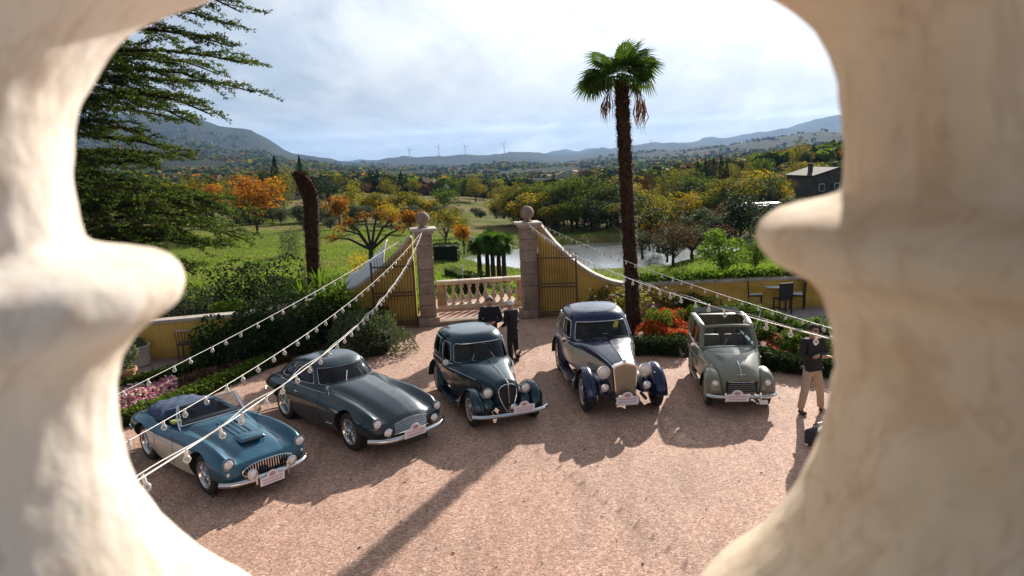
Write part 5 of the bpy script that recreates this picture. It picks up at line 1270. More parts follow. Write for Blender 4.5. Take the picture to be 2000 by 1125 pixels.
    chrome_path(car, 'roof_line', [(0, -1.55, 1.50), (0, -1.68, 1.575)], .004, P_NAVY)
    add_wheels(car, r, .145, tr, wb, 'disc', P_LINEN, .0); return car
lux()

# ======== 5: small sage estate with an open roll-back roof
def estate():
    wb, tr, r = 2.00, 1.13, .30
    car = place_car('small_estate', 'small sage green estate car with an open canvas roof, rightmost in the row', (1382, 788), (1348, 722), wb, tr)
    st = [
     (.50, [(.20, .36), (.25, .38), (.27, .46), (.27, .56), (.25, .62), (.14, .655), (0, .66)]),
     (.42, [(.30, .34), (.36, .38), (.38, .48), (.37, .60), (.30, .68), (.17, .725), (0, .735)]),
     (.20, [(.36, .32), (.42, .38), (.44, .54), (.42, .68), (.34, .78), (.19, .84), (0, .86)]),
     (-.15, [(.42, .31), (.48, .38), (.51, .60), (.49, .76), (.39, .88), (.22, .945), (0, .965)]),
     (-.50, [(.48, .30), (.56, .38), (.59, .64), (.57, .81), (.47, .93), (.27, .985), (0, 1.0)]),
     (-.80, [(.52, .29), (.61, .38), (.64, .66), (.63, .83), (.54, .94), (.3, .98), (0, .985)]),
     (-1.2, [(.54, .29), (.63, .38), (.655, .66), (.645, .83), (.60, .92), (.36, .93), (0, .93)]),
     (-1.8, [(.54, .30), (.63, .40), (.655, .66), (.645, .83), (.60, .92), (.36, .93), (0, .93)]),
     (-2.3, [(.52, .32), (.61, .42), (.64, .66), (.63, .83), (.58, .92), (.36, .93), (0, .93)]),
     (-2.55, [(.48, .36), (.57, .44), (.60, .66), (.59, .82), (.55, .90), (.34, .92), (0, .92)])]
    V, Fc, fm = loft_body(st, 6, 6)
    me = mesh('body', V, Fc, [P_SAGE, M_DARK], fm); cut = MB(); cut.box((0, -1.62, .95), (1.08, 1.56, .9), ch=.06)
    link('body', boolean(me, [cut.mesh('c', M_DARK, False), wheelcut(0, r, .35, .40, 1.3), wheelcut(0, r, .35, -1.3, -.40), wheelcut(-wb, r, .345, .46, 1.2), wheelcut(-wb, r, .345, -1.2, -.46)], 'body'), car)
    # windscreen frame, roof side rails, rear hoop: the roof between them is open
    q = lambda x, y, z: (x, y, z)
    for s in (1, -1):
        rail = catmull(np.array([(s * .56, -.76, .95), (s * .535, -.92, 1.16), (s * .50, -1.06, 1.335), (s * .515, -1.3, 1.385), (s * .53, -1.8, 1.40), (s * .525, -2.2, 1.375), (s * .52, -2.42, 1.28), (s * .55, -2.54, .92)]), 5)
        mb = MB(); mb.tube([tuple(p) for p in rail], [.034] * 10 + [.042] * (len(rail) - 10), 10, flat=1.5); mb.build('roof_rail', P_SAGE, car)
        for y in (-1.45, -2.02):
            mb = MB(); mb.box((s * .60 * .95, y, 1.14), (.03, .06, .46), ch=.008, M=Matrix.Rotation(-s * .14, 4, 'Y')); mb.build('door_pillar', P_SAGE, car)
        mb = MB(); mb.add([(s * .60, -.86, .93), (s * .60, -1.42, .93), (s * .545, -1.42, 1.35), (s * .52, -1.08, 1.32)], [(0, 1, 2, 3)]); mb.build('side_window', M_GLASS, car, smooth=False)
        mb = MB(); mb.add([(s * .60, -1.48, .93), (s * .60, -2.0, .93), (s * .545, -2.0, 1.36), (s * .545, -1.48, 1.36)], [(0, 1, 2, 3)]); mb.build('side_window', M_GLASS, car, smooth=False)
        mb = MB(); mb.add([(s * .60, -2.05, .93), (s * .575, -2.48, .93), (s * .54, -2.38, 1.28), (s * .545, -2.05, 1.35)], [(0, 1, 2, 3)]); mb.build('side_window', M_GLASS, car, smooth=False)
    hdr = catmull(np.array([(-.51, -1.05, 1.33), (-.3, -1.0, 1.365), (0, -.98, 1.375), (.3, -1.0, 1.365), (.51, -1.05, 1.33)]), 4); mb = MB(); mb.tube([tuple(p) for p in hdr], .036, 8); mb.build('windscreen_header', P_SAGE, car)
    low = catmull(np.array([(-.56, -.77, .955), (-.3, -.70, .985), (0, -.68, .995), (.3, -.70, .985), (.56, -.77, .955)]), 4); mb = MB(); mb.tube([tuple(p) for p in low], .018, 6); mb.build('windscreen_base', P_SAGE, car)
    Vw = [tuple(p) for p in low] + [tuple(p) for p in hdr]; nn_ = len(low); mb = MB(); mb.add(Vw, [(i, i + 1, nn_ + i + 1, nn_ + i) for i in range(nn_ - 1)]); mb.build('windscreen', M_GLASS, car)
    mb = MB(); mb.box((0, -2.50, 1.08), (1.04, .04, .34), ch=.01); mb.box((0, -2.40, 1.30), (1.0, .12, .06), ch=.02); mb.build('rear_panel', P_SAGE, car)
    for k in range(4):
        mb = MB(); mb.tube([(-.50, -2.16 - k * .055, 1.40 + .012 * k), (-.2, -2.15 - k * .055, 1.45 + .012 * k), (.2, -2.15 - k * .055, 1.45 + .012 * k), (.50, -2.16 - k * .055, 1.40 + .012 * k)], .036, 8, flat=.9); mb.build('folded_roof', simple('grey_hood_cloth', (.16, .17, .15), .85, 0, .2, 8), car)
    interior(car, -1.0, -2.4, 1.04, .46, M_TAN, (-1.35, -2.0), -.25, -.98, .46)
    for s in (1, -1):
        pod(s * .50, [(.50, .07, .38, .46, -s * .03), (.46, .14, .33, .58, -s * .01), (.34, .185, .30, .70), (.12, .195, .30, .765), (-.12, .19, .29, .74), (-.36, .17, .28, .62), (-.58, .13, .28, .50), (-.80, .08, .28, .40)], 2.6, mat=[P_SAGE, M_DARK], cutters=[(0, r, .345, s * .42 if s > 0 else -1.0, 1.0 if s > 0 else s * .42)], parent=car, name='front_fender')
        pod(s * .60, [(-wb + .50, .05, .27, .36), (-wb + .38, .09, .27, .50), (-wb + .18, .11, .28, .635), (-wb, .115, .28, .66), (-wb - .22, .11, .30, .62), (-wb - .42, .08, .32, .48), (-wb - .50, .05, .34, .42)], 2.5, mat=[P_SAGE, M_DARK], cutters=[(-wb, r, .335, s * .50 if s > 0 else -1.0, 1.0 if s > 0 else s * .50)], parent=car, name='rear_fender')
        headlamp(car, s * .50, .475, .575, .075, bucket=P_SAGE, depth=.12)
        chrome_path(car, 'side_moulding', [(s * .655, -.75, .74), (s * .675, -1.3, .74), (s * .675, -2.0, .735)], .006)
        for y in (-.84, -1.46, -2.03):
            chrome_path(car, 'shut_line', [(s * .645, y, .32), (s * .66, y, .6), (s * .658, y, .80), (s * .63, y, .92)], .003, M_DARK)
        mb = MB(); mb.box((s * .66, -1.25, .28), (.08, 1.15, .03), ch=.01); mb.build('running_board', P_SAGE, car)
        mb = MB(); mb.lathe([(.0, -.03), (.05, -.02), (.056, .0), (.0, .005)], 16, (s * .72, -.86, 1.0), 'Y'); mb.tube([(s * .60, -.84, .95), (s * .72, -.87, 1.0)], .008, 5); mb.build('door_mirror', M_CHROME, car)
        mb = MB(); mb.box((s * .33, .64, .33), (.045, .05, .20), ch=.016); mb.build('overrider', M_CHROME, car)
    for k in range(6):
        z = .39 + k * .042; hw = .325 - .010 * k
        chrome_path(car, 'grille_bar', [(-hw, .485, z), (-hw * .5, .525, z), (0, .535, z), (hw * .5, .525, z), (hw, .485, z)], .011, M_CHROME if k == 5 else P_SAGE, n=3)
    mb = MB(); mb.box((0, .492, .49), (.60, .03, .24), ch=.01); mb.build('grille_backing', M_DARK, car)
    chrome_path(car, 'bonnet_strip', [(0, .50, .69), (0, .40, .765), (0, .22, .87), (0, .1, .905)], .012)
    mb = MB(); mb.box((0, .46, .73), (.16, .02, .015), ch=.004); mb.build('bonnet_badge', M_CHROME, car)
    bumper(car, sym([(0, .64), (.3, .635), (.52, .59), (.66, .48)]), .335, .075)
    rally_plate(car, .12, .69, .36, .44, -.08); licence(car, -.38, .66, .24, .16, .09, M_WHITE)
    mb = MB(); mb.tube([(.12, -.72, 1.0), (.02, -.84, 1.14)], .006, 5); mb.build('wiper', M_CHROME, car)
    mb = MB(); mb.tube([(-.55, -.86, 1.3), (-.78, -1.35, 1.62)], .006, 5); mb.build('aerial', M_CHROME, car)
    add_wheels(car, r, .12, tr, wb, 'disc', P_SAGE); return car
estate()
# ---------------------------------------------------------------- planting of the courtyard
M_CORE = simple('hedge_core', (0.012, 0.02, 0.008), 1.0)
M_SOIL = simple('dark_soil', (0.055, 0.035, 0.025), .95, 0, .3, 6)
def surf_points_box(n, d, round_=.0):
    P = rng.uniform(-.5, .5, (n, 3)); ar = np.array([d[1] * d[2], d[0] * d[2], d[0] * d[1] * .6]); ax = rng.choice(3, n, p=ar / ar.sum()); sg = np.where(rng.random(n) < .5, -1, 1)
    sg = np.where(ax == 2, 1, sg); P[np.arange(n), ax] = .5 * sg
    P *= np.array(d); P[:, 2] += d[2] / 2; return P + rng.normal(size=(n, 3)) * .035
def box_hedge(name, label, a, b, wd, h, mat, leaf=.075, dens=1500, cat='hedge', group=None, core=True):
    a, b = Vector(a), Vector(b); d = b - a; L = d.length; ang = math.atan2(d.y, d.x); c = (a + b) / 2
    t = thing(name, label, cat, (c.x, c.y, 0), ang, group)
    area = 2 * (L * h + wd * h) + L * wd; n = int(area * dens)
    P = surf_points_box(n, (L, wd, h)); wob = 1 + .05 * np.sin(P[:, 0:1] * 5) * np.array([0, 1, .6]); P = P * wob
    link('foliage', quads_mesh('foliage', leaf_quads(P, leaf, .2), mat), t)
    if core:
        mb = MB(); mb.box((0, 0, h * .46), (L - .14, wd - .16, h * .86)); mb.build('core', M_CORE, t, smooth=False)
    return t
def bush(name, label, p, w_, d_, h, mat, leaf=.12, n=2600, cat='bush', group=None, lumps=14, seed=0, mat2=None, aspect=.55, up=.35, core=True):
    t = thing(name, label, cat, (p[0], p[1], p[2] if len(p) > 2 else 0), random.random() * .3, group)
    st = np.random.default_rng(seed + 100); dd = st.normal(size=(lumps, 3)); dd /= np.linalg.norm(dd, axis=1, keepdims=True); dd[:, 2] = np.abs(dd[:, 2])
    C = dd * np.array([w_ / 2, d_ / 2, h * .6]) * .62; C[:, 2] = np.linspace(.08, .78, lumps) * h; C[:, :2] *= (1.25 - .75 * (C[:, 2:3] / h) ** 2); rad = st.uniform(.24, .38, lumps) * min(w_, d_, h * 1.2)
    P = blob_points(C, rad, n, .9, .7); P = P[P[:, 2] > -.05]
    k = P[:, 2] < h * 1.05; P = P[k]
    link('foliage', quads_mesh('foliage', leaf_quads(P, leaf, up, aspect=aspect), mat), t)
    if core:
        mb = MB(); mb.lathe([(0.02, 0), (.36, .05), (.40, .4), (.3, .72), (.0, .85)], 12); me = mb.mesh('core', M_CORE)
        link('core', me, t, None, None, (w_ * .62, d_ * .62, h * .72))
    return t
def flowers(mats, P, size, name='flowers', parent=None, up=.8):
    """small five-petal-like heads: two crossed kites"""
    q1 = leaf_quads(P, size, up, .2, 1.0); q2 = leaf_quads(P + rng.normal(size=P.shape) * size * .15, size * .9, up, .2, .8)
    fm = rng.integers(0, len(mats), len(P)); return tag(link(name, quads_mesh(name, np.concatenate([q1, q2]), mats, 4, np.concatenate([fm, fm])), parent), kind='stuff')
F_RED = leafmat('petal_red', [(.30, .02, .01), (.50, .05, .02), (.62, .14, .05)], .35); F_PINK = leafmat('petal_pink', [(.45, .10, .22), (.62, .22, .36), (.7, .4, .5)], .35)
F_PURP = leafmat('petal_purple', [(.22, .04, .14), (.40, .12, .28), (.5, .25, .4)], .35); F_WHITE = leafmat('petal_white', [(.6, .55, .5), (.72, .68, .62), (.8, .78, .74)], .35); F_ORG = leafmat('petal_orange', [(.42, .09, .01), (.52, .16, .03), (.62, .28, .06)], .35)
def bed(label, corners, foliage, petal, nf=1500, npt=900, fsize=.06, h=.32, group=None, psize=.055, name='flower_bed', mound=.0):
    """low planting between four ground corners (a b near side, d c far side)"""
    a, b, c, d = [Vector(q) for q in corners]; o = (a + b + c + d) / 4
    t = thing(name, label, 'flower bed', (o.x, o.y, 0), 0, group)
    def pts(n, lo, hi):
        u, v = rng.random(n), rng.random(n); A, B, C_, D = [np.array(q)[:2] - np.array(o)[:2] for q in (a, b, c, d)]
        xy = (A * (1 - u[:, None]) + B * u[:, None]) * (1 - v[:, None]) + (D * (1 - u[:, None]) + C_ * u[:, None]) * v[:, None]
        hh = h * (.7 + .3 * np.sin(xy[:, 0] * 5 + 1) * np.cos(xy[:, 1] * 4)) + mound * np.sin(PI * u) * np.sin(PI * v)
        return np.stack([xy[:, 0], xy[:, 1], hh * rng.uniform(lo, hi, n)], 1)
    mb = MB(); mb.add([tuple(q - o + Vector((0, 0, .02))) for q in (a, b, c, d)], [(0, 1, 2, 3)]); mb.build('soil', M_SOIL, t, smooth=False)
    link('foliage', quads_mesh('foliage', leaf_quads(pts(nf, .1, .95), fsize * 1.3, .5), foliage), t)
    flowers(petal, pts(npt, .85, 1.1), psize, 'flowers', t); return t
def poly_hedge(name, label, pxs, wd, h, mat, leaf=.075, dens=1700, z=0, group=None):
    pts = [at(*q) for q in pxs]; t = thing(name, label, 'hedge', pts[0], 0, group); V = []
    o = pts[0]
    for a, b in zip(pts[:-1], pts[1:]):
        d = b - a; L = d.length; ang = math.atan2(d.y, d.x); n = int((2 * L * h + L * wd) * dens); P = surf_points_box(n, (L + wd * .5, wd, h)); c, s = math.cos(ang), math.sin(ang); m = (a + b) / 2 - o
        V.append(np.stack([P[:, 0] * c - P[:, 1] * s + m.x, P[:, 0] * s + P[:, 1] * c + m.y, P[:, 2]], 1))
    link('foliage', quads_mesh('foliage', leaf_quads(np.concatenate(V), leaf, .2), mat), t)
    mb = MB()
    for a, b in zip(pts[:-1], pts[1:]):
        d = b - a; m = (a + b) / 2 - o; mb.box((m.x, m.y, h * .45), (d.length - .05, wd - .16, h * .80), math.atan2(d.y, d.x))
    mb.build('core', M_CORE, t, smooth=False); return t
# left bed beside the roadster: edging hedge, flowers, dark shrubs behind
poly_hedge('edging_hedge', 'low clipped edging hedge between the roadster and the purple flowers', [(150, 862), (300, 812), (420, 762), (530, 712)], .34, .26, G1)
bed('bed of magenta and purple flowers behind the roadster', [at(160, 835), at(350, 778), at(345, 748), at(170, 792)], G1, [F_PURP, F_PINK, F_PURP, F_WHITE], 1600, 2600, .06, .28)
bed('strip of small white flowers along the edging hedge', [at(200, 838), at(520, 720), at(510, 712), at(200, 824)], G1, [F_WHITE, F_WHITE, F_PINK], 900, 520, .05, .2, psize=.05)
bed('bed of dark red leafy plants under the tall dark hedge', [at(350, 778), at(570, 706), at(560, 682), at(348, 745)], BRN, [F_PURP, BRN], 2200, 260, .08, .3, psize=.045)
poly_hedge('edging_hedge', 'low hedge between the magenta flowers and the terrace path', [(160, 778), (345, 735), (470, 690)], .25, .22, G1)
M_PATH = stonemat('terrace_paving', (.20, .14, .12), (.27, .19, .16), (.33, .25, .21), 4)
mb = MB(); pts = [at(100, 790), at(340, 737), at(600, 672), at(600, 640), at(60, 700)]; mb.add([(p.x, p.y, .006) for p in pts], [(0, 1, 2, 3, 4)]); tag(mb.build('terrace_path', M_PATH, None, smooth=False), 'reddish paved terrace', kind='structure')
bush('dark_shrub', 'tall dark leafy shrub behind the coupe roof, left of the yucca', at(560, 690), 3.0, 1.9, 1.75, G3, .10, 5200, seed=1)
bush('dark_shrub', 'dark wide shrub spreading left of the tall dark one', at(470, 706), 2.6, 1.5, 1.25, G3, .10, 4600, seed=2)
bush('dark_shrub', 'dark shrub before the terrace tables', at(415, 700), 1.6, 1.2, .85, G1, .09, 3000, seed=3)
bush('leafy_shrub', 'mid green leafy shrub between the dark hedge and the big grey green bush', at(640, 668), 2.0, 1.6, 1.7, G1, .11, 3600, seed=4)
bush('leafy_shrub', 'small bright shrub against the low yellow wall behind the tables', at(455, 640), 1.6, .9, .95, G2, .10, 2200, seed=5)
# clipped grey green ball-like bush right of the coupe
bush('clipped_bush', 'big clipped grey green bush between the coupe and the left gate leaf', at(726, 690), 2.25, 1.8, 1.18, SAGE, .085, 9000, seed=6, lumps=22, aspect=.35)
# yucca: sword leaves
def yucca(p, label, n=130, L=1.1, seed=0, mat=G2, name='yucca_plant'):
    r_ = random.Random(seed); t = thing(name, label, 'yucca', p); heads = [(0, 0, .5), (.45, .15, .8), (-.4, .1, 1.0), (.1, .3, 1.3)]; mb = MB(); q = []
    for hx, hy, hz in heads:
        mb.tube([(hx * .3, hy * .3, 0), (hx, hy, hz)], [.07, .05], 6)
        for _ in range(n // 4 * 2):
            a = r_.random() * 2 * PI; el = r_.uniform(-.15, 1.35); d = Vector((math.cos(a) * math.cos(el), math.sin(a) * math.cos(el), math.sin(el))); l = L * r_.uniform(.6, 1); o = Vector((hx, hy, hz)); s_ = d.cross(Vector((0, 0, 1))).normalized() * .028
            m = o + d * l * .55; e = o + d * l - Vector((0, 0, .12 * l)); q += [[o - s_, o + s_, m + s_, m - s_], [m - s_, m + s_, e + s_ * .1, e - s_ * .1]]
    mb.build('stem', BARK, t); link('leaves', quads_mesh('leaves', np.array([[list(v) for v in f] for f in q]), mat), t); return t
yucca(at(622, 655), 'spiky bright green yucca at the foot of the dead palm trunk', seed=1)
yucca(at(664, 668), 'smaller bright yucca between the low wall and the grey green bush', 100, .9, 2)
for px, dd, w_, h_, mt, sd, lab in ((345, 25.5, 2.8, 2.6, OLV, 81, 'greyish shrub beyond the low wall just right of the stone collar'), (400, 26.5, 2.6, 2.5, OLV, 82, 'sparse brownish shrub beyond the low wall, beside the lawn'), (452, 26, 2.6, 3.9, G3, 83, 'tall dark green shrub beyond the low wall, before the lawn'),
        (500, 25, 2.8, 3.2, OLV, 84, 'grey green shrub beyond the wall between two darker ones'), (548, 26, 3.0, 4.1, G3, 85, 'tall dark shrub beyond the wall just left of the dead palm trunk'), (590, 25, 2.6, 3.3, G1, 86, 'mid green shrub beyond the wall at the dead palm trunk'), (640, 25.5, 2.2, 3.0, G1, 87, 'bright leafy shrub beyond the wall left of the white canvas'), (300, 26, 2.8, 3.2, G3, 88, 'dark shrub beyond the low wall behind the stone collar')):
    q_ = atd(px, 560, dd); bush('shrub', lab, (q_.x, dd, -1.5), w_ * 1.15, 2.4, h_ * .92, mt, .12, 4200, seed=sd)
# small shrub and gnarled tree on the lawn
def gnarled(px, dist, label):
    p = atd(px, 500, dist); z = float(hgt(p.x, p.y)); t = thing('gnarled_tree', label, 'tree', (p.x, p.y, z)); mb = MB()
    mb.tube([(0, 0, -.3), (.05, 0, .8), (.15, .0, 1.6)], [.22, .17, .15], 8)
    tips = [(-1.9, .2, 3.0), (-1.2, -.4, 3.5), (-.3, .4, 3.8), (.8, 0, 4.0), (1.8, .3, 3.6), (2.2, -.3, 2.9), (-2.4, 0, 2.4)]
    for q in tips:
        b = Vector((.15, 0, 1.5)); e = Vector(q); m = b.lerp(e, .5) + Vector((random.uniform(-.3, .3), 0, .35)); mb.tube([b, m, e], [.12, .08, .03], 6)
        for _ in range(4): f = e + Vector((random.uniform(-.7, .7), random.uniform(-.5, .5), random.uniform(-.6, .3))); mb.tube([m.lerp(e, random.random()), f], [.03, .01], 4)
    mb.build('trunk', BARK, t); C = np.array(tips); P = blob_points(C, np.full(len(C), .62), 900, .6, .2); link('crown', quads_mesh('crown', leaf_quads(P, .16), ORG), t)
gnarled(722, 50, 'gnarled dark tree with thin orange leaves on the lawn left of the gate')
bush('lawn_shrub', 'upright feathery grey green shrub alone on the lawn beside the dead palm', (atd(567, 480, 62).x, 62, float(hgt(atd(567, 480, 62).x, 62)) - .1), 1.9, 1.9, 2.6, OLV, .12, 1800, seed=10, core=False)
tree_px('yellow2', 700, 545, 482, 36, 'thin yellow shrub behind the white canvas sheet', wpx=60)
# little fan palms by the pond
def fan_leaf(petiole=.55, rad=.62, nseg=22, span=R(285), droop=.25, width=1.0):
    """a fan leaf in local space: petiole along +X"""
    q = []
    q.append([(0, -.012, 0), (petiole, -.012, 0), (petiole, .012, 0), (0, .012, 0)])
    for k in range(nseg):
        a = -span / 2 + span * (k + .5) / nseg; l = rad * (1 - .25 * abs(a) / PI); w_ = rad * span / nseg * .30 * width; c, s = math.cos(a), math.sin(a)
        o = Vector((petiole, 0, 0)); d = Vector((c, s, 0)); n_ = Vector((-s, c, 0)); m = o + d * l * .6 + Vector((0, 0, .03)); e = o + d * l + Vector((0, 0, -droop * l * random.uniform(.4, 1.3)))
        q.append([tuple(o + Vector((0, 0, .012 * (k % 2)))), tuple(m - n_ * w_ ), tuple(e), tuple(m + n_ * w_)])
    return np.array(q, float)
def fan_crown(n, pet, rad, el_lo, el_hi, seed=0, droop=.25, az=None):
    r_ = random.Random(seed); Q = []
    for i in range(n):
        a = (2.399 * i + r_.uniform(-.3, .3)) if az is None else az[i]; u = i / max(n - 1, 1); el = el_hi + (el_lo - el_hi) * u + r_.uniform(-.12, .12)
        L = fan_leaf(pet * r_.uniform(.8, 1.15), rad * r_.uniform(.85, 1.1), droop=droop * (1 + u))
        M = Matrix.Rotation(a, 3, 'Z') @ Matrix.Rotation(-el, 3, 'Y') @ Matrix.Rotation(r_.uniform(-.5, .5), 3, 'X'); M = np.array(M)
        Q.append(L @ M.T)
    return np.concatenate(Q)
PALMG = leafmat('palm_leaf', [(.022, .05, .012), (.05, .10, .02), (.12, .17, .03)], .35); DEADP = leafmat('dead_palm_leaf', [(.06, .03, .018), (.12, .06, .035), (.2, .11, .07)], .2)
FIBRE = stonemat('palm_fibre', (.025, .014, .009), (.075, .042, .025), (.14, .085, .05), 9, 1.0, .05)
LEAFB = leafmat('palm_leaf_base', [(.035, .018, .010), (.09, .048, .026), (.17, .10, .055)], .05)
sm_tr = MB().tube([(0, 0, -.3), (.02, 0, 1.2), (0, 0, 2.3)], [.16, .13, .11], 8).mesh('trunk', FIBRE)
sm_cr = quads_mesh('crown', fan_crown(22, .35, .55, -.9, 1.2, 5) + np.array([0, 0, 2.3]), PALMG)
for i, (px, dd) in enumerate([(935, 46), (951, 47), (962, 45), (974, 47), (984, 46)]):
    p = atd(px, 500, dd); nm = ['leftmost', 'second from the left', 'middle one', 'second from the right', 'rightmost'][i]
    t = thing('small_palm', 'small fan palm before the pond between the gate piers, ' + nm + ' of five', 'palm tree', (p.x, p.y, float(hgt(p.x, p.y))), i, 'small palms before the pond'); t.scale = (1.1, 1.1, 1.0 + .06 * (i % 3)); link('trunk', sm_tr, t); link('crown', sm_cr, t)
poly = lambda *a: None
def far_hedge(label, p0, p1, wd, h, mat, leaf, dens):
    a = Vector(p0); b = Vector(p1); za, zb = float(hgt(a.x, a.y)), float(hgt(b.x, b.y)); d = b - a; t = thing('clipped_hedge', label, 'hedge', (a.x, a.y, min(za, zb)), math.atan2(d.y, d.x)); L = Vector((d.x, d.y)).length
    P = surf_points_box(int((2 * L * h + L * wd) * dens), (L, wd, h)); P[:, 0] += L / 2; link('foliage', quads_mesh('foliage', leaf_quads(P, leaf), mat), t)
    mb = MB(); mb.box((L / 2, 0, h * .45), (L - .1, wd - .1, h * .9)); mb.build('core', M_CORE, t, smooth=False)
a_ = atd(846, 450, 62); b_ = atd(893, 450, 62); far_hedge('black looking clipped hedge on the lawn right of the left gate pier', (a_.x, 62, 0), (b_.x, 62, 0), 1.4, 1.5, G3, .16, 120)
a_ = atd(875, 490, 50); b_ = atd(1000, 530, 36); far_hedge('long low hedge running beside the small palms toward the pond', (a_.x, 50, 0), (b_.x, 40, 0), .8, .6, G1, .11, 160)
a_ = atd(850, 540, 31); b_ = atd(1030, 540, 31); far_hedge('low dark shrub border right behind the stone balustrade', (a_.x - .6, 29.6, 0), (b_.x, 30.6, 0), 1.0, .9, MIX, .12, 200)
for px, nm in ((905, 'left'), (921, 'middle'), (938, 'right')):
    p = at(px, 590); bush('dark_pot_shrub', f'dark rounded shrub behind the balustrade, {nm} one of three', (p.x, p.y + 1.5, .0), .55, .55, .95, G3, .08, 700, seed=px, lumps=6, group='dark shrubs behind the balustrade')
# white post by the small palms
p = atd(902, 500, 42); mb = MB(); mb.box((0, 0, .6), (.12, .12, 1.2), ch=.01); mb.box((0, 0, 1.22), (.16, .16, .05), ch=.01); o = mb.build('white_post', M_WHITE, None, (p.x, p.y, float(hgt(p.x, p.y)))); tag(o, 'short white post at the lawn edge left of the small palms', 'post')
# dark clipped boxes against the wall
for (px, py, wd, h, lab) in ((1139, 604, .66, .62, 'dark clipped box shrub against the yellow wall right of the right gate leaf'), (735, 648, .7, .7, 'dark clipped box shrub against the yellow wall left of the left gate leaf')):
    p = at(px, py); box_hedge('clipped_box', lab, (p.x - wd / 2, p.y, 0), (p.x + wd / 2, p.y, 0), .5, h, G3, .06, 900, 'shrub')
# rose bushes behind the navy saloon
for px, py, w_, h, sd, lab in ((1175, 618, 1.5, 1.0, 31, 'rose bush with pale blooms behind the navy saloon roof'), (1232, 640, 1.6, 1.25, 32, 'rose bush with pale blooms at the foot of the palm'), (1290, 622, 1.5, .9, 33, 'rose bush behind the red flowers by the wall'), (1205, 622, 1.2, .8, 34, 'low rose bush between two taller ones beside the palm')):
    p = at(px, py); t = bush('rose_bush', lab, p, w_, 1.0, h, MIX, .075, 1900, seed=sd, core=False); P = blob_points(np.array([[0, 0, h * .6]]), np.array([w_ * .42]), 60, .7, .8); flowers([F_WHITE, F_PINK, F_WHITE], P, .085, 'blooms', t)
# right bed with red flowers, boxed
poly_hedge('edging_hedge', 'low dark box hedge in front of the red flowers beside the navy saloon', [(1240, 690), (1330, 694)], .4, .38, G3)
bed('dense red and orange flower bed between the navy saloon and the sage estate', [at(1240, 672), at(1345, 676), at(1350, 630), at(1245, 628)], G1, [F_RED, F_ORG, F_RED, F_RED], 2600, 3000, .06, .42, mound=.25)
bed('pink flowers at the back of the red flower bed', [at(1245, 634), at(1290, 636), at(1292, 616), at(1250, 614)], G1, [F_PINK, F_PINK, F_WHITE], 500, 900, .06, .5)
bush('leafy_shrub', 'pale green plant in the middle of the red flowers', (at(1285, 660)[0], at(1285, 660)[1], .35), .9, .7, .45, G2, .06, 1500, seed=41, core=False)
poly_hedge('edging_hedge', 'low curved box hedge in front of the red flowers right of the sage estate', [(1468, 700), (1520, 722), (1590, 732), (1680, 738)], .42, .34, G3)
bed('pink and red flowers behind the curved hedge right of the sage estate', [at(1462, 690), at(1540, 706), at(1535, 672), at(1462, 660)], G1, [F_RED, F_PINK, F_RED, F_ORG], 1100, 1600, .06, .38)
bed('leafy bed with a few pale blooms beside the man with folded arms', [at(1535, 706), at(1680, 726), at(1660, 680), at(1530, 668)], G1, [F_WHITE, F_ORG], 2400, 90, .09, .5)
random.seed(5)
rowp = [(1330 + i * 27, 612 + i * 6.2) for i in range(11)]
for i, q in enumerate(rowp):
    p = at(*q); bush('hedge_shrub', 'one of the clumped green shrubs in the row below the terrace', p, .85, .8, random.uniform(.55, .72), G1 if i % 3 else G2, .075, 1500, seed=50 + i, lumps=8, group='row of green shrubs below the right terrace')
for i, q in enumerate([(1350 + i * 38, 645 + i * 9) for i in range(7)]):
    p = at(*q); bush('hedge_shrub', 'one of the darker shrubs in the front row behind the estate car', p, .95, .8, random.uniform(.5, .75), G1, .08, 1300, seed=70 + i, lumps=8, group='front row of shrubs behind the estate')
p = at(1318, 600); box_hedge('clipped_box', 'dark clipped block shrub by the wall behind the red flowers', (p.x - .5, p.y, 0), (p.x + .5, p.y, 0), .5, .7, G3, .06, 800, 'shrub')
# right terrace paving
mb = MB(); pts = [at(1390, 600), at(1660, 690), at(1800, 690), at(1800, 585), at(1420, 590)]; mb.add([(p_.x, p_.y, .006) for p_ in pts], [(0, 1, 2, 3, 4)]); tag(mb.build('terrace_paving', stonemat('cool_paving', (.22, .18, .17), (.30, .25, .24), (.36, .31, .30), 3), None, smooth=False), 'grey paved terrace on the right', kind='structure')
# ivy trailing on the right wall's coping
def ivy():
    V = []
    for a, b in zip(WR[1:-1], WR[2:]):
        n = 2200; u = rng.random(n); P = np.outer(1 - u, np.array(a)) + np.outer(u, np.array(b)); P[:, 2] = .93 + .1 + np.abs(rng.normal(size=n)) * .10; P[:, 1] += .25 + rng.normal(size=n) * .18; V.append(P)
    t = thing('ivy', 'leafy creeper growing along the top of the right low wall', 'creeper'); link('foliage', quads_mesh('foliage', leaf_quads(np.concatenate(V), .13), G2), t)
ivy()
n_ = 260; yy_ = rng.uniform(8, 21, n_); P = np.stack([rng.uniform(-.6, .6, n_) * yy_, yy_, np.full(n_, .012)], 1)
tag(link('fallen_leaves', quads_mesh('fallen_leaves', leaf_quads(P, .05, 3.0), BRN)), 'small dry leaves blown over the gravel', 'leaves', kind='stuff')
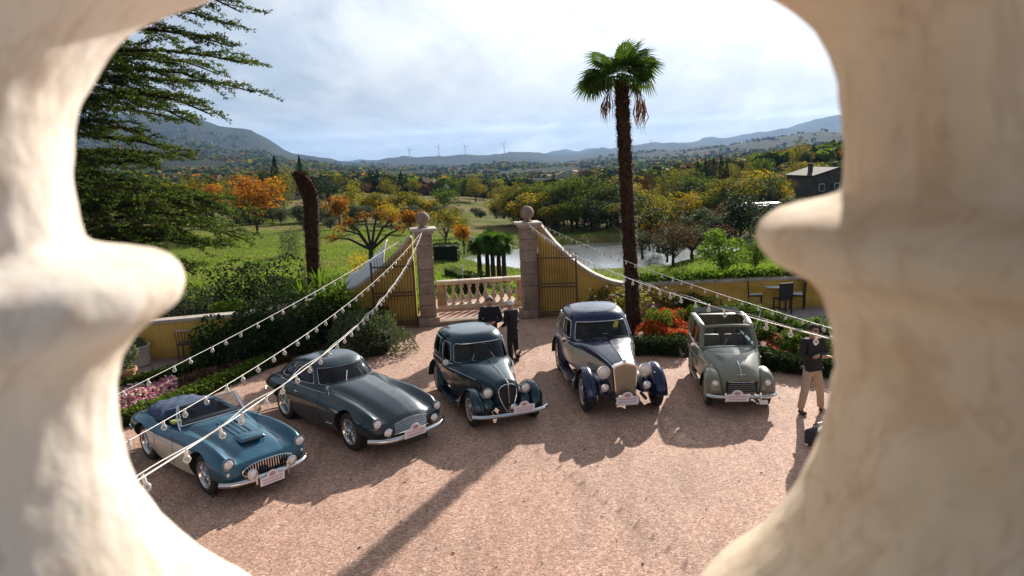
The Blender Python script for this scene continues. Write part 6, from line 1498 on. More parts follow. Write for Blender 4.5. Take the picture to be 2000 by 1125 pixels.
# ---------------------------------------------------------------- palms
def palm():
    base = at(1238, 652); D = base.y; pts = [Vector((base.x, base.y, -.1))]
    for px, py in ((1234, 560), (1229, 470), (1224, 380), (1220, 290), (1216, 215), (1214, 158)):
        p = atd(px, py, D); pts.append(Vector((p.x, D, p.z)))
    rad = [.235, .215, .205, .20, .20, .205, .19]
    t = thing('fan_palm', 'tall shaggy palm with a green fan crown and four dead leaves hanging', 'palm tree', base)
    P = catmull(np.array([list(p - base) for p in pts]), 10); Rr = catmull(np.array([[r] for r in rad]), 10)[:, 0]
    mb = MB(); mb.tube([tuple(p) for p in P], [r * (.92 + .08 * math.sin(i * 1.7)) for i, r in enumerate(Rr)], 16); mb.build('trunk', FIBRE, t)
    n = 2600; u = rng.random(n) * (len(P) - 1.001); i = u.astype(int); f = (u - i)[:, None]; C = P[i] * (1 - f) + P[i + 1] * f; a = rng.random(n) * 2 * PI; rr = Rr[i]
    out = np.stack([np.cos(a), np.sin(a), 0 * a], 1); tg = np.stack([-np.sin(a), np.cos(a), 0 * a], 1); upv = np.array([0, 0, 1.]); b = C + out * rr[:, None] * .9; l = rng.uniform(.06, .15, n)[:, None]; dirn = out * .75 + upv * rng.uniform(-.7, .9, (n, 1))
    Q = np.stack([b - tg * .028, b + tg * .028, b + dirn * l + tg * .006, b + dirn * l - tg * .006], 1); link('leaf_base', quads_mesh('leaf_base', Q, LEAFB), t)['kind'] = 'stuff'
    top = P[-1]
    for k in range(26):
        u = k / 25; a = 2.399 * k; el = 1.2 - 1.5 * u ** .7 + random.uniform(-.2, .2); L = fan_leaf(.60 * random.uniform(.75, 1.15), .56 * random.uniform(.85, 1.15), 26, R(270), .18 + .45 * u)
        M = np.array(Matrix.Rotation(a, 3, 'Z') @ Matrix.Rotation(-el, 3, 'Y') @ Matrix.Rotation(random.uniform(-.6, .6), 3, 'X'))
        link('leaf', quads_mesh('leaf', L @ M.T + top + np.array([0, 0, .05]), PALMG), t)
    # the long leaf drooping out to the left
    for a, el, s in ((PI * .97, -.10, 1.25), (PI * 1.04, .12, 1.1), (.12, .55, 1.15), (-.1, .85, 1.1), (PI * .9, .25, 1.1)):
        L = fan_leaf(.62 * s, .50 * s, 24, R(220), .35); M = np.array(Matrix.Rotation(a, 3, 'Z') @ Matrix.Rotation(-el, 3, 'Y') @ Matrix.Rotation(.5, 3, 'X')); link('leaf', quads_mesh('leaf', L @ M.T + top, PALMG), t)
    for px, y0, y1 in ((1189, 168, 240), (1182, 185, 236), (1249, 172, 250), (1257, 190, 256), (1245, 190, 248)):
        e = atd(px, y0, D) - base; f_ = atd(px, y1, D) - base; q = []
        for k in range(10):
            o = np.array(e) + np.array([random.uniform(-.04, .04), random.uniform(-.1, .1), 0]); m = (np.array(e) + np.array(f_)) / 2 + np.array([random.uniform(-.12, .12), random.uniform(-.12, .12), random.uniform(-.1, .1)]); w_ = np.array([.014, 0, 0]); g = np.array(f_) + np.array([random.uniform(-.15, .12), random.uniform(-.12, .12), random.uniform(-.15, .25)])
            q.append([o, m - w_, g, m + w_])
        o = link('dead_leaf', quads_mesh('dead_leaf', np.array(q), DEADP), t)
        mb = MB(); mb.tube([tuple(top + np.array([0, 0, -.1])), tuple((top + np.array(e)) / 2 + np.array([0, 0, .12])), tuple(e)], [.016, .014, .012], 5); mb.build('stalk', FIBRE, o)
palm()
def dead_palm():
    base = at(620, 640); D = base.y; pts = [Vector((base.x, D, -.1))]
    for px, py in ((614, 560), (611, 500), (609, 450), (608, 400), (602, 372), (590, 352), (578, 340)):
        p = atd(px, py, D); pts.append(Vector((p.x, D, p.z)))
    t = thing('dead_palm', 'headless dead palm trunk bending over at its top, by the left lawn', 'palm trunk', base); P = catmull(np.array([list(p - base) for p in pts]), 8); rad = np.interp(np.linspace(0, 1, len(P)), [0, .35, .62, .82, .93, 1], [.20, .21, .24, .235, .16, .05])
    mb = MB(); mb.tube([tuple(p) for p in P], list(rad), 14); mb.build('trunk', FIBRE, t)
    n = 1900; u = rng.random(n) * (len(P) - 1.001); i = u.astype(int); f = (u - i)[:, None]; C = P[i] * (1 - f) + P[i + 1] * f; a = rng.random(n) * 2 * PI; out = np.stack([np.cos(a), np.sin(a), .2 + 0 * a], 1); tg = np.stack([-np.sin(a), np.cos(a), 0 * a], 1); b = C + out * (rad[i] * .9)[:, None]; l = rng.uniform(.07, .17, n)[:, None]; dr = out + np.array([0, 0, 1.]) * rng.uniform(-.4, .9, (n, 1))
    link('leaf_base', quads_mesh('leaf_base', np.stack([b - tg * .03, b + tg * .03, b + dr * l + tg * .008, b + dr * l - tg * .008], 1), LEAFB), t)['kind'] = 'stuff'
dead_palm()
# ---------------------------------------------------------------- the cedar
def cedar():
    D = 29.0; p0 = atd(95, 500, D); z0 = float(hgt(p0.x, D)); t = thing('cedar_tree', 'large dark cedar with layered drooping boughs at the left', 'tree', (p0.x, D, z0))
    mb = MB(); H = 16 - z0; mb.tube([(0, 0, -.4), (.1, 0, H * .4), (0, 0, H * .75), (0, 0, H)], [.42, .33, .2, .05], 12); mb.build('trunk', BARK, t)
    r_ = np.random.default_rng(4); tiers = [(13.4, 5.0), (12.4, 6.0), (11.5, 6.9), (10.7, 7.6), (10.0, 7.9), (9.4, 8.3), (8.8, 8.7), (8.2, 8.6), (7.6, 7.6), (7.1, 6.8), (6.6, 6.6), (6.1, 5.8), (5.6, 4.6), (4.9, 6.6), (4.4, 7.6), (3.9, 8.2), (3.4, 8.8), (2.9, 8.6), (2.3, 8.0), (1.7, 7.2), (1.0, 6.8), (.3, 6.4)]
    def foliage_along(path, n_tw, tl, C, Dn, bm_, u0=.1):
        ns = len(path) - 1
        for i in range(n_tw):
            u = u0 + (1 - u0) * (i + r_.random()) / n_tw; j = min(int(u * ns), ns - 1); f = u * ns - j; p = path[j] * (1 - f) + path[j + 1] * f
            ax = path[min(j + 1, ns)] - path[j]; ax = ax / (np.linalg.norm(ax) + 1e-6); a0 = math.atan2(ax[1], ax[0]); b = a0 + (1 if i % 2 else -1) * r_.uniform(.3, 1.3); l = tl * r_.uniform(.5, 1.2) * (1.1 - .5 * u)
            dv = np.array([math.cos(b), math.sin(b), r_.uniform(-.35, .30)]); m = int(l * 26) + 4; w_ = r_.random(m)
            bm_.tube([tuple(p), tuple(p + dv * l)], [.008, .003], 3, cap=False)
            C.append(p + dv * l * w_[:, None] + r_.normal(size=(m, 3)) * np.array([.06, .06, .04])); Dn.append(np.tile(dv, (m, 1)) + r_.normal(size=(m, 3)) * .7)
    for ti, (z, L) in enumerate(tiers):
        az = [r_.uniform(-.35, .35), .75 + r_.uniform(-.3, .3), -.7 + r_.uniform(-.3, .3), r_.choice([-1.5, 1.5]) + r_.uniform(-.3, .3)]
        for k, a in enumerate(az):
            Lk = L * (r_.uniform(.88, 1.03) if k == 0 else r_.uniform(.6, .95)); zz = z + r_.uniform(-.45, .45) - z0; ns = 12
            rise = r_.uniform(.02, .20); dr = r_.uniform(.05, .20); wob = np.cumsum(r_.normal(size=(ns + 1, 3)) * np.array([.09, .12, .07]), 0); u = np.linspace(0, 1, ns + 1)
            path = np.stack([math.cos(a) * Lk * u, math.sin(a) * Lk * u, zz + Lk * (rise * np.sin(u * PI * .75) - dr * u * u)], 1) + wob * u[:, None]
            C = []; Dn = []; bm_ = MB(); bm_.tube([tuple(p) for p in path[::2]], [.10 * (1 - i / 7) + .012 for i in range(len(path[::2]))], 5)
            foliage_along(path, int(Lk * 4), .42, C, Dn, bm_, .3)
            nb = int(Lk * 1.9)
            for q in range(nb):
                uu = .22 + .76 * (q + r_.random() * .8) / nb; j = min(int(uu * ns), ns - 1); p = path[j] + (path[j + 1] - path[j]) * (uu * ns - j)
                b = a + (1 if q % 2 else -1) * r_.uniform(.35, .95); l = Lk * r_.uniform(.16, .34) * (1.25 - .7 * uu); t_ = np.linspace(0, 1, 7); sz = r_.uniform(-.12, .22); sd_ = r_.uniform(.1, .5)
                sp = np.stack([p[0] + math.cos(b) * l * t_, p[1] + math.sin(b) * l * t_, p[2] + l * (sz * t_ - sd_ * t_ * t_)], 1) + np.cumsum(r_.normal(size=(7, 3)) * .03, 0)
                bm_.tube([tuple(v_) for v_ in sp[::2]], [.022, .016, .01, .005], 4, cap=False); foliage_along(sp, int(l * 9) + 3, .36, C, Dn, bm_)
            C = np.concatenate(C); Dn = np.concatenate(Dn); Dn /= np.linalg.norm(Dn, axis=1, keepdims=True)
            s_ = np.cross(Dn, r_.normal(size=Dn.shape) * .5 + np.array([0, 0, 1.])); s_ /= np.linalg.norm(s_, axis=1, keepdims=True); l = r_.uniform(.07, .16, (len(C), 1)); w_ = l * .26
            Q = np.stack([C - Dn * l * .5, C + s_ * w_, C + Dn * l * .5, C - s_ * w_], 1)
            br = bm_.build('bough', BARK, t, smooth=False); link('needles', quads_mesh('needles', Q, CDR), br)
cedar()
# ---------------------------------------------------------------- terrace furniture
def chair(name, label, p, ang, mat, hb=1.0, group=None, frame=False, cat='chair', cush=None):
    t = thing(name, label, cat, p, ang, group)
    mb = MB(); mb.box((0, 0, .455), (.44, .44, .04), ch=.01); mb.build('seat', mat, t)
    if frame:
        mb = MB(); mb.tube([(-.2, .2, .45), (-.2, .26, .88), (.2, .26, .88), (.2, .2, .45)], .012, 6); mb.build('back_frame', mat, t)
        for k in range(4): mb = MB(); mb.box((-.12 + k * .08, .24, .68), (.018, .012, .40)); mb.build('back_slat', mat, t)
    else:
        mb = MB(); mb.box((0, .22, .46 + (hb - .46) / 2), (.44, .045, hb - .46), ch=.012, M=Matrix.Rotation(-.06, 4, 'X')); mb.build('backrest', mat, t)
    for x in (-.19, .19):
        for y in (-.19, .2): mb = MB(); mb.box((x, y, .22), (.035, .035, .44), taper=1.0); mb.build('leg', mat, t)
    if cush: mb = MB(); mb.box((0, -.02, .50), (.42, .40, .06), ch=.02); mb.build('cushion', cush, t)
    return t
M_WICK = simple('dark_wicker', (.018, .015, .014), .7, 0, .3, 60, .3)
def table(name, label, p, round_=True, r=.38, mat=M_WHITE, leg=M_BLACKMETAL, ang=0.0):
    t = thing(name, label, 'table', p, ang); mb = MB()
    if round_: mb.lathe([(r - .01, .715), (r, .72), (r, .74), (r - .012, .748), (0, .748)], 32)
    else: mb.box((0, 0, .735), (r * 2, r * 2, .03), ch=.008)
    mb.build('table_top', mat, t); mb = MB(); mb.tube([(0, 0, .03), (0, 0, .715)], .03, 10); mb.build('column', leg, t)
    for k in range(4): mb = MB(); a = k * PI / 2 + PI / 4; mb.tube([(0, 0, .06), (.30 * math.cos(a), .30 * math.sin(a), .015)], [.02, .014], 6); mb.build('foot', leg, t)
    return t
p = at(1514, 558, .74); p.z = 0; table('round_table', 'round white topped cafe table on the right terrace by the yellow wall', p, True, .36)
chair('wicker_chair', 'dark high-backed chair left of the round white table', p + Vector((-.62, .15, 0)), PI / 2 - .1, M_WICK, 1.02, 'dark wicker chairs', cush=M_WHITE)
chair('wicker_chair', 'dark high-backed chair turned away in front of the round white table', p + Vector((.0, -.66, 0)), PI + .1, M_WICK, .98, 'dark wicker chairs')
chair('wicker_chair', 'dark high-backed chair right of the round white table', p + Vector((.66, -.12, 0)), -PI / 2 - .5, M_WICK, .98, 'dark wicker chairs', cush=M_WHITE)
p = at(378, 638, .74); p.z = 0; table('square_table', 'square white topped garden table by the low wall, right of the other table', p, False, .42, ang=.25)
chair('iron_chair', 'iron slatted chair left of the right garden table', p + Vector((-.72, -.1, 0)), PI / 2, M_IRON, .9, 'iron garden chairs', True)
chair('iron_chair', 'iron slatted chair in front of the right garden table', p + Vector((.1, -.75, 0)), PI + .1, M_IRON, .9, 'iron garden chairs', True)
chair('iron_chair', 'iron slatted chair right of the right garden table', p + Vector((.75, .0, 0)), -PI / 2, M_IRON, .9, 'iron garden chairs', True)
p = at(262, 645, .74); p.z = 0; table('square_table', 'square white topped garden table half hidden at the left stone baluster', p, False, .42, ang=.1)
chair('iron_chair', 'iron slatted chair between the two garden tables', p + Vector((.72, -.05, 0)), -PI / 2, M_IRON, .9, 'iron garden chairs', True)
chair('iron_chair', 'iron slatted chair in front of the left garden table', p + Vector((.2, -.78, 0)), PI - .2, M_IRON, .9, 'iron garden chairs', True)
# round stone planter and terracotta pot
p = at(268, 714); t = thing('stone_planter', 'round pale stone planter with a low shrub on the left terrace', 'planter', p); mb = MB(); mb.lathe([(.30, 0), (.34, .03), (.36, .45), (.38, .50), (.38, .56), (.33, .56), (.32, .48), (0, .48)], 32); mb.build('pot', M_PALE, t)
P = blob_points(np.array([[0, 0, .58]]), np.array([.32]), 700, .6, .5); link('foliage', quads_mesh('foliage', leaf_quads(P, .07), SAGE), t)
p = at(246, 752); t = thing('terracotta_pot', 'terracotta pot with a grey green shrub at the left edge', 'pot', p); mb = MB(); mb.lathe([(.20, 0), (.26, .34), (.30, .35), (.30, .42), (.26, .42), (.25, .36), (0, .36)], 28); mb.build('pot', simple('terracotta', (.50, .24, .11), .8, 0, .15, 10), t)
P = blob_points(np.array([[0, 0, .62], [.12, .1, .8], [-.15, 0, .75]]), np.array([.3, .24, .22]), 1200, .9, .4); link('foliage', quads_mesh('foliage', leaf_quads(P, .07), SAGE), t)
# furled parasol on the right terrace
p = at(1597, 596); t = thing('furled_parasol', 'furled dark red parasol on the right terrace beside the dark chairs', 'parasol', p); mb = MB(); mb.tube([(0, 0, 0), (0, 0, 2.3)], .022, 8); mb.build('pole', M_BLACKMETAL, t)
mb = MB(); pr = [(.05, .55), (.12, .62), (.13, .9), (.11, 1.5), (.07, 2.1), (.0, 2.25)]; mb.lathe(pr, 20); o = mb.build('canopy', simple('dark_red_cloth', (.16, .02, .012), .85, 0, .3, 14), t)
mb = MB(); mb.lathe([(.25, 0), (.25, .05), (.05, .08), (.04, .2)], 20); mb.build('base', M_BLACKMETAL, t)
# black camera bag near the man at the right
p = at(1597, 868); t = thing('black_bag', 'black soft bag on the gravel beside the shadow of the man at right', 'bag', p, .4); mb = MB(); mb.box((0, 0, .15), (.42, .26, .28), ch=.06); mb.build('bag_body', simple('black_nylon', (.015, .015, .017), .7, 0, .2, 30), t)
mb = MB(); mb.tube([(-.14, 0, .28), (-.1, 0, .38), (.1, 0, .38), (.14, 0, .28)], .012, 6); mb.build('handle', M_BLACKMETAL, t)

# ---------------------------------------------------------------- string lights
def string_lights(A, B, sag, t1, nb, bulb_r, label, cable=.0038, t0=0.0, double=False):
    A, B = Vector(A), Vector(B); t = thing('string_lights', label, 'string lights', A, 0, 'strings of bulbs hung from the gate piers')
    P = lambda u: A.lerp(B, u) - Vector((0, 0, sag * 4 * u * (1 - u)))
    mb = MB(); mb.tube([P(u) - A for u in np.linspace(t0, t1, 70)], cable, 6); mb.build('cable', M_CABLE, t)
    if double:
        mb = MB(); mb.tube([P(u) - A + Vector((.012 * math.sin(u * 90), 0, .016 + .01 * math.cos(u * 70))) for u in np.linspace(t0, t1, 160)], cable * .7, 5); mb.build('steel_wire', M_CABLE, t)
    bm_ = MB().lathe([(.0, -bulb_r * 2), (bulb_r * .6, -bulb_r * 1.8), (bulb_r, -bulb_r), (bulb_r * .8, -bulb_r * .35), (bulb_r * .4, 0), (bulb_r * .35, .012), (0, .014)], 12).mesh('bulb', M_BULB)
    sk = MB().lathe([(bulb_r * .45, -.004), (bulb_r * .5, .03), (.006, .045)], 8).mesh('socket', M_CABLE)
    for k in range(nb):
        u = t0 + (t1 - t0) * (k + .5 + random.uniform(-.13, .13)) / nb; p = P(u) - A; sw = random.uniform(-.25, .25)
        b = link('bulb', bm_, t, p - Vector((0, 0, .034)), (sw, random.uniform(-.2, .2), random.random() * 6)); link('socket', sk, b)
Z3 = Vector((0, 0, 1))
string_lights(PL + Z3 * 3.0, (-1.77, 2.90, 3.74), .57, 1.06, 44, .022, 'nearest string of bulbs, crossing in front of the blue roadster to the left pier', .0042, 0, True)
string_lights(PL + Z3 * 2.98, (-3.69, 4.55, 2.84), .46, 1.15, 42, .030, 'middle one of the three bulb strings running from the left pier')
string_lights(PL + Z3 * 2.95 - gdir * .3, (-5.55, 7.41, 2.24), .17, 1.3, 40, .030, 'uppermost of the three bulb strings on the left, over the dark hedge')
string_lights(PR + Z3 * 3.0, (2.56, 2.43, 4.01), .39, .93, 44, .022, 'lower thicker bulb string from the right pier over the sage estate', .0042, 0, True)
string_lights(PR + Z3 * 3.0 + gdir * .3, (6.2, 7.88, 2.22), .26, 1.1, 44, .026, 'upper thinner bulb string from the right pier toward the terrace chairs')

# ---------------------------------------------------------------- people
def skin(name, V, E, rad, mat, parent=None, sub=2, root=0):
    me = bpy.data.meshes.new(name); me.from_pydata([tuple(v) for v in V], E, []); me.update(); o = bpy.data.objects.new(name, me); COL.objects.link(o)
    sk = o.modifiers.new('skin', 'SKIN'); sk.use_smooth_shade = True
    for i, r_ in enumerate(rad):
        d = me.skin_vertices[0].data[i]; d.radius = (r_, r_) if isinstance(r_, float) else r_; d.use_root = (i == root)
    ss = o.modifiers.new('sub', 'SUBSURF'); ss.levels = sub; ss.render_levels = sub
    dg = bpy.context.evaluated_depsgraph_get(); dg.update(); new = bpy.data.meshes.new_from_object(o.evaluated_get(dg)); bpy.data.objects.remove(o)
    new.name = name; new.materials.clear(); new.materials.append(mat); new.polygons.foreach_set('use_smooth', [True] * len(new.polygons)); return link(name, new, parent)
M_SKIN = simple('skin', (.50, .27, .18), .55, 0, .08, 20)
def person(label, p, ang, H, hands, mats, lean=0.0, stance=.14, hair='short', hairc=(.4, .38, .36), glasses=False, sleeve=None, coat=False, head_tilt=0.0, legs_fwd=(0, 0)):
    """faces local -Y; hands: ((elbow),(wrist)) for each side in local metres at 1.75 m"""
    k = H / 1.75; t = thing('person', label, 'person', p, ang); t.scale = (k, k, k); v = Vector
    L = lambda y, z: y - lean * max(z - .95, 0)      # forward lean of the upper body
    hip = v((0, 0, .96)); ch = v((0, L(0, 1.30), 1.30)); nk = v((0, L(0, 1.48), 1.48)); hd = v((0, L(-.01, 1.58) - head_tilt * .05, 1.59)); tp = v((0, L(-.015, 1.68) - head_tilt * .10, 1.68 - head_tilt * .02))
    J = [hip, v((0, L(0, 1.12), 1.12)), ch, nk, hd, tp]; Rd = [(.12, .09), (.115, .085), (.13, .09), (.062, .066), (.098, .116), (.085, .098)]; E = [(0, 1), (1, 2), (2, 3), (3, 4), (4, 5)]
    arms = []
    for s, (el, wr) in zip((1, -1), hands):
        sh = v((s * .185, L(.0, 1.41), 1.41)); el = v(el); wr = v(wr); b = len(J); J += [sh, el, wr]; Rd += [.050, .042, .030]; E += [(2, b), (b, b + 1), (b + 1, b + 2)]
        arms.append((sh, el, wr)); d = (wr - el).normalized(); pal = wr + d * .07; J.append(pal); Rd.append(.033); E.append((b + 2, b + 3)); pi = b + 3
        side = d.cross(v((0, 0, 1)));  side = side.normalized() if side.length > .1 else v((1, 0, 0)); dn = side.cross(d).normalized()
        if dn.z > 0: dn = -dn
        for f in range(4):
            a = pal + side * (-.030 + .020 * f) + d * .02; b1 = a + d * (.035 + .006 * (f in (1, 2))) + dn * .010; c1 = b1 + d * .018 + dn * .028
            n_ = len(J); J += [a, b1, c1]; Rd += [.009, .0085, .0075]; E += [(pi, n_), (n_, n_ + 1), (n_ + 1, n_ + 2)]
        n_ = len(J); a = wr + d * .03 + side * .035 * (-s); J += [a, a + d * .03 + dn * .02]; Rd += [.011, .009]; E += [(b + 2, n_), (n_, n_ + 1)]
    legs = []
    for s, fw in zip((1, -1), legs_fwd):
        h_ = v((s * .095, 0, .90)); kn = v((s * (.095 + (stance - .095) * .5), -.02 - fw * .5, .50)); an = v((s * stance, .02 - fw, .09)); to = v((s * (stance + .02), -.13 - fw, .035)); b = len(J)
        J += [h_, kn, an, to]; Rd += [.085, .058, .042, .032]; E += [(0, b), (b, b + 1), (b + 1, b + 2), (b + 2, b + 3)]; legs.append((h_, kn, an, to))
    b = len(J); J += [hd + v((0, -.108, -.005))]; Rd += [.013]; E += [(4, b)]                                        # nose
    body = skin('body', J, E, Rd, M_SKIN, t)
    for s in (1, -1):
        mb = MB(); mb.lathe([(0, -.03), (.02, -.022), (.024, 0), (.016, .014), (0, .016)], 8, hd + v((s * .084, .012, .0)), M=Matrix.Rotation(PI / 2, 4, 'Y')); mb.build('ear', M_SKIN, body)
        mb = MB(); mb.lathe([(0, -.011), (.008, -.008), (.011, 0), (.008, .008), (0, .011)], 8, hd + v((s * .031, -.089, .022))); mb.build('eye', M_DARK, body)
    mb = MB(); mb.box(hd + v((0, -.090, -.045)), (.045, .012, .010), ch=.003); mb.build('mouth', simple('lips', (.35, .12, .10), .5), body)
    hc = simple('hair_%d' % int(hairc[0] * 100), hairc, .85, 0, .25, 60, .4)
    if hair == 'short':
        V = []; Fc = []; nu, nv = 20, 10; c = hd + v((0, .012 - head_tilt * .04, .035))
        for j in range(nv + 1):
            th = PI * .60 * j / nv
            for i in range(nu):
                ph = 2 * PI * i / nu; fr = .50 * max(math.sin(-ph), 0) ** .7 ; th2 = th * (1 - fr)
                V.append(c + v((.086 * math.sin(th2) * math.cos(ph), .104 * math.sin(th2) * math.sin(ph), .092 * math.cos(th2) + .003 * math.sin(i * 5 + j * 3))))
        for j in range(nv):
            for i in range(nu): Fc.append((j * nu + i, j * nu + (i + 1) % nu, (j + 1) * nu + (i + 1) % nu, (j + 1) * nu + i))
        o = link('hair', mesh('hair', V, Fc, hc, sharp=None), body); md = o.modifiers.new('s', 'SOLIDIFY'); md.thickness = .012; md.offset = 0
    if glasses:
        g = MB()
        for s in (1, -1): g.box(hd + v((s * .034, -.104, .022)), (.052, .012, .038), ch=.006); g.tube([hd + v((s * .06, -.098, .028)), hd + v((s * .088, .0, .024))], .004, 4)
        g.build('sunglasses', M_BLACKMETAL, body)
    top, bot, shoe = mats
    # jacket: trunk and sleeves
    JV = [v((0, 0, .90 if not coat else .62)), v((0, 0, 1.0)), v((0, L(0, 1.14), 1.14)), ch, v((0, L(0, 1.44), 1.44))]; JR = [(.185, .15) if coat else (.160, .125), (.170, .13), (.165, .128), (.185, .132), (.095, .09)]; JE = [(0, 1), (1, 2), (2, 3), (3, 4)]
    for (sh, el, wr) in arms:
        b = len(JV); JV += [sh + v((0, 0, -.005)), el, el.lerp(wr, .92)]; JR += [.080, .062, .048]; JE += [(3, b), (b, b + 1), (b + 1, b + 2)]
    jk = skin('jacket', JV, JE, JR, top, body, root=1)
    TV = [v((0, 0, .99)), v((0, 0, .90))]; TR = [(.165, .125), (.16, .125)]; TE = [(0, 1)]
    for (h_, kn, an, to) in legs:
        b = len(TV); TV += [h_ + v((0, 0, -.06)), kn, an + v((0, .01, -.02))]; TR += [.100, .078, .066]; TE += [(1, b), (b, b + 1), (b + 1, b + 2)]
    skin('trousers', TV, TE, TR, bot, body, root=1)
    for (h_, kn, an, to) in legs: skin('shoe', [an + v((0, .035, -.04)), an + v((0, -.04, -.045)), to + v((0, -.01, .0))], [(0, 1), (1, 2)], [(.062, .055), (.060, .055), (.058, .042)], shoe, body)
    return t, body
K_BLACK = simple('black_cloth', (.014, .014, .017), .85, 0, .25, 14); K_KHAKI = simple('khaki_cloth', (.42, .31, .22), .85, 0, .12, 12); K_JEAN = simple('dark_denim', (.03, .04, .065), .85, 0, .2, 20); K_SHOE = simple('brown_leather', (.05, .03, .02), .5)
K_GREY = simple('grey_cloth', (.09, .09, .10), .85, 0, .15, 14)
p = at(1584, 806); t3, b3 = person('man in sunglasses, black top and khaki trousers standing with folded arms at the right', p, .30, 1.78, (((.27, -.02, 1.13), (-.06, -.21, 1.17)), ((-.27, -.02, 1.13), (.06, -.26, 1.15))), (K_BLACK, K_KHAKI, K_SHOE), stance=.20, hairc=(.035, .022, .015), glasses=True, legs_fwd=(.05, -.03))
dA = at(962, 712); dA = Vector((dA.x, dA.y, 0))
t1, b1 = person('man in a black jacket looking down at a phone behind the teal saloon', dA, .05, 1.80, (((.25, -.06, 1.12), (.06, -.27, 1.10)), ((-.25, -.06, 1.12), (-.06, -.26, 1.08))), (K_BLACK, K_JEAN, K_SHOE), lean=.14, head_tilt=.9, hairc=(.28, .25, .23))
mb = MB(); mb.box((0, 0, 0), (.075, .15, .012), ch=.004); o = mb.build('phone', simple('red_phone_case', (.35, .03, .03), .5), None, dA + Vector((0, -.36 * .94, 1.07 * 1.03 + .02)), (.5, 0, 0)); tag(o, 'phone in a red case held by the man behind the teal saloon', 'phone')
dB = at(1004, 708); dB = Vector((dB.x, dB.y, 0))
t2, b2 = person('white-haired man in a long black coat seen from behind beside the teal saloon', dB, -PI / 2 - .75, 1.62, (((.26, .0, 1.12), (.20, -.20, 1.02)), ((-.26, .0, 1.12), (-.18, -.22, 1.05))), (K_BLACK, K_BLACK, K_SHOE), lean=.08, coat=True, hairc=(.72, .70, .66))

# ---------------------------------------------------------------- far things: houses, van, turbines
M_ROOF = stonemat('roof_tiles', (.14, .07, .045), (.24, .115, .075), (.32, .18, .12), 2.5); M_DROOF = stonemat('dark_roof', (.012, .011, .011), (.022, .02, .02), (.035, .03, .03), 2)
M_DSTONE = stonemat('dark_rubble_wall', (.05, .045, .04), (.09, .08, .07), (.14, .12, .10), 1.5); M_PWALL = stonemat('plaster_wall', (.40, .32, .26), (.52, .43, .36), (.6, .52, .45), 1)
M_PANE = simple('dark_pane', (.03, .035, .04), .15)
def house(label, px, py_base, dist, wd, dp, hw, hr, ang, wallm, roofm, nwin=3, storeys=2, chim=True, group=None, simple_=False):
    p = atd(px, py_base, dist); z = float(hgt(p.x, p.y)) - .3; t = thing('house', label, 'house', (p.x, p.y, z), ang, group)
    mb = MB(); P = [(-wd / 2, 0), (wd / 2, 0), (wd / 2, hw), (0, hw + hr), (-wd / 2, hw)]; mb.prism(P, dp, Matrix.Translation((0, -dp / 2, 0))); mb.build('wall', wallm, t, smooth=False)
    for s in (1, -1):
        a = Vector((s * (wd / 2 + .35), 0, hw - .35 * hr / (wd / 2) + .04)); b = Vector((0, 0, hw + hr + .04)); mb = MB(); u = Vector((0, 0, .16))
        mb.add([a + Vector((0, -dp / 2 - .3, 0)), a + Vector((0, dp / 2 + .3, 0)), b + Vector((0, dp / 2 + .3, 0)), b + Vector((0, -dp / 2 - .3, 0))] + [q + u for q in (a + Vector((0, -dp / 2 - .3, 0)), a + Vector((0, dp / 2 + .3, 0)), b + Vector((0, dp / 2 + .3, 0)), b + Vector((0, -dp / 2 - .3, 0)))], [(0, 1, 2, 3), (7, 6, 5, 4), (0, 4, 5, 1), (1, 5, 6, 2), (2, 6, 7, 3), (3, 7, 4, 0)]); mb.build('roof', roofm, t, smooth=False)
    if simple_: return t
    for st in range(storeys):
        for k in range(nwin):
            x = -wd / 2 + wd * (k + .5) / nwin; zc = 1.5 + st * 2.6
            if zc > hw: continue
            mb = MB(); mb.box((x, -dp / 2 - .01, zc), (.95, .10, 1.25)); w_ = mb.build('window', M_WHITE, t, smooth=False); mb = MB(); mb.box((x, -dp / 2 - .05, zc), (.78, .06, 1.08)); mb.build('pane', M_PANE, w_, smooth=False)
    if chim:
        for cxx in (-wd * .28, wd * .25): mb = MB(); mb.box((cxx, 0, hw + hr * .75 + .3), (.6, .6, 1.5)); mb.box((cxx, 0, hw + hr * .75 + 1.12), (.8, .8, .12)); mb.build('chimney', wallm, t, smooth=False)
    return t
house('dark stone farmhouse with two chimneys, cut off by the right baluster', 1606, 382, 128, 8.2, 9, 3.4, 1.1, .12, M_DSTONE, M_DROOF, 3, 1)
house('low house with a red tiled roof under the tall round green tree', 1474, 372, 142, 6.5, 9, 1.6, 1.3, R(80), M_PWALL, M_ROOF, 2, 1)
house('small pale pink house beside the pointed dark conifer on the left', 573, 352, 205, 7, 8, 4.2, 1.4, R(20), M_PWALL, M_ROOF, 2, 2)
random.seed(8)
for i in range(22):
    px = random.choice([random.uniform(1060, 1230), random.uniform(1060, 1230), random.uniform(1500, 1650), random.uniform(1330, 1480)]); d = random.uniform(700, 1700)
    house('one of the tiny pale valley houses in the far distance', px, 340, d, random.uniform(9, 16), random.uniform(9, 14), random.uniform(5, 8), 2.2, random.random() * 3, M_PWALL, M_ROOF, group='tiny houses in the far valley', simple_=True)
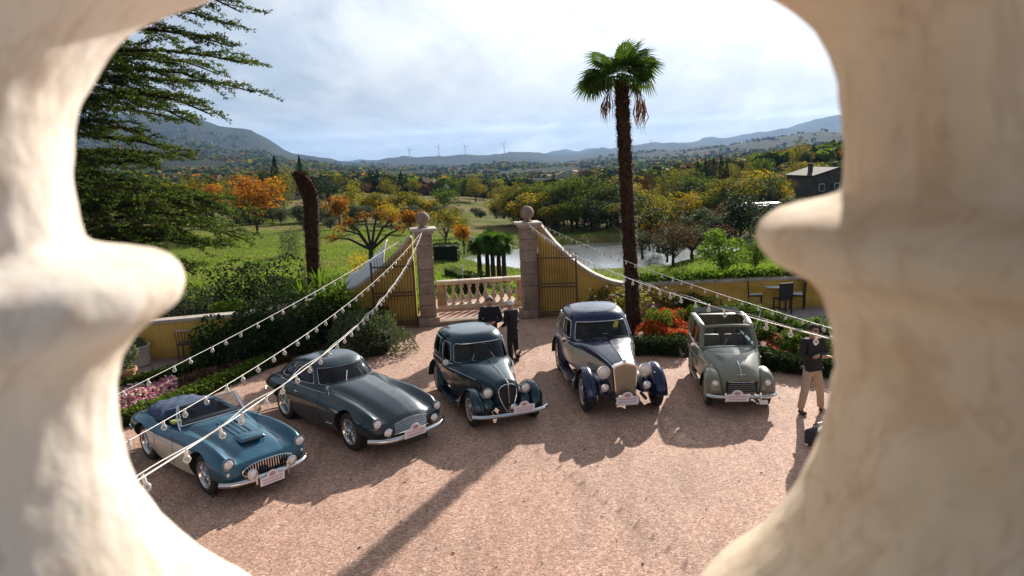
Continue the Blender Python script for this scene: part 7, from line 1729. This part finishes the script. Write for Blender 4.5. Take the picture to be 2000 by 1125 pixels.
# camper van by the dark trees
p = atd(1486, 400, 86); z = float(hgt(p.x, p.y)); t = thing('parked_van', 'white-roofed van parked among trees below the farmhouse', 'van', (p.x, p.y, z), R(75))
mb = MB(); mb.box((0, 0, 1.15), (1.95, 4.6, 1.5), ch=.25); mb.build('body', simple('van_blue_grey', (.22, .26, .30), .4), t); mb = MB(); mb.box((0, -.15, 2.0), (1.8, 4.1, .22), ch=.10); mb.build('roof', M_WHITE, t)
mb = MB(); mb.box((.985, .2, 1.5), (.03, 3.4, .5), ch=.01); mb.box((-.985, .2, 1.5), (.03, 3.4, .5), ch=.01); mb.build('side_window', M_PANE, t)
for sx_ in (-.85, .85):
    for sy_ in (-1.4, 1.4): mb = MB(); mb.lathe([(0, -.1), (.34, -.1), (.34, .1), (0, .1)], 20, (sx_, sy_, .34), 'X'); mb.build('wheel', M_TYRE, t)
for i, (px, ytop, d) in enumerate([(800, 297, 6300), (857, 286, 6400), (909, 285, 6500), (985, 281, 6500), (1271, 274, 8800)]):
    p = atd(px, 300, d); z = float(hgt(p.x, p.y)); hz_ = atd(px, ytop, d).z - z; hz_ = max(hz_, 70); lab = ['leftmost wind turbine on the far ridge', 'second wind turbine from the left on the far ridge', 'third wind turbine from the left on the far ridge', 'wind turbine above the small peaked hill', 'lone wind turbine right of the tall palm trunk'][i]
    t = thing('wind_turbine', lab, 'wind turbine', (p.x, p.y, z - 3), random.uniform(-.5, .5), 'wind turbines on the far ridges'); mb = MB(); mb.tube([(0, 0, 0), (0, 0, hz_)], [3.4, 2.0], 10); mb.build('tower', M_WHITE, t); mb = MB(); mb.box((0, 1, hz_ + 1), (4, 10, 4), ch=.8); mb.build('nacelle', M_WHITE, t)
    for k in range(3):
        a = k * 2 * PI / 3 + i; mb = MB(); mb.tube([(0, -5, hz_ + 1), (14 * math.cos(a), -5, hz_ + 1 + 14 * math.sin(a)), (44 * math.cos(a), -5, hz_ + 1 + 44 * math.sin(a))], [1.2, 1.9, .4], 6, flat=.5); mb.build('blade', M_WHITE, t)
# the house behind the balcony: floor and front wall that carry the balustrade
mb = MB(); mb.box((0, BD - 2.06, zbase - .26), (9, 4.0, .22)); o = mb.build('balcony_floor', M_PALE, None, smooth=False); tag(o, 'stone balcony floor carrying the balustrade', kind='structure')
mb = MB(); mb.box((0, BD - .25, (zbase - .38) / 2 - .3), (9, .30, zbase - .38 + .6)); o = mb.build('villa_wall', M_PWALL, None, smooth=False); tag(o, 'plastered villa wall below the balcony balustrade', 'wall')
# ---------------------------------------------------------------- air
m, N = newmat('valley_haze'); N.n('ShaderNodeOutputMaterial', i={1: N.n('ShaderNodeVolumePrincipled', i={'Color': (.36, .60, 1.0, 1), 'Density': 6.5e-5, 'Anisotropy': 0.0}).outputs[0]})
mb = MB(); mb.box((0, 0, 140), (43000, 43000, 1124)); tag(mb.build('haze', m, None, smooth=False), 'thin blue haze filling the valley', kind='stuff')
